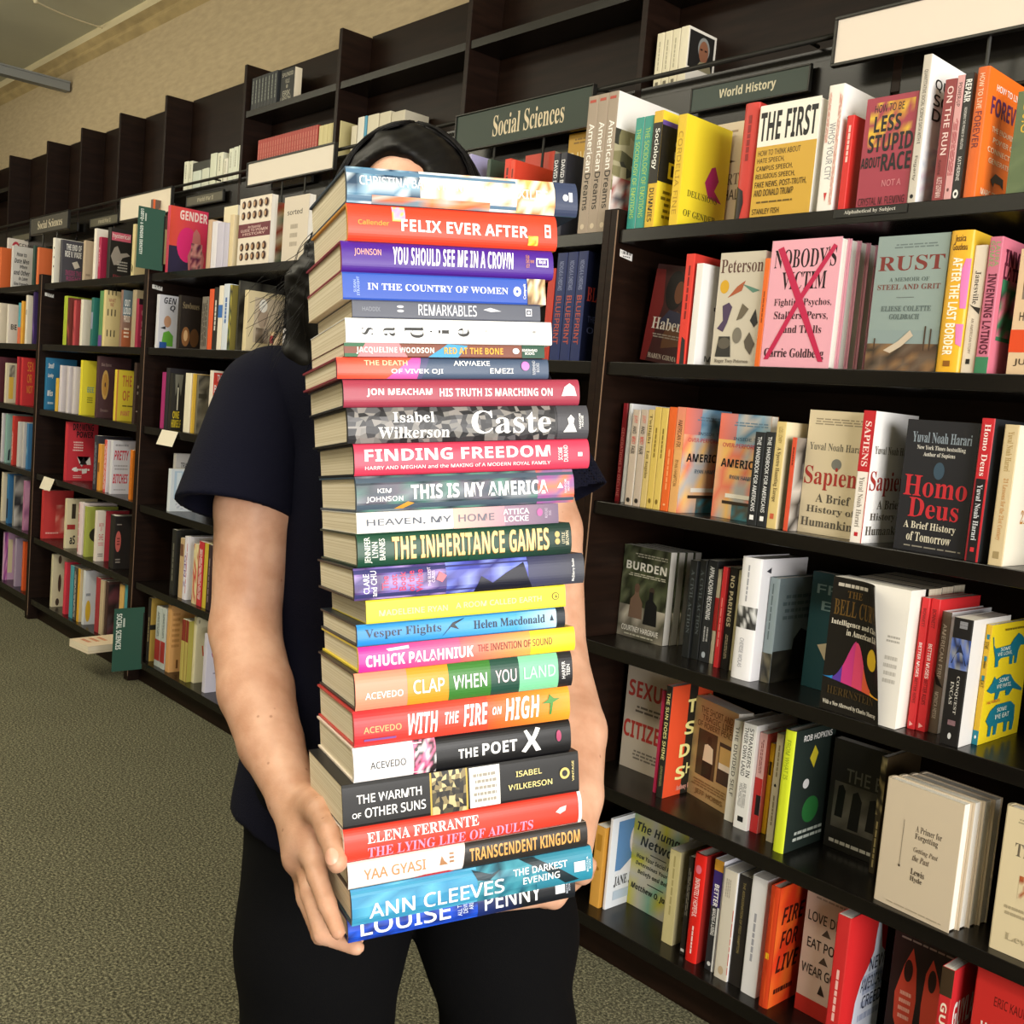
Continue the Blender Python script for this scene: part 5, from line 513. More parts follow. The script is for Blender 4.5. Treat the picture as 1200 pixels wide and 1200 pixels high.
('S',-3,4,-3.0119,0.03,0,0.135,0.024,0.2186,'#a8b050','#a8b050',0,1,'lime book with a black disc',[('e','f',0.1049,0.25,1.0,0.62,'#26261c')]),
('S',-3,4,-2.893,0.03,0,0.135,0.025,0.2152,'#e8dcd0','#e8dcd0',0,1,'off-white book with red and pink print',[('t','f',0.0696,0.6,0.2089,0.76,'MOON\nOF','#c8404c','c'),('t','f',0.0696,0.42,0.2089,0.54,'SHE','#c8404c','c'),('l','f',0.0557,0.3,0.2229,0.38,2,'#d87880'),('l','f',0.0557,0.08,0.2229,0.16,2,'#6a6058'),('r','f',0.2619,0,1.0,1,'#c8404c')]),
('S',-3,4,-2.7046,0.03,0,0.135,0.03,0.218,'#2a2826','#2a2826',0,2,'black book with a coral oval',[('e','f',0.0305,0.32,0.203,0.72,'#d87068'),('l','f',0.0761,0.44,0.165,0.6,3,'#7a3430'),('l','f',0.0508,0.82,0.203,0.86,1,'#a8a098'),('l','f',0.0508,0.1,0.203,0.2,2,'#a8a098')]),
('S',-3,4,-2.5103,0.03,0,0.15,0.0466,0.2433,'#b83028','#c83430',0,1,'red paperback at the row end',[]),
('S',-3,5,-3.3941,0.03,0,0.135,0.024,0.2445,'#d0c8a8','#d0c8a8',0,1,'cream book with dark botanical blots',[('e','f',0.1854,0.28,0.2936,0.62,'#4a3428'),('e','f',0.1236,0.02,0.2472,0.16,'#4a3c30'),('e','f',0.17,0.82,0.2781,0.98,'#5c4838')]),
('S',-3,5,-3.2258,0.03,0,0.135,0.026,0.2363,'#d03848','#d83c50',0,1,'rose red paperback tilted in its row',[]),
('S',-3,5,-3.1502,0.03,0,0.15,0.0424,0.2333,'#4494a4','#4c9cac',0,1,'slim turquoise paperback',[]),
('S',-3,5,-3.1025,0.03,0,0.15,0.0366,0.2337,'#403e3a','#4a4844',0,1,'slim grey paperback with pale dashes',[('l','s',0.05,0.2,0.95,0.8,2,'#c8c4bc')]),
('S',-3,5,-3.0555,0.03,0,0.135,0.0257,0.234,'#dcc8a0','#e4b030',0,1,'golden paperback spine',[]),
('S',-3,5,-2.9939,0.03,0,0.135,0.024,0.2369,'#d8dce0','#d8dce0',0,1,'white book with a yellow blot',[('e','f',0.0468,0.05,0.2106,0.45,'#e0b838'),('l','f',0.0468,0.5,0.1872,0.6,1,'#8a9098')]),
('S',-3,5,-2.845,0.03,0,0.15,0.0433,0.233,'#982c34','#a83840',0,1,'wine red paperback',[]),
('S',-3,5,-2.7969,0.03,0,0.15,0.0379,0.2305,'#c0ac8c','#c8b494',0,1,'tan paperback in the low row',[]),
('S',-3,5,-2.7403,0.03,0,0.135,0.024,0.2333,'#4a3430','#4a3430',0,1,'dark mottled book facing out',[('n','f',0.0329,0.05,1.0,0.95,['#3c2a28','#6a3c44','#2c2424','#5c4c50'],5,7)]),
('S',-3,5,-2.5942,0.03,0,0.15,0.0442,0.2488,'#d0a860','#d8b068',0,1,'straw paperback above the low flag',[]),
('S',-3,5,-2.5412,0.03,0,0.135,0.026,0.2583,'#5ca4ac','#4c98a4',0,1,'turquoise paperback above the low flag',[]),
('S',-4,0,-4.3571,0.03,0,0.135,0.026,0.2104,'#d06430','#d86c38',0,1,'orange paperback at the picture edge',[]),
('S',-4,0,-4.5508,0.12,0,0.1678,0.024,0.2855,'#dcd4cc','#dcd4cc',0,1,'white book with a curved red flourish',[('e','f',0.1,0.7,0.35,0.95,'#b83848'),('e','f',0.15,0.75,0.32,0.9,'#dcd4cc'),('t','f',0.3,0.84,0.9,0.93,'GENDER','#4a4444','b'),('n','f',0.0,0.1,0.3,0.5,['#5c5058','#8a8088','#3c343c'],4,4)]),
('S',-4,0,-4.1616,0.03,0,0.135,0.024,0.2079,'#ccc8c4','#ccc8c4',0,1,'pale book covered in black handwriting',[('t','f',0.1284,0.76,0.4814,0.86,'How to','#26262a','d'),('t','f',0.0642,0.6,0.5777,0.71,'Date Men','#26262a','d'),('t','f',0.2568,0.48,0.5135,0.57,'When','#26262a','d'),('t','f',0.0514,0.32,0.6098,0.44,'and Other','#26262a','d'),('t','f',0.2247,0.2,0.5456,0.29,'in Love','#26262a','d'),('t','f',0.0642,0.05,0.5777,0.15,'Gina Frangello','#26262a','d')]),
('S',-4,0,-3.8369,0.03,0,0.135,0.026,0.1893,'#284038','#2c443c',0,1,'dark green paperback beside an orange one',[]),
('S',-4,0,-3.7755,0.03,0,0.135,0.026,0.1778,'#d06838','#d87040',0,1,'orange paperback by the panel stub',[]),
('S',-4,1,-4.3005,0.02,0,0.135,0.026,0.2036,'#dcd0bc','#d8ccb8',0,1,'cream paperback at the picture edge',[]),
('S',-4,1,-4.1601,0.02,0,0.135,0.024,0.1926,'#e0d8cc','#e0d8cc',0,1,'off-white book with bold black letters',[('t','f',0.0926,0.36,0.3023,0.5,'BE','#3c3430','B')]),
('S',-4,1,-3.9853,0.02,0,0.15,0.0391,0.1979,'#d87050','#58a0b0',0,1,'multicoloured slim paperback',[('r','s',0.6,0,1,1,'#d87050')]),
('S',-4,1,-3.9397,0.02,0,0.135,0.0257,0.2053,'#d89c34','#e0a43c',0,1,'amber paperback, second shelf',[]),
('S',-4,1,-3.8755,0.02,0,0.135,0.026,0.2326,'#e0d8c8','#dcd4c4',0,1,'off-white paperback with a black figure',[('r','s',0.3,0.4,0.4,0.7,'#26221e')]),
('S',-4,1,-3.7691,0.02,0,0.135,0.026,0.2462,'#402c64','#4a3470',0,1,'purple paperback by the panel',[('n','s',0,0,1,1,['#3c2860','#6a4c98','#2c2048'],6,3)]),
('S',-4,2,-4.3108,0.03,0,0.135,0.026,0.2294,'#54202c','#5c2430',0,1,'dark maroon paperback at the picture edge',[('l','s',0.3,0.3,0.8,0.7,1,'#c8a8a8')]),
('S',-4,2,-4.19,0.03,0,0.135,0.024,0.2016,'#d8ccb0','#d8ccb0',0,1,'cream book with a yellow block',[('r','f',0.0982,0.1,0.262,0.65,'#e0b84c'),('n','f',0.0982,0.65,0.2947,0.95,['#8a8474','#b8b0a0','#6a6458'],3,3)]),
('S',-4,2,-4.0059,0.03,0,0.135,0.026,0.2353,'#a82834','#b82c38',0,1,'slim cardinal red paperback',[]),
('S',-4,2,-3.94,0.03,0,0.135,0.024,0.2323,'#cc3438','#cc3438',0,1,'red book with orange capitals',[('t','f',0.168,0.72,0.3781,0.92,'SEX','#e89038','c'),('t','f',0.168,0.48,0.3361,0.66,'OR','#e89038','c'),('t','f',0.168,0.26,0.3781,0.42,'NOT','#e89038','c')]),
('S',-4,3,-4.214,0.03,0,0.135,0.026,0.2475,'#c8c4cc','#ccc8d0',0,1,'pale grey paperback, fourth shelf',[]),
('S',-4,3,-4.1505,0.03,0,0.135,0.024,0.2469,'#8ab0a8','#8ab0a8',0,1,'pale teal book facing out',[('p','f',[(0.07,0.05),(0.0876,0.25),(0.1576,0.3),(0.1401,0.05)],'#26343c')]),
('S',-4,3,-4.0403,0.03,0,0.135,0.026,0.2448,'#c03830','#c83c30',0,1,'red paperback with white letters, fourth shelf',[('l','s',0.3,0.2,0.9,0.8,2,'#f0d8d0')]),
('S',-4,3,-3.9532,0.03,0,0.135,0.026,0.2206,'#d0ccc8','#c8c4c0',0,1,'white paperback, first of a pale pair',[]),
('S',-4,3,-3.8811,0.03,0,0.135,0.026,0.221,'#c8c4c4','#c0bcbc',0,1,'white paperback, second of a pale pair',[]),
('S',-4,3,-3.8168,0.03,0,0.135,0.026,0.2211,'#4078a8','#4880b0',0,1,'mid-blue paperback by the panel',[('p','s',[(0.5,0.3),(0.6,0.6),(0.75,0.4)],'#c8dce8')]),
('S',-4,4,-4.1747,0.03,0,0.135,0.026,0.2505,'#dcd0b8','#d8ccb4',0,1,'straw white paperback, fifth shelf',[]),
('S',-4,4,-4.0834,0.03,0,0.135,0.026,0.251,'#346c9c','#3c78a8',0,1,'blue and black paperback, fifth shelf',[('r','s',0.5,0.3,0.9,1,'#2c2c38')]),
('S',-4,4,-3.9808,0.03,0,0.135,0.024,0.2528,'#8a8884','#8a8884',0,1,'grey photographic book, fifth shelf',[('n','f',0.0,0,1.0,1,['#26262a','#a8a4a0','#4a4a4c','#d0ccc8'],5,7)]),
('S',-4,4,-3.8289,0.03,0,0.135,0.024,0.2432,'#b878a0','#b878a0',0,1,'orchid pink book by the panel',[('n','f',0.0,0,1.0,1,['#b878a0','#985c88','#d098b8'],4,6)]),
('S',-4,5,-4.108,0.03,0,0.135,0.024,0.2461,'#c8a0c0','#c8a0c0',0,1,'pink floral book with a cream panel',[('r','f',0.1152,0.15,0.2961,0.85,'#dccca8'),('n','f',0.0,0,0.1316,1,['#a85098','#d890c0','#7a3c80'],3,6)]),
('S',-4,5,-3.9222,0.03,0,0.135,0.026,0.2426,'#a090a8','#a898b0',0,1,'dusty lavender paperback, lowest row',[]),
('S',-4,5,-3.8035,0.03,0,0.135,0.026,0.2431,'#d85828','#e0602c',0,1,'orange paperback, lowest row by the panel',[]),
]
STACK=[
(0.1345,0.3492,0.0,0.155,0.0328,0.2304,'#31455c','#5d7f9c',1,'topmost hardcover, blue and cloud-gold jacket spine with painted glare',[('n','s',0,0,0.3,1,['#25405a','#4f7ea0','#d8e6ee','#8fb2c8'],8,4),('n','s',0.3,0,0.72,1,['#dfeaf0','#f6f2ec','#cfe0ea','#e7b48e'],10,4),('n','s',0.72,0,0.895,1,['#e3b66a','#f7ead0','#d98a4e','#fff6e4'],7,4),('n','s',0.1,0,0.6,0.22,['#d9754c','#c9c0b8','#7f98a8','#e09a6c'],8,2),('r','s',0.895,0,1,1,'#39435f'),('t','s',0.05,0.48,0.5,0.74,'CHRISTINA BAKER KLINE','#ffffff','b'),('t','s',0.58,0.4,0.86,0.68,'THE EXILES','#ffffff','b'),('e','s',0.93,0.42,0.955,0.62,'#ffffff'),('r','s',0.958,0.4,0.975,0.68,'#e8e8f0')]),  # pale middle patch: glare put into the jacket colour
(0.1114,0.3164,0.0,0.15,0.0341,0.2077,'#e0a040','#e8442a',1,'vivid orange-red hardcover, second from the top',[('t','s',0.045,0.42,0.185,0.55,'Callender','#f0a030','b'),('n','s',0.2,0.55,0.26,0.95,['#d8b0e0','#ffd040','#e8a0d0'],4,4),('t','s',0.24,0.3,0.85,0.62,'FELIX EVER AFTER','#ffffff','B'),('n','s',0.85,0.1,0.9,0.36,['#ffd030','#ff9020','#ffe060'],4,4),('r','s',0.935,0.33,0.965,0.7,'#ffffff'),('r','s',0.942,0.4,0.958,0.5,'#e8442a'),('r','s',0.942,0.55,0.958,0.63,'#e8442a')]),
(0.1066,0.2823,0.0,0.15,0.0283,0.2097,'#8c2c44','#4a2090',1,'purple hardcover with scrawled white lettering, third from the top',[('t','s',0.055,0.5,0.175,0.75,'JOHNSON','#f0b0a0','c'),('t','s',0.23,0.28,0.8,0.86,'YOU SHOULD SEE ME IN A CROWN','#ffffff','d'),('t','s',0.86,0.35,0.9,0.8,'YOU SHOULD\nSEE','#d89060','v'),('r','s',0.912,0.4,0.972,0.7,'#ffffff'),('r','s',0.917,0.45,0.967,0.65,'#4a2090'),('t','s',0.925,0.48,0.96,0.62,'B|E','#ffffff','b')]),
(0.097,0.2539,0.0,0.15,0.025,0.2003,'#c8b090','#2f55b8',0,'royal blue paperback with sepia strip at the end, fourth from the top',[('t','s',0.05,0.15,0.078,0.85,'SUSAN\nSTRAIGHT','#a8bcec','v'),('t','s',0.115,0.37,0.805,0.62,'IN THE COUNTRY OF WOMEN','#ffffff','s'),('e','s',0.832,0.3,0.872,0.68,'#ffffff'),('e','s',0.845,0.43,0.859,0.55,'#2f55b8'),('t','s',0.882,0.2,0.9,0.8,'Catapult','#ffffff','v'),('n','s',0.905,0,1,1,['#e8d8b8','#7a5c3c','#f4ead4','#c8a878'],6,4)]),
(0.0911,0.229,0.0,0.145,0.0163,0.1863,'#4a4c58','#565a68',0,'slim slate grey paperback with pale hands, fifth from the top',[('t','s',0.05,0.38,0.14,0.62,'HADDIX','#8a8e9a','c'),('e','s',0.225,0.6,0.26,0.75,'#d8d8e0'),('e','s',0.225,0.35,0.26,0.5,'#d8d8e0'),('t','s',0.335,0.2,0.645,0.85,'REMARKABLES','#e4e6ee','c'),('p','s',[(0.68,0.62),(0.72,0.75),(0.78,0.55),(0.72,0.5)],'#d8dae2'),('r','s',0.915,0.3,0.95,0.75,'#d8d8e0'),('r','s',0.92,0.38,0.945,0.67,'#565a68'),('e','s',0.925,0.42,0.94,0.6,'#d8d8e0')]),
(0.1025,0.2127,0.0,0.15,0.0226,0.2045,'#f0f0f0','#f6f6f6',0,'white paperback with sideways scattered letters, sixth from the top',[('t','s',0.07,0.32,0.125,0.62,'s','#222222','vS'),('t','s',0.17,0.28,0.225,0.66,'a','#222222','vS'),('t','s',0.27,0.22,0.36,0.7,'d','#222222','vS'),('e','s',0.39,0.46,0.4,0.53,'#222222'),('t','s',0.43,0.36,0.48,0.62,'i','#222222','vS'),('t','s',0.525,0.3,0.58,0.66,'e','#222222','vS'),('r','s',0.66,0.5,0.67,0.6,'#bbbbbb'),('r','s',0.9,0.5,0.915,0.6,'#999999')]),
(0.0939,0.1901,0.0,0.14,0.0128,0.198,'#6a3c30','#7a4434',0,'slim brown and teal collage paperback, seventh from the top',[('p','s',[(0,0),(0,1),(0.1,1),(0.06,0)],'#20603c'),('p','s',[(0.1,1),(0.06,0),(0.3,0),(0.26,1)],'#e88088'),('p','s',[(0.4,0),(0.55,0),(0.6,0.9),(0.5,1)],'#3898c8'),('r','s',0.88,0,1,1,'#1e4a38'),('t','s',0.055,0.2,0.43,0.72,'JACQUELINE WOODSON','#fff4e8','B'),('t','s',0.48,0.25,0.78,0.75,'RED AT THE BONE','#f0a838','B'),('e','s',0.83,0.3,0.865,0.75,'#ffffff'),('t','s',0.88,0.25,0.96,0.7,'RIVERHEAD\nBOOKS','#ffffff','b')]),
(0.0981,0.1773,0.0,0.15,0.0198,0.2094,'#8c3040','#4a5a74',1,'orange, magenta and slate hardcover, eighth from the top',[('g','s',0,0,0.36,1,'#f0503c','#f06a50'),('p','s',[(0.22,0),(0.34,1),(0.38,1),(0.36,0)],'#e860b0'),('p','s',[(0.36,0),(0.38,1),(0.42,1),(0.38,0)],'#5a5a80'),('t','s',0.12,0.62,0.315,0.86,'THE DEATH','#f8d8b0','b'),('t','s',0.24,0.2,0.48,0.46,'OF VIVEK OJI','#ffffff','b'),('t','s',0.53,0.62,0.705,0.86,'AKWAEKE','#ffffff','b'),('t','s',0.705,0.25,0.82,0.5,'EMEZI','#ffffff','b'),('e','s',0.86,0.4,0.9,0.85,'#f080d0'),('t','s',0.915,0.2,0.95,0.9,'RIVERHEAD\nBOOKS','#c8ccd8','v')]),
(0.1305,0.1574,0.0,0.15,0.0258,0.237,'#2a2a30','#a03c50',1,'dull crimson hardcover, ninth from the top',[('t','s',0.09,0.36,0.355,0.66,'JON MEACHAM','#fff0f0','B'),('t','s',0.385,0.36,0.875,0.66,'HIS TRUTH IS MARCHING ON','#fff0f0','B'),('p','s',[(0.915,0.35),(0.93,0.7),(0.955,0.85),(0.975,0.7),(0.985,0.35)],'#f0dce0'),('r','s',0.935,0.3,0.97,0.36,'#a03c50')]),
(0.1387,0.1316,0.0,0.15,0.0329,0.2428,'#1c1c1e','#3c3c40',1,'grey crowd-photo hardcover with big white serif title, tenth from the top',[('n','s',0,0,0.85,1,['#2c2c30','#5e5e62','#3c3c40','#7c7a78','#29292c','#8a8684'],34,8),('r','s',0.86,0,1,1,'#4a4a50'),('t','s',0.175,0.56,0.34,0.86,'Isabel','#ffffff','s'),('t','s',0.115,0.12,0.4,0.44,'Wilkerson','#ffffff','s'),('t','s',0.49,0.2,0.83,0.88,'Caste','#ffffff','s'),('p','s',[(0.885,0.2),(0.91,0.45),(0.905,0.6),(0.92,0.72),(0.935,0.6),(0.93,0.45),(0.945,0.2)],'#ffffff'),('t','s',0.955,0.3,0.975,0.75,'RANDOM\nHOUSE','#ffffff','v')]),
(0.1389,0.0987,0.0,0.15,0.0297,0.238,'#26282c','#d8405c',1,'coral pink hardcover with white capitals, under the crowd-photo one',[('t','s',0.04,0.44,0.82,0.82,'FINDING FREEDOM','#ffffff','B'),('t','s',0.04,0.18,0.82,0.3,'HARRY AND MEGHAN and the MAKING of A MODERN ROYAL FAMILY','#ffe8ec','b'),('t','s',0.855,0.25,0.9,0.8,'SCOBIE\nDURAND','#ffe8ec','v'),('r','s',0.945,0.42,0.965,0.55,'#ffffff')]),
(0.1204,0.069,0.0,0.15,0.033,0.2191,'#46586a','#4a5a6a',1,'multicolour smoky hardcover with bold white title, twelfth from the top',[('n','s',0,0,0.82,1,['#3c4a5a','#4e7470','#5c5868','#7a828c','#38444e','#5a8a80'],14,4),('n','s',0.82,0,1,1,['#a05a9a','#d86a48','#8a6a9a','#e0805c'],4,4),('p','s',[(0.16,0.06),(0.2,0.06),(0.25,0.2),(0.22,0.25)],'#d89838'),('t','s',0.09,0.52,0.15,0.64,'KIM','#ffffff','b'),('t','s',0.04,0.25,0.2,0.42,'JOHNSON','#ffffff','b'),('t','s',0.235,0.3,0.87,0.72,'THIS IS MY AMERICA','#ffffff','H'),('p','s',[(0.915,0.45),(0.93,0.62),(0.945,0.45)],'#ffffff'),('t','s',0.95,0.3,0.975,0.7,'RANDOM\nHOUSE','#f0e0f0','v')]),
(0.103,0.036,0.0,0.145,0.0196,0.2022,'#e8e4dc','#f2f0ec',0,'white and mauve paperback, thirteenth from the top',[('g','s',0.46,0,0.72,1,'#e8b8a8','#b890a0'),('g','s',0.72,0,1,1,'#9a7c92','#6e5c78'),('t','s',0.045,0.3,0.45,0.66,'HEAVEN, MY','#4a5060','b'),('t','s',0.485,0.32,0.665,0.68,'HOME','#6a6a78','b'),('t','s',0.71,0.56,0.845,0.84,'ATTICA','#ffffff','b'),('t','s',0.715,0.2,0.84,0.48,'LOCKE','#ffffff','b'),('e','s',0.885,0.4,0.915,0.8,'#b860a0'),('t','s',0.925,0.3,0.96,0.8,'MULHOLLAND\nBOOKS','#c0b0c8','v')]),
(0.1158,0.0165,0.0,0.15,0.0312,0.2156,'#223a30','#1f4a38',1,'dark green hardcover with gold capitals, fourteenth from the top',[('g','s',0.5,0,1,1,'#1f4a38','#203530'),('t','s',0.03,0.12,0.12,0.9,'JENNIFER\nLYNN\nBARNES','#e8ece4','v'),('t','s',0.15,0.16,0.885,0.86,'THE INHERITANCE GAMES','#8a5a28','C'),('t','s',0.152,0.18,0.887,0.88,'THE INHERITANCE GAMES','#f0d090','C'),('e','s',0.915,0.55,0.94,0.75,'#c8b070'),('e','s',0.915,0.33,0.94,0.53,'#c8b070'),('t','s',0.95,0.3,0.985,0.75,'LITTLE\nBROWN','#d8d0b0','v')]),
(0.1287,-0.0147,0.0,0.15,0.03,0.2327,'#1c1e24','#3a3a70',1,'violet fantasy hardcover with peaked black silhouettes, mid-stack',[('n','s',0,0,0.4,1,['#4a3c80','#7a6ab8','#a890d0','#503c70'],8,4),('n','s',0.38,0,0.76,1,['#4a50b0','#6878d8','#8a98e8','#3c3c88'],8,4),('g','s',0.74,0,1,1,'#3c3e60','#44464e'),('p','s',[(0.5,0),(0.53,0.5),(0.58,0.25),(0.64,0.55),(0.72,0.85),(0.74,0.3),(0.76,0)],'#16182a'),('t','s',0.035,0.1,0.09,0.9,'CLARE\nand CHU','#f0f0f8','v'),('t','s',0.11,0.15,0.28,0.85,'The\nLost\nBook\nof the\nWhite','#d04068','v'),('t','s',0.3,0.3,0.33,0.9,'THE ELDEST\nCURSES','#e8d8f0','v'),('p','s',[(0.335,0.5),(0.35,0.75),(0.38,0.6),(0.36,0.4)],'#e06878'),('t','s',0.94,0.1,0.955,0.85,'McElderry Books','#f0f0f0','v')]),
(0.1078,-0.0447,0.0,0.14,0.0219,0.2016,'#e8d838','#f0dc38',0,'lemon yellow paperback with faint lettering, mid-stack',[('t','s',0.06,0.3,0.39,0.55,'MADELEINE RYAN','#f8f0a8','b'),('t','s',0.43,0.35,0.87,0.6,'A ROOM CALLED EARTH','#f8f0a8','b'),('e','s',0.925,0.35,0.965,0.7,'#6a6020'),('e','s',0.93,0.39,0.96,0.66,'#f0dc38'),('p','s',[(0.94,0.45),(0.948,0.62),(0.955,0.45)],'#6a6020')]),
(0.1065,-0.0666,0.0,0.15,0.0205,0.2096,'#1e242c','#3a94dc',1,'bright blue hardcover with a black swift, mid-stack',[('g','s',0.0,0.06,0.75,0.94,'#2888d8','#50a8e0'),('g','s',0.75,0.06,0.955,0.94,'#50a8e0','#b8dcf0'),('r','s',0.955,0,1,1,'#202830'),('t','s',0.035,0.28,0.385,0.78,'Vesper Flights','#14283c','s'),('p','s',[(0.385,0.1),(0.44,0.75),(0.5,0.92),(0.45,0.65),(0.47,0.4),(0.43,0.55)],'#10202c'),('t','s',0.54,0.34,0.895,0.74,'Helen Macdonald','#14283c','s'),('p','s',[(0.92,0.4),(0.93,0.7),(0.94,0.4)],'#14283c')]),
(0.1163,-0.087,0.0,0.15,0.0239,0.2191,'#e8d040','#e85868',1,'magenta to yellow hardcover with white block letters, mid-stack',[('g','s',0,0,0.45,1,'#d8309a','#f0608a'),('g','s',0.45,0,0.78,1,'#f06a70','#f0a858'),('g','s',0.78,0,1,1,'#f4d038','#f4d830'),('t','s',0.03,0.2,0.51,0.66,'CHUCK PALAHNIUK','#ffffff','H'),('p','s',[(0.12,0.86),(0.22,0.92),(0.22,0.8),(0.13,0.76)],'#f8e0f0'),('t','s',0.53,0.36,0.885,0.66,'THE INVENTION OF SOUND','#7a2c20','c')]),
(0.1116,-0.1109,0.0,0.15,0.0348,0.2189,'#2a2224','#f0906c',1,'hardcover striped in peach, amber and greens, ninth from the bottom',[('r','s',0,0,0.225,1,'#f09478'),('r','s',0.225,0,0.41,1,'#eb9a30'),('r','s',0.41,0,0.605,1,'#3c7c34'),('r','s',0.605,0,0.74,1,'#244c40'),('r','s',0.74,0,0.93,1,'#7ccca0'),('r','s',0.93,0,1,1,'#222226'),('t','s',0.04,0.3,0.205,0.48,'ACEVEDO','#ffffff','b'),('t','s',0.25,0.3,0.39,0.68,'CLAP','#ffffff','b'),('t','s',0.43,0.3,0.585,0.68,'WHEN','#ffffff','b'),('t','s',0.625,0.34,0.725,0.7,'YOU','#f0d8e0','b'),('t','s',0.76,0.36,0.915,0.7,'LAND','#b8f0d0','b'),('t','s',0.945,0.25,0.985,0.75,'HARPER\nTEEN','#e8e8e8','v')]),
(0.1078,-0.1457,0.0,0.15,0.0333,0.2177,'#b83030','#d83c34',1,'red to orange hardcover with hand-drawn capitals, eighth from the bottom',[('g','s',0,0,0.6,1,'#c83038','#e05038'),('g','s',0.6,0,1,1,'#e05c34','#f0a030'),('t','s',0.04,0.38,0.205,0.56,'ACEVEDO','#f4b070','b'),('t','s',0.235,0.18,0.37,0.78,'WITH','#ffffff','d'),('t','s',0.4,0.36,0.465,0.7,'THE','#ffffff','d'),('t','s',0.485,0.22,0.6,0.84,'FIRE','#ffffff','d'),('t','s',0.62,0.45,0.665,0.68,'ON','#ffffff','d'),('t','s',0.68,0.22,0.85,0.88,'HIGH','#ffffff','d'),('p','s',[(0.86,0.6),(0.89,0.7),(0.9,0.85),(0.92,0.72),(0.95,0.7),(0.915,0.6),(0.905,0.25),(0.895,0.25),(0.9,0.58)],'#4a8c3c'),('r','s',0.04,0.16,0.18,0.22,'#8a5aa0')]),
(0.1079,-0.179,0.0,0.15,0.0324,0.2196,'#e8dcd0','#19191c',1,'white and black hardcover with pink blotches, seventh from the bottom',[('r','s',0,0,0.3,1,'#f6f2f2'),('n','s',0.26,0,0.36,1,['#f0e8ec','#d8608c','#30282c','#e88cb0','#26262a'],8,8),('e','s',0.265,0.7,0.28,0.8,'#222222'),('t','s',0.07,0.35,0.225,0.56,'ACEVEDO','#3a3a3e','b'),('t','s',0.46,0.3,0.55,0.58,'THE','#ffffff','B'),('t','s',0.57,0.3,0.735,0.66,'POET','#ffffff','B'),('p','s',[(0.755,0.25),(0.79,0.55),(0.77,0.85),(0.785,0.88),(0.805,0.65),(0.83,0.92),(0.85,0.88),(0.82,0.55),(0.85,0.22),(0.825,0.2),(0.805,0.45),(0.775,0.2)],'#ffffff'),('e','s',0.925,0.4,0.95,0.75,'#a83c64')]),
(0.1157,-0.2114,0.0,0.145,0.0408,0.239,'#1c1c1e','#1c1c1e',0,'thick black paperback with white label band, sixth from the bottom',[('r','s',0.35,0,0.357,1,'#c8a848'),('n','s',0.358,0,0.5,1,['#2c2a26','#8a7c58','#1e1c1a','#c8b888','#4a4434'],10,10),('r','s',0.5,0,0.507,1,'#c8a848'),('r','s',0.515,0.02,0.645,0.98,'#f2f0ec'),('l','s',0.53,0.1,0.63,0.85,5,'#9a9488'),('t','s',0.055,0.54,0.315,0.74,'THE WARMTH','#ffffff','b'),('t','s',0.085,0.2,0.33,0.42,'OTHER SUNS','#ffffff','b'),('t','s',0.035,0.22,0.07,0.34,'OF','#ffffff','b'),('t','s',0.715,0.6,0.83,0.74,'ISABEL','#e8d890','b'),('t','s',0.68,0.3,0.875,0.44,'WILKERSON','#e8d890','b'),('e','s',0.91,0.38,0.955,0.66,'#d8c070'),('e','s',0.92,0.44,0.945,0.6,'#2a2a2c'),('t','s',0.965,0.3,0.975,0.8,'VINTAGE','#e8d890','v')]),
(0.1169,-0.2522,0.0,0.15,0.0317,0.2403,'#f0ece8','#e04030',1,'scarlet hardcover with high-contrast serif lettering, fifth from the bottom',[('t','s',0.09,0.5,0.545,0.82,'ELENA FERRANTE','#ffffff','s'),('t','s',0.09,0.06,0.78,0.38,'THE LYING LIFE OF ADULTS','#f09ac0','s'),('p','s',[(0.88,0.5),(0.9,0.62),(0.93,0.66),(0.925,0.5),(0.9,0.42)],'#f4d0d0'),('r','s',0.985,0,1,1,'#f4eeea')]),
(0.1227,-0.2839,0.0,0.15,0.0253,0.2436,'#3a2c2a','#f4e6e2',1,'cream and charcoal hardcover with copper lettering, fourth from the bottom',[('p','s',[(0.455,0),(0.47,1),(1,1),(1,0)],'#2c2826'),('t','s',0.06,0.3,0.305,0.7,'YAA GYASI','#c08858','c'),('p','s',[(0.36,0.35),(0.37,0.7),(0.38,0.5),(0.395,0.35)],'#a87850'),('l','s',0.4,0.35,0.42,0.8,3,'#a87850'),('t','s',0.485,0.28,0.965,0.78,'TRANSCENDENT KINGDOM','#d8a058','C'),('p','s',[(0.25,0),(0.42,0.0),(0.4,0.08),(0.3,0.08)],'#c83038')]),
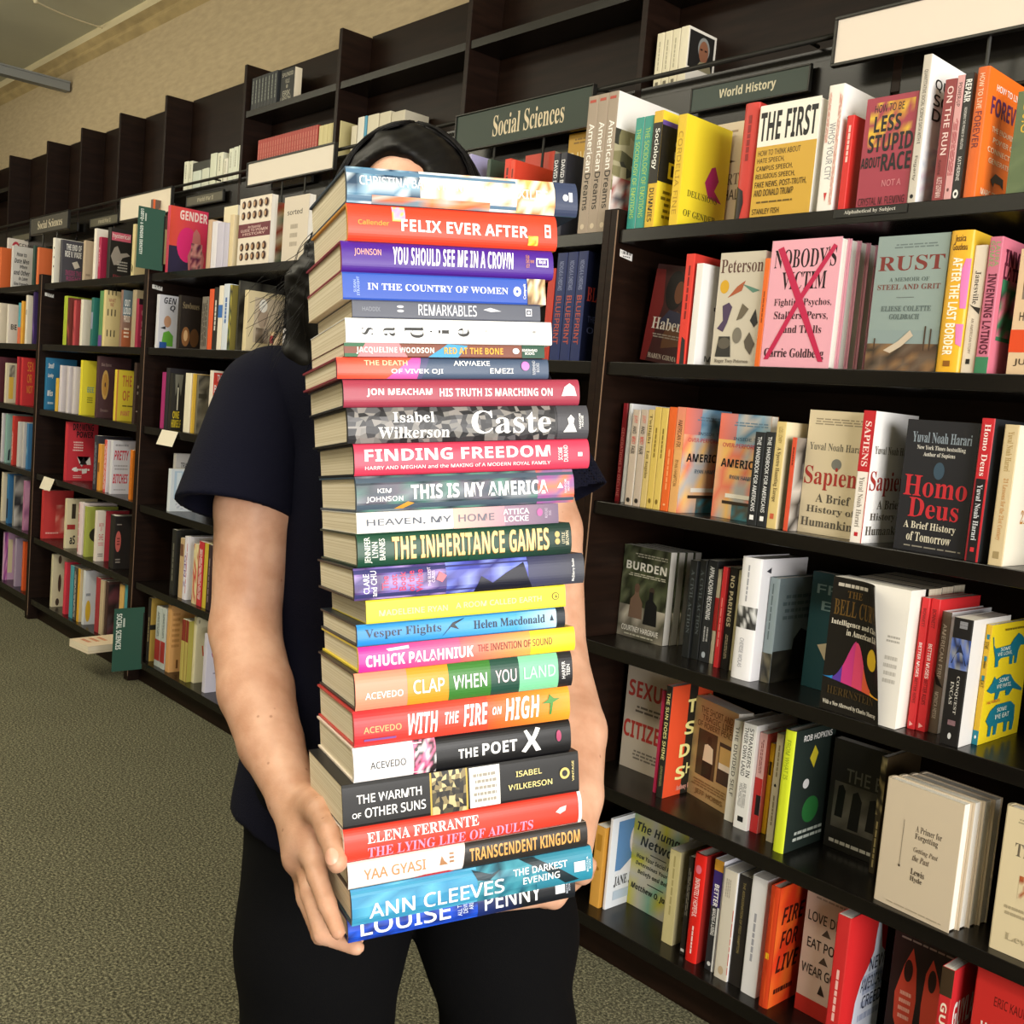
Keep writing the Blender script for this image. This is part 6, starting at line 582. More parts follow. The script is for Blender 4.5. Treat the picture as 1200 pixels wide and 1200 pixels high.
(0.1269,-0.3092,0.0,0.15,0.0341,0.2458,'#2c4a5c','#3c94bc',1,'turquoise hardcover with smoky dark streaks, third from the bottom',[('n','s',0,0,0.5,1,['#4aa0c8','#3c8cb8','#5ab0d4','#3a90c0'],8,4),('n','s',0.5,0,0.75,1,['#3c8ca0','#2a6c84','#4a9cb0','#1e4c5c'],8,5),('g','s',0.75,0,1,1,'#348098','#2c88a4'),('p','s',[(0.68,1),(0.74,1),(0.86,0.5),(0.94,0.1),(0.88,0.05),(0.8,0.5)],'#1c2c34'),('p','s',[(0.48,0.95),(0.56,0.75),(0.6,0.85),(0.55,0.6),(0.62,0.5),(0.5,0.65)],'#1c3440'),('t','s',0.065,0.16,0.61,0.58,'ANN CLEEVES','#ffffff','b'),('t','s',0.65,0.56,0.885,0.76,'THE DARKEST','#ffffff','b'),('t','s',0.69,0.28,0.85,0.48,'EVENING','#ffffff','b'),('r','s',0.915,0.35,0.965,0.65,'#ffffff'),('t','s',0.97,0.3,0.99,0.75,'MINOTAUR\nBOOKS','#d0e8f0','v')]),
(0.1157,-0.3433,0.018,0.15,0.0228,0.2346,'#1c3070','#1c3ca0',1,'cobalt blue hardcover at the very bottom of the stack',[('n','s',0,0,0.55,1,['#1c48c0','#2058d8','#102870','#1838a0','#1c50d0'],14,4),('g','s',0.55,0,0.75,1,'#1a2c6c','#141c30'),('r','s',0.75,0,1,1,'#14181f'),('t','s',0.05,0.22,0.43,0.98,'LOUISE','#ffffff','b'),('t','s',0.46,0.25,0.53,0.95,'ALL THE\nDEVILS\nARE','#d0dcf8','v'),('t','s',0.58,0.25,0.84,1.0,'PENNY','#ffffff','b'),('r','s',0.905,0.35,0.95,0.85,'#e8ecf4'),('t','s',0.955,0.3,0.975,0.9,'MINOTAUR\nBOOKS','#c0c8d8','v')]),
]
ST_O,ST_S,ST_D,ST_U=(0.81003,-1.02752,1.04678),(0.32610,0.94106,0.08978),(-0.93716,0.33428,-0.09992),(-0.12404,-0.05156,0.99094)# ---------------------------------------------------------------- books on the shelves
ORD=['first','second','third','fourth','fifth','sixth','seventh','eighth','ninth','tenth','11th','12th','13th','14th','15th','16th','17th','18th','19th','20th','21st','22nd','23rd','24th']
ROW=['top','second','third','fourth','fifth','bottom']
_n={}
def bell(W,T,H,M,label,group):
    e=empty('paperback_book',(0,0,0),label,'book',group); e.matrix_world=M
    g=G(); ns,nv=18,12; L=W*.84
    def mp(u,v,e_):
        x=y=0; k=26
        for q in range(k):
            s=u*(q+.5)/k; th=(.22+.85*v)*max(0,s-.3)**1.2*1.9; x+=math.cos(th)*L*u/k; y-=math.sin(th)*L*u/k
        return (x,y-.0006-e_,v*H)
    vs=[mp(i/ns,j/nv,0) for j in range(nv+1) for i in range(ns+1)]; fs=[(j*(ns+1)+i,j*(ns+1)+i+1,(j+1)*(ns+1)+i+1,(j+1)*(ns+1)+i) for j in range(nv) for i in range(ns)]
    g.add(vs,fs,lin('#1e1b18'))
    art=[('l','f',.08,.92,.6,.97,1,'#c8c0b4'),('t','f',.25,.86,.5,.91,'THE','#6a5028','s'),('t','f',.06,.72,.95,.84,'BELL CURVE','#6a5028','s'),('t','f',.04,.64,.95,.69,'Intelligence and Class','#e8e0d0','s'),('t','f',.3,.585,.95,.63,'in American Life','#e8e0d0','s')]
    bc=lambda u:.25+.33*math.exp(-((u-.5)/.2)**2)
    for a,b,c in ((0,.16,'#2c80c0'),(.16,.3,'#5a3c9c'),(.3,.48,'#c83c80'),(.48,.66,'#d8486c'),(.66,.82,'#d85c3c'),(.82,1,'#e0a030')):
        art.append(('p','f',[(a,.25-.06*a)]+[(a+(b-a)*t/5,bc(a+(b-a)*t/5)-.06*a) for t in range(6)]+[(b,.25-.06*b)],c))
    art+=[('e','f',.72,.38,.95,.54,'#e0b828'),('t','f',.1,.13,.9,.19,'HERRNSTEIN','#4a3a20','s'),('t','f',.05,.04,.95,.08,'With a New Afterword by Charles Murray','#d8d0c0','s')]
    paint(g,art,{'f':mp}); g.add([(0,.0,0),(0,T,0),(0,T,H),(0,0,H)],[(0,3,2,1)],lin('#1e1b18')); g.add([(0,T+.0006,0),(W,T+.0006,0),(W,T+.0006,H),(0,T+.0006,H)],[(0,1,2,3)],lin('#26221e'))
    g.obj('cover',M_GLOSS,e,ink=True)['label']='black cover curling away from the white pages'
    g=G(); g.box(.0005,W,0,T,.0004,H-.0004,lin('#f4efe6')); paint(g,[('l','f',.76,.6,.93,.66,2,'#b8b2a8'),('l','f',.76,.3,.93,.52,4,'#ccc6bc')],{'f':lambda u,v,e_:(u*W,-e_*.5,v*H)}); g.obj('page_block',M_PRINT,e,ink=True); return e
def slot(c,j,gen):
    _n[(c,j)]=_n.get((c,j),0)+1; return '%s, %s along %s shelf of %s'%(gen,ORD[_n[(c,j)]-1],ROW[j],WHERE[c])
for (k,c,j,x,y,rz,W,T,H,cov,spi,hard,n,look,art) in BOOKS:
    gr='books on the %s shelf of the %s'%(ROW[j],WHERE[c]); z=ZS[j]+.0004
    if k=='S': M=Matrix.Translation((x+T,y,z))@Matrix.Rotation(math.pi/2,4,'Z')
    else: M=Matrix.Translation((x,y,z))@Matrix.Rotation(math.radians(rz),4,'Z')
    if 'leaning' in look and c==0: M=Matrix.Translation((x,y,z+W*math.sin(.13)))@Matrix.Rotation(.13,4,'Y')
    if 'curls' in look: bell(W,T,H,M,slot(c,j,look),gr); continue
    b=book(W,T,H,cov,spi,hard,art,slot(c,j,look),gr,M,M_PAGES_LIT)
    for q in range(1,n): dup(b,M@Matrix.Translation((0.004*q,q*(T+.001),0)),'%s copy behind the front one: %s, %s shelf of %s'%(ORD[q],' '.join(look.split(',')[0].split()[:5]),ROW[j],WHERE[c]))
# three more copies behind the curled paperback
M0=Matrix.Translation((.60,.075,ZS[3]+.0004)); b=None
for q in range(3):
    l='%s plain-backed fat paperback behind the curled one, fourth shelf of right bookcase'%ORD[q]; M=M0@Matrix.Translation((-.004*q,.052*q,0))
    b=book(.136,.05,.238,'#1e1b18','#1e1b18',0,[],l,'books on the fourth shelf of the right bookcase',M) if b is None else dup(b,M,l)
# books in the upper units
def ubook(x,z,T,H,W,cov,spi,look,art=(),y=.235,b=None):
    M=Matrix.Translation((x+T,y,z))@Matrix.Rotation(math.pi/2,4,'Z')
    return book(W,T,H,cov,spi,0,list(art),look,'books in the upper shelf units',M) if b is None else dup(b,M,look)
b=None
for q in range(24):
    x=-2.05+q*.0172; h='%s slim red paperback in the row above the blank sign'%ORD[q]
    b=ubook(x,1.9525,.0165,.125,.09,'#a03c34','#a8443c',h,[('l','s',.1,.2,.9,.8,1,'#c87868')],b=b)
b=None
for q in range(5): b=ubook(-1.63+q*.027,1.9525,.0262,.118,.09,'#c8bc88','#d0c490','%s cream paperback right of the red paperback row'%ORD[q],b=b)
b=None
for q in range(8): b=ubook(-2.125+q*.0235,2.1905,.0228,.118,.088,'#26282a','#2c2e30','%s black paperback on the highest shelf, seen by its spine'%ORD[q],[('l','s',.08,.3,.8,.7,1,'#8a9088')],b=b)
M=Matrix.Translation((-1.93,.245,2.1905)); book(.095,.03,.115,'#232425','#232425',0,[('t','f',.1,.78,.9,.9,'SPLENDID','#a8a494','b'),('t','f',.35,.58,.65,.7,'VILE','#a8a494','b'),('e','f',.42,.42,.56,.54,'#8a8678'),('t','f',.2,.2,.75,.36,'ERIK','#a8a494','b'),('t','f',.05,.04,.8,.18,'LARSON','#a8a494','b')],'black book facing out at the end of the highest black row','books in the upper shelf units',M)
b=None
for q in range(4): b=ubook(-.15+q*.0235,1.9525,.022,.123,.085,'#e4dccb','#d8d0b4','%s cream paperback of the four left of the portrait cover'%ORD[q],[('l','s',.15,.3,.7,.6,1,'#a8a088'),('r','s',.9,.3,.96,.7,'#6a6450')],b=b) if q<3 else ubook(-.15+q*.0235,1.9525,.024,.124,.1,'#e8e2d6','#dcd4bc','cream paperback showing a dark portrait cover, upper shelf',[('r','f',.04,.3,.93,.95,'#23211f'),('e','f',.36,.5,.78,.9,'#8a8c88'),('e','f',.4,.44,.74,.84,'#8a5c44'),('p','f',[(.3,.3),(.45,.45),(.8,.5),(.9,.3)],'#8c8468'),('r','f',.44,.66,.52,.69,'#2c1c16'),('r','f',.6,.66,.68,.69,'#2c1c16')])
for q,(x,T,H,cv,lk) in enumerate([(-2.665,.038,.118,'#dcdcc8','first white paperback at the end of the short upper row'),(-2.622,.034,.115,'#d4d4c0','second white paperback of the short upper row'),(-2.58,.07,.07,'#ccd4c8','low white book with a dark book behind it, upper row'),(-2.50,.06,.072,'#d0d4c4','second low white book of the short upper row'),(-2.43,.05,.122,'#d8dcc8','broad white book in the middle of the upper row'),(-2.37,.045,.118,'#e0e0cc','pale book right of the broad white one, upper row'),(-2.315,.03,.09,'#e4e0d0','short cream book in the upper row'),(-2.275,.034,.122,'#dce0d0','tall white book, third from the end of upper row'),(-2.238,.034,.124,'#e0e4d4','tall white book, second from the end of upper row'),(-2.20,.034,.126,'#e4e8d8','tall white book ending the short upper row')]):
    ubook(x,1.9525,T,H,.09,cv,cv,lk,[('l','s',.1,.3,.6,.7,1,'#a8a898')] if q not in (2,3,4) else [])
ubook(-2.585,2.024,.15,.032,.09,'#3c3c36','#34342e','dark book lying across the low white books, upper row')
for q,(x,T,H,cv,lk) in enumerate([(-1.43,.03,.09,'#d0c8b0','cream paperback just above the person\'s hair'),(-1.395,.035,.112,'#dcd8cc','white paperback above the person\'s hair'),(-1.357,.012,.112,'#4c98b8','thin sky blue paperback above the person\'s hair'),(-1.34,.06,.11,'#d4ccb4','broad cream book above the person\'s hair'),(-1.275,.06,.108,'#ccc4ac','second broad cream book above the person\'s hair'),(-1.21,.07,.10,'#c4bca8','last pale book above the person\'s hair')]): ubook(x,1.9525,T,H,.09,cv,cv,lk)
# flat book on the low shelf edge
M=Matrix.Translation((-2.62,-.15,.1028))@Matrix.Rotation(.12,4,'Z')@Matrix.Rotation(-math.pi/2,4,'X')@Matrix.Translation((0,-.03,0))
book(.15,.03,.2,'#e4d0b4','#e0ccb0',0,[('l','f',.15,.1,.6,.6,3,'#c87850')],'cream book lying flat, jutting out beside the low green flag','books on the bottom shelf of the flagged bookcase',M)
# ---------------------------------------------------------------- the carried stack
So,Ss,Sd,Su=(Vector(v) for v in (ST_O,ST_S,ST_D,ST_U))
for i,(s1,u,off,W,T,L,cov,spi,hard,look,art) in enumerate(STACK):
    p=So+Ss*s1+Su*u+Sd*(off+(.0035 if hard else .001))
    M=Matrix(((Sd.x,-Su.x,-Ss.x,p.x),(Sd.y,-Su.y,-Ss.y,p.y),(Sd.z,-Su.z,-Ss.z,p.z),(0,0,0,1)))
    book(W,T-.0004,L,cov,spi,hard,art,look+', carried stack' if len(look.split())<14 else look,'books carried in the stack',M)
# ---------------------------------------------------------------- person (signed-distance modelling, one skin per body part set)
def surface(prims,lo,hi,h,post=None):
    lo=np.array(lo,float); n=np.ceil((np.array(hi)-lo)/h).astype(int)+1
    F=np.full(n,1.0,np.float32); ax=[lo[i]+h*np.arange(n[i]) for i in range(3)]
    for kind,p in prims:
        a=np.array(p[0],float); k=p[-1]
        if kind=='cap': b=np.array(p[1],float); ra,rb=p[2],p[3]; R=max(ra,rb); bl,bh=np.minimum(a,b)-R,np.maximum(a,b)+R
        else: rad=np.array(p[1],float); bl,bh=a-rad.max(),a+rad.max()
        m=max(.03,k*1.5); i0=np.clip(((bl-m-lo)/h).astype(int),0,n-1); i1=np.clip(((bh+m-lo)/h).astype(int)+2,1,n); sl=tuple(slice(i0[i],i1[i]) for i in range(3))
        if any(i1<=i0): continue
        X=ax[0][sl[0]][:,None,None];Y=ax[1][sl[1]][None,:,None];Z=ax[2][sl[2]][None,None,:]
        if kind=='cap':
            ab=b-a; t=np.clip(((X-a[0])*ab[0]+(Y-a[1])*ab[1]+(Z-a[2])*ab[2])/max(ab@ab,1e-9),0,1)
            D=np.sqrt((X-a[0]-t*ab[0])**2+(Y-a[1]-t*ab[1])**2+(Z-a[2]-t*ab[2])**2)-(ra+(rb-ra)*t)
        else:
            R_=p[2] if len(p)>3 and p[2] is not None else np.eye(3); q=[X-a[0],Y-a[1],Z-a[2]]
            q=[R_[0][i]*q[0]+R_[1][i]*q[1]+R_[2][i]*q[2] for i in range(3)]
            k0=np.sqrt((q[0]/rad[0])**2+(q[1]/rad[1])**2+(q[2]/rad[2])**2); k1=np.sqrt((q[0]/rad[0]**2)**2+(q[1]/rad[1]**2)**2+(q[2]/rad[2]**2)**2)+1e-9; D=k0*(k0-1)/k1
        S=F[sl]
        if kind=='sub': hh=np.clip(.5-.5*(S+D)/k,0,1); F[sl]=S*(1-hh)-D*hh+k*hh*(1-hh)
        elif kind=='subcap': pass
        else: hh=np.clip(.5+.5*(D-S)/k,0,1); F[sl]=D*(1-hh)+S*hh*1.0-k*hh*(1-hh)
    if post is not None: F=post(F,*ax)
    return nets(F,lo,h)
def nets(F,lo,h):
    n=F.shape; s=F<0; c=[s[i:n[0]-1+i,j:n[1]-1+j,k:n[2]-1+k] for i in (0,1) for j in (0,1) for k in (0,1)]
    tot=sum(x.astype(np.int8) for x in c); act=(tot>0)&(tot<8); idx=np.full(act.shape,-1,np.int64); A=np.argwhere(act); idx[act]=np.arange(len(A))
    P=np.zeros((len(A),3)); W=np.zeros(len(A)); co=[(i,j,k) for i in (0,1) for j in (0,1) for k in (0,1)]
    for a in range(8):
        for b in range(a+1,8):
            d=np.abs(np.array(co[a])-co[b])
            if d.sum()!=1: continue
            fa=F[A[:,0]+co[a][0],A[:,1]+co[a][1],A[:,2]+co[a][2]]; fb=F[A[:,0]+co[b][0],A[:,1]+co[b][1],A[:,2]+co[b][2]]
            x=(fa<0)!=(fb<0); t=np.where(x,fa/np.where(x,fa-fb,1),0)[:,None]
            P+=np.where(x[:,None],np.array(co[a])*(1-t)+np.array(co[b])*t,0); W+=x
    V=(A+P/W[:,None])*h+lo; Q=[]
    for d in range(3):
        e=[(0,1,2),(1,2,0),(2,0,1)][d]; u,v=e[1],e[2]; sh=list(n); sl0=[slice(1,-1)]*3; sl0[d]=slice(0,n[d]-1); sl1=list(sl0); sl1[d]=slice(1,n[d])
        a=s[tuple(sl0)];b=s[tuple(sl1)]; X=np.argwhere(a!=b); off=np.ones(3,int); off[d]=0; X=X+off; inside=s[X[:,0],X[:,1],X[:,2]]
        du=np.zeros(3,int);du[u]=1;dv=np.zeros(3,int);dv[v]=1
        g_=lambda Y:idx[Y[:,0],Y[:,1],Y[:,2]]
        q=np.stack([g_(X-du-dv),g_(X-dv),g_(X),g_(X-du)],1); q[~inside]=q[~inside][:,::-1]; Q.append(q)
    return V,np.concatenate(Q)
def sdf_obj(name,VQ,mat,parent,smooth=2):
    V,Q=VQ; me=bpy.data.meshes.new(name); me.from_pydata(V.tolist(),[],Q.tolist()); me.update(); o=link(name,me,mat,parent,True)
    if smooth: s=o.modifiers.new('smooth','SMOOTH'); s.iterations=smooth; s.factor=.5
    return o
def skin():
    m,nt,b=new_mat('skin'); tc=nt.nodes.new('ShaderNodeTexCoord')
    n=nt.nodes.new('ShaderNodeTexNoise'); n.inputs['Scale'].default_value=28; n.inputs['Detail'].default_value=5; nt.links.new(tc.outputs['Object'],n.inputs[0])
    rp=nt.nodes.new('ShaderNodeValToRGB'); e=rp.color_ramp.elements; e[0].position=.3; e[0].color=(*lin('#bd8c70'),1); e[1].position=.75; e[1].color=(*lin('#dbae94'),1); nt.links.new(n.outputs[0],rp.inputs[0])
    v=nt.nodes.new('ShaderNodeTexVoronoi'); v.inputs['Scale'].default_value=38; nt.links.new(tc.outputs['Object'],v.inputs[0])
    r2=nt.nodes.new('ShaderNodeValToRGB'); r2.color_ramp.elements[0].position=.05; r2.color_ramp.elements[0].color=(.55,.42,.36,1); r2.color_ramp.elements[1].position=.085; r2.color_ramp.elements[1].color=(1,1,1,1); nt.links.new(v.outputs['Distance'],r2.inputs[0])
    mx=nt.nodes.new('ShaderNodeMix'); mx.data_type='RGBA'; mx.blend_type='MULTIPLY'; mx.inputs[0].default_value=.7; nt.links.new(rp.outputs[0],mx.inputs[6]); nt.links.new(r2.outputs[0],mx.inputs[7]); nt.links.new(mx.outputs[2],b.inputs['Base Color'])
    set_in(b,Roughness=.5); b.inputs['Specular IOR Level'].default_value=.35; b.inputs['Subsurface Weight'].default_value=.12; b.inputs['Subsurface Radius'].default_value=(.012,.005,.003)
    n2=nt.nodes.new('ShaderNodeTexNoise'); n2.inputs['Scale'].default_value=420; nt.links.new(tc.outputs['Object'],n2.inputs[0])
    bp=nt.nodes.new('ShaderNodeBump'); bp.inputs['Strength'].default_value=.12; bp.inputs['Distance'].default_value=.002; nt.links.new(n2.outputs[0],bp.inputs['Height']); nt.links.new(bp.outputs[0],b.inputs['Normal']); return m
M_SKIN=skin(); M_SHIRT=plain('navy_jersey','#0d0e1d',.9,.12,bump=.25,bscale=500); M_PANTS=plain('black_denim','#08080a',.9,.1,bump=.2,bscale=600); M_HAIR=plain('black_hair','#070505',.5,.22); M_NAIL=plain('fingernail','#d9a48c',.35,.5); M_SHOE=plain('black_shoe','#101010',.5,.4)
PE=empty('person',(.5428,-.8598,0),'person in navy t-shirt and black trousers hiding behind a tall book stack','person',rot=(0,0,math.radians(48.147)))
C_='cap'; E_='ell'
body=[ # torso, neck, head
 (E_,((-.062,.083,1.405),(.072,.088,.108),None,.02)),(E_,((-.064,.02,1.365),(.05,.05,.062),None,.03)),(C_,((-.06,.088,1.34),(-.058,.088,1.22),.05,.056,.02)),
 (E_,((-.065,-.018,1.372),(.013,.022,.022),None,.012)),(E_,((-.135,.09,1.39),(.012,.02,.032),None,.006)),(E_,((.011,.09,1.39),(.012,.02,.032),None,.006)),(E_,((-.065,-.012,1.335),(.022,.012,.009),None,.008)),
 (C_,((-.18,.075,1.165),(.055,.08,1.185),.05,.05,.03)),(E_,((-.05,.06,1.05),(.135,.085,.17),None,.05)),(E_,((-.03,.04,.85),(.125,.085,.15),None,.05)),(E_,((0,.02,.70),(.155,.095,.12),None,.05)),
 # arms
 (C_,((-.216,.06,1.158),(-.2165,.005,1.03),.046,.0495,.012)),(C_,((-.2165,.005,1.03),(-.2115,-.03,.885),.0495,.041,.007)),(C_,((-.2115,-.03,.885),(-.180,-.09,.828),.0415,.0435,.012)),(C_,((-.180,-.09,.828),(-.1477,-.1427,.784),.0435,.036,.007)),(C_,((-.1477,-.1427,.784),(-.108,-.205,.750),.036,.0265,.007)),
 (C_,((.094,.078,1.175),(.148,.04,1.03),.047,.045,.012)),(C_,((.148,.04,1.03),(.1716,.0128,.872),.045,.040,.007)),(C_,((.1716,.0128,.872),(.1924,-.0747,.805),.041,.043,.007)),(C_,((.1924,-.0747,.805),(.1944,-.142,.752),.043,.036,.007)),(C_,((.1944,-.142,.752),(.19,-.205,.698),.036,.026,.007)),
 # legs, feet
 (C_,((-.085,.01,.72),(-.091,-.01,.40),.085,.062,.04)),(C_,((-.091,-.01,.40),(-.09,.03,.07),.056,.036,.03)),(C_,((-.09,.03,.06),(-.105,-.12,.035),.035,.028,.02)),
 (C_,((.09,.03,.72),(.15,.01,.40),.083,.058,.04)),(C_,((.15,.01,.40),(.17,.05,.07),.054,.036,.03)),(C_,((.17,.05,.06),(.2,-.1,.035),.035,.028,.02)),
 # right hand: palm, thumb, fingers
 (C_,((-.105,-.21,.746),(-.079,-.258,.728),.0255,.025,.012)),(C_,((-.098,-.213,.735),(-.085,-.262,.708),.021,.02,.012)),(C_,((-.08,-.25,.735),(-.066,-.285,.722),.022,.016,.012)),
 (C_,((-.086,-.235,.755),(-.062,-.296,.770),.0185,.0145,.012)),(C_,((-.062,-.296,.770),(-.0455,-.342,.769),.0140,.0125,.005)),(C_,((-.0455,-.342,.769),(-.0325,-.378,.7575),.0122,.0098,.005)),
 (C_,((-.072,-.272,.722),(-.0585,-.318,.715),.0125,.0105,.006)),(C_,((-.0585,-.318,.715),(-.0425,-.352,.705),.0102,.0092,.003)),(C_,((-.0425,-.352,.705),(-.0275,-.374,.690),.0090,.0075,.003)),
 (C_,((-.08,-.262,.708),(-.0665,-.302,.690),.0122,.0105,.006)),(C_,((-.0665,-.302,.690),(-.047,-.335,.666),.0102,.0092,.003)),(C_,((-.047,-.335,.666),(-.012,-.348,.6625),.0092,.0075,.003)),
 (C_,((-.086,-.25,.698),(-.073,-.285,.676),.0118,.010,.006)),(C_,((-.073,-.285,.676),(-.052,-.312,.6525),.0098,.009,.003)),(C_,((-.052,-.312,.6525),(-.015,-.322,.6575),.009,.0072,.003)),
 (C_,((-.09,-.236,.70),(-.08,-.262,.672),.0105,.009,.006)),(C_,((-.08,-.262,.672),(-.06,-.285,.645),.0088,.008,.003)),(C_,((-.06,-.285,.645),(-.032,-.292,.647),.008,.0065,.003)),
 # left hand under the stack
 (C_,((.19,-.205,.698),(.172,-.205,.668),.024,.018,.008)),(C_,((.19,-.205,.698),(.178,-.225,.672),.022,.015,.008)),(C_,((.172,-.205,.668),(.14,-.20,.664),.017,.0135,.008)),
 (C_,((.19,-.21,.70),(.205,-.238,.705),.015,.012,.008)),(C_,((.205,-.238,.705),(.2085,-.255,.722),.0115,.0095,.004)),
 (C_,((.168,-.232,.673),(.118,-.25,.6705),.0105,.0095,.005)),(C_,((.118,-.25,.6705),(.078,-.258,.667),.0092,.0075,.003)),
 (C_,((.156,-.212,.671),(.105,-.226,.6675),.0105,.0095,.005)),(C_,((.105,-.226,.6675),(.06,-.232,.6635),.0092,.0075,.003)),
 (C_,((.146,-.196,.669),(.098,-.205,.6655),.010,.009,.005)),(C_,((.098,-.205,.6655),(.058,-.208,.662),.0088,.0072,.003)),
 (C_,((.14,-.18,.667),(.098,-.186,.665),.009,.008,.005)),(C_,((.098,-.186,.665),(.068,-.186,.662),.0078,.0065,.003)),
]
bo=sdf_obj('body',surface(body,(-.32,-.42,-.005),(.28,.2,1.53),.0037),M_SKIN,PE,2)
def nail(p,nrm,up,a,b,name='fingernail'):
    g=G(); p,nr,u=Vector(p),Vector(nrm).normalized(),Vector(up); u=(u-nr*u.dot(nr)).normalized(); s=nr.cross(u); vs=[];fs=[]
    for i in range(5):
        r_=i/4
        for k in range(16):
            w=2*math.pi*k/16; vs.append(tuple(p+s*(a*r_*math.cos(w))+u*(b*r_*math.sin(w))+nr*(.0016*(1-r_*r_)-.0018*(r_*math.cos(w))**2)))
    for i in range(4):
        for k in range(16): fs.append((i*16+k,i*16+(k+1)%16,(i+1)*16+(k+1)%16,(i+1)*16+k))
    g.add(vs,fs,(.5,.5,.5)); o=g.obj(name,M_NAIL,PE,smooth=True); o['label']='pale pink fingernail'
nail((-.0375,-.3838,.7655),(-.25,-.86,.45),(.25,-.35,-.9),.0065,.0075)
# t-shirt
def wrinkle(F,x,y,z):
    X=x[:,None,None];Y=y[None,:,None];Z=z[None,None,:]
    w=np.sin(38*Z+14*X+3*np.sin(9*X+5*Z))*np.sin(17*X-9*Z+11*Y)
    F=F+(.0022*w*np.clip((1.15-Z)*3,0.1,1)).astype(np.float32)
    F=np.maximum(F,(.638-.03*X*4*(X<-.05)*0+.012*np.sin(21*X)-Z).astype(np.float32)) # hem
    nk=np.sqrt(((X+.06)/1.0)**2+((Y-.07)/1.0)**2+((Z-1.285)/.75)**2)-.075
    return np.maximum(F,-nk).astype(np.float32)
shirt=[(C_,((-.215,.072,1.172),(.085,.078,1.192),.064,.062,.04)),(C_,((-.1,.08,1.215),(-.02,.085,1.225),.062,.062,.03)),(E_,((-.05,.058,1.05),(.152,.108,.21),None,.05)),(E_,((-.03,.05,.88),(.172,.115,.25),None,.06)),(E_,((-.005,.012,.70),(.213,.135,.17),None,.06)),(E_,((-.004,.012,.62),(.215,.135,.12),None,.05))]
tee=sdf_obj('t_shirt',surface(shirt,(-.36,-.2,.58),(.3,.24,1.32),.005,wrinkle),M_SHIRT,PE,2)
def sleeve(bx,by,bz,dx,dy,dz):
    d=np.array([dx,dy,dz],float); d/=np.linalg.norm(d)
    def f(F,x,y,z):
        X=x[:,None,None];Y=y[None,:,None];Z=z[None,None,:]; t=(X-bx)*d[0]+(Y-by)*d[1]+(Z-bz)*d[2]+.0025*np.sin(24*X+15*Y)
        F=F+.0014*np.sin(34*Z+20*X)*np.sin(26*Y-12*Z); q_=np.sqrt(np.maximum((X-bx)**2+(Y-by)**2+(Z-bz)**2-t*t,0))
        F=np.maximum(F,t); return np.maximum(F,-np.maximum(q_-(.0675+.16*np.clip(t,-.06,.01)),-.06-t)).astype(np.float32)
    return f
for pr_,cut in (((C_,((-.222,.065,1.165),(-.243,-.005,.99),.066,.081,.03)),(-.239,.008,1.022,-.021,-.07,-.17)),((C_,((.09,.075,1.18),(.166,.038,1.03),.062,.082,.03)),(.155,.043,1.066,.076,-.037,-.15))):
    sdf_obj('sleeve',surface([pr_],(-.36,-.1,.88),(.3,.2,1.3),.0032,sleeve(*cut)),M_SHIRT,tee,2)
def pant(F,x,y,z):
    X=x[:,None,None];Y=y[None,:,None];Z=z[None,None,:]; w=np.sin(30*Z+9*X)*np.sin(21*X+16*Z+8*Y)
    F=F+(.0018*w).astype(np.float32); return np.maximum(np.maximum(F,.045-Z),Z-.80).astype(np.float32)
pants=[(E_,((0,.018,.70),(.188,.118,.15),None,.04)),(C_,((-.094,.005,.70),(-.0935,-.005,.48),.112,.104,.02)),(C_,((-.0935,-.005,.48),(-.0905,-.01,.36),.104,.088,.03)),(C_,((-.0905,-.01,.36),(-.088,.02,.04),.088,.066,.04)),(C_,((.1,.02,.70),(.131,.018,.50),.108,.098,.02)),(C_,((.131,.018,.50),(.158,.007,.36),.098,.078,.03)),(C_,((.158,.007,.36),(.172,.04,.04),.078,.062,.04))]
sdf_obj('trousers',surface(pants,(-.25,-.18,.02),(.3,.2,.84),.006,pant),M_PANTS,PE,2)
for s,(a,b) in enumerate((((-.09,.045,.03),(-.108,-.14,.022)),((.171,.065,.03),(.204,-.12,.022)))):
    V=surface([(C_,(a,b,.045,.038,.02)),(C_,(((a[0]+b[0])/2,(a[1]+b[1])/2,.03),b,.046,.04,.02))],(-.25,-.26,-.001),(.3,.2,.12),.005,lambda F,x,y,z:np.maximum(F,.002-z[None,None,:]).astype(np.float32)); sdf_obj('shoe',V,M_SHOE,PE,1)
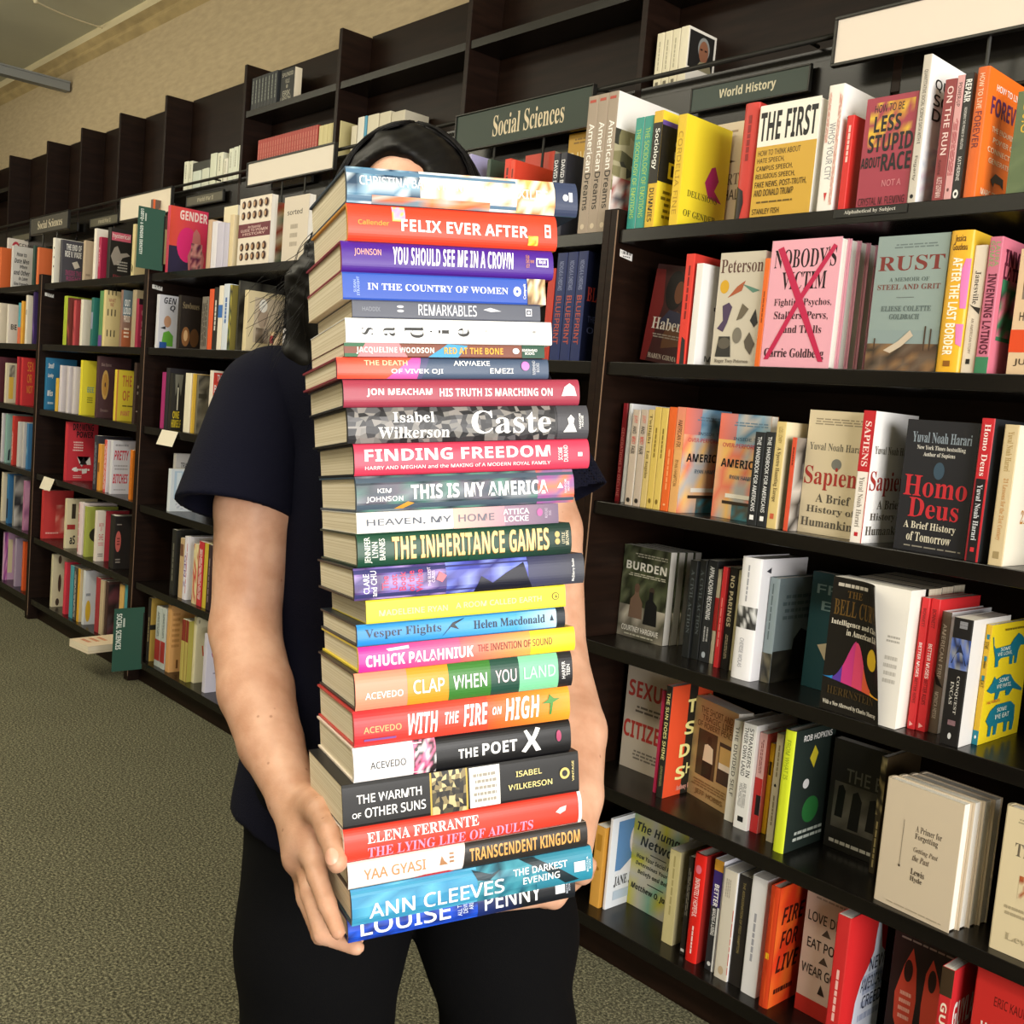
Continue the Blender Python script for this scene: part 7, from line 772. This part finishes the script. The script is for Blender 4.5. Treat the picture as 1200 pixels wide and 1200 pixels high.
# hair
def hairp(F,x,y,z):
    X=x[:,None,None];Y=y[None,:,None];Z=z[None,None,:]; w=np.sin(95*X+30*Y+14*np.sin(16*Z))*.0022+np.sin(210*X+70*Y+20*np.sin(19*Z))*.001
    return (F+w).astype(np.float32)
hair=[(E_,((-.063,.092,1.418),(.092,.103,.110),None,.02)),(C_,((-.14,.09,1.41),(-.164,.07,1.31),.032,.04,.03)),(C_,((-.164,.07,1.31),(-.166,.06,1.21),.04,.042,.03)),(C_,((-.07,.15,1.38),(-.075,.16,1.17),.075,.08,.04)),(C_,((.012,.09,1.41),(.026,.085,1.31),.032,.03,.03)),(C_,((.026,.085,1.31),(.03,.09,1.19),.03,.03,.03)),(C_,((-.13,.06,1.28),(-.10,.03,1.19),.03,.02,.03)),
 ('sub',((-.086,-.03,1.392),(.068,.097,.096),None,.012))]
ho=sdf_obj('hair',surface(hair,(-.25,-.05,1.08),(.12,.26,1.55),.0042,hairp),M_HAIR,PE,1)
g=G(); HC=(-.063,.092,1.418)
def shell(th,ph,e): return Vector((HC[0]+.094*e*math.sin(th)*math.cos(ph),HC[1]+.105*e*math.sin(th)*math.sin(ph),HC[2]+.1125*e*math.cos(th)))
for q in range(1100):
    left=random.random()<.66; back=random.random()<.35
    pe=(math.pi if left else 0)+(-1 if left else 1)*random.uniform(-.45,1.3 if back else .7)
    ps=-math.pi/2+(-1 if left else 1)*random.uniform(.02,1.5)
    if left and ps<-math.pi: ps=-math.pi
    if left: ps+=2*math.pi
    e=random.uniform(.985,1.02); t0=random.uniform(.02,.55); pts=[]; fz=random.uniform(.03,.11) if random.random()<.14 else random.uniform(0,.012)
    for k in range(10):
        t=k/9; th=t0+(1.5-t0)*t; w=min(1,max(0,(th-.12)/.85)); w=w*w*(3-2*w); pts.append(shell(th,ps+(pe-ps)*w,e+fz*t*t))
    p=pts[-1]; long=random.random()<(.8 if left else .5); K=16 if long else 4; ph=random.uniform(0,6.28); am=random.uniform(.004,.013)
    if left: end=Vector((-.182+random.gauss(0,.028),p.y-.02+random.gauss(0,.02),random.uniform(1.19,1.30)))
    else: end=Vector((.045+random.gauss(0,.012),p.y+random.gauss(0,.015),random.uniform(1.18,1.28)))
    c1=p+Vector((-.012 if left else .010,0,-.05))
    for k in range(1,K+1):
        t=k/16; v=p*(1-t)**2+c1*2*t*(1-t)+end*t*t; w=am*t
        pts.append(v+Vector((w*math.sin(9*t+ph),w*math.cos(8*t+ph),.4*w*math.sin(13*t+ph))))
    n=len(pts); g.tube(pts,[.0009*(1-.7*k/n) for k in range(n)],4,cap=False)
o=g.obj('hair_strand',M_HAIR,PE,smooth=True); o['kind']='stuff'
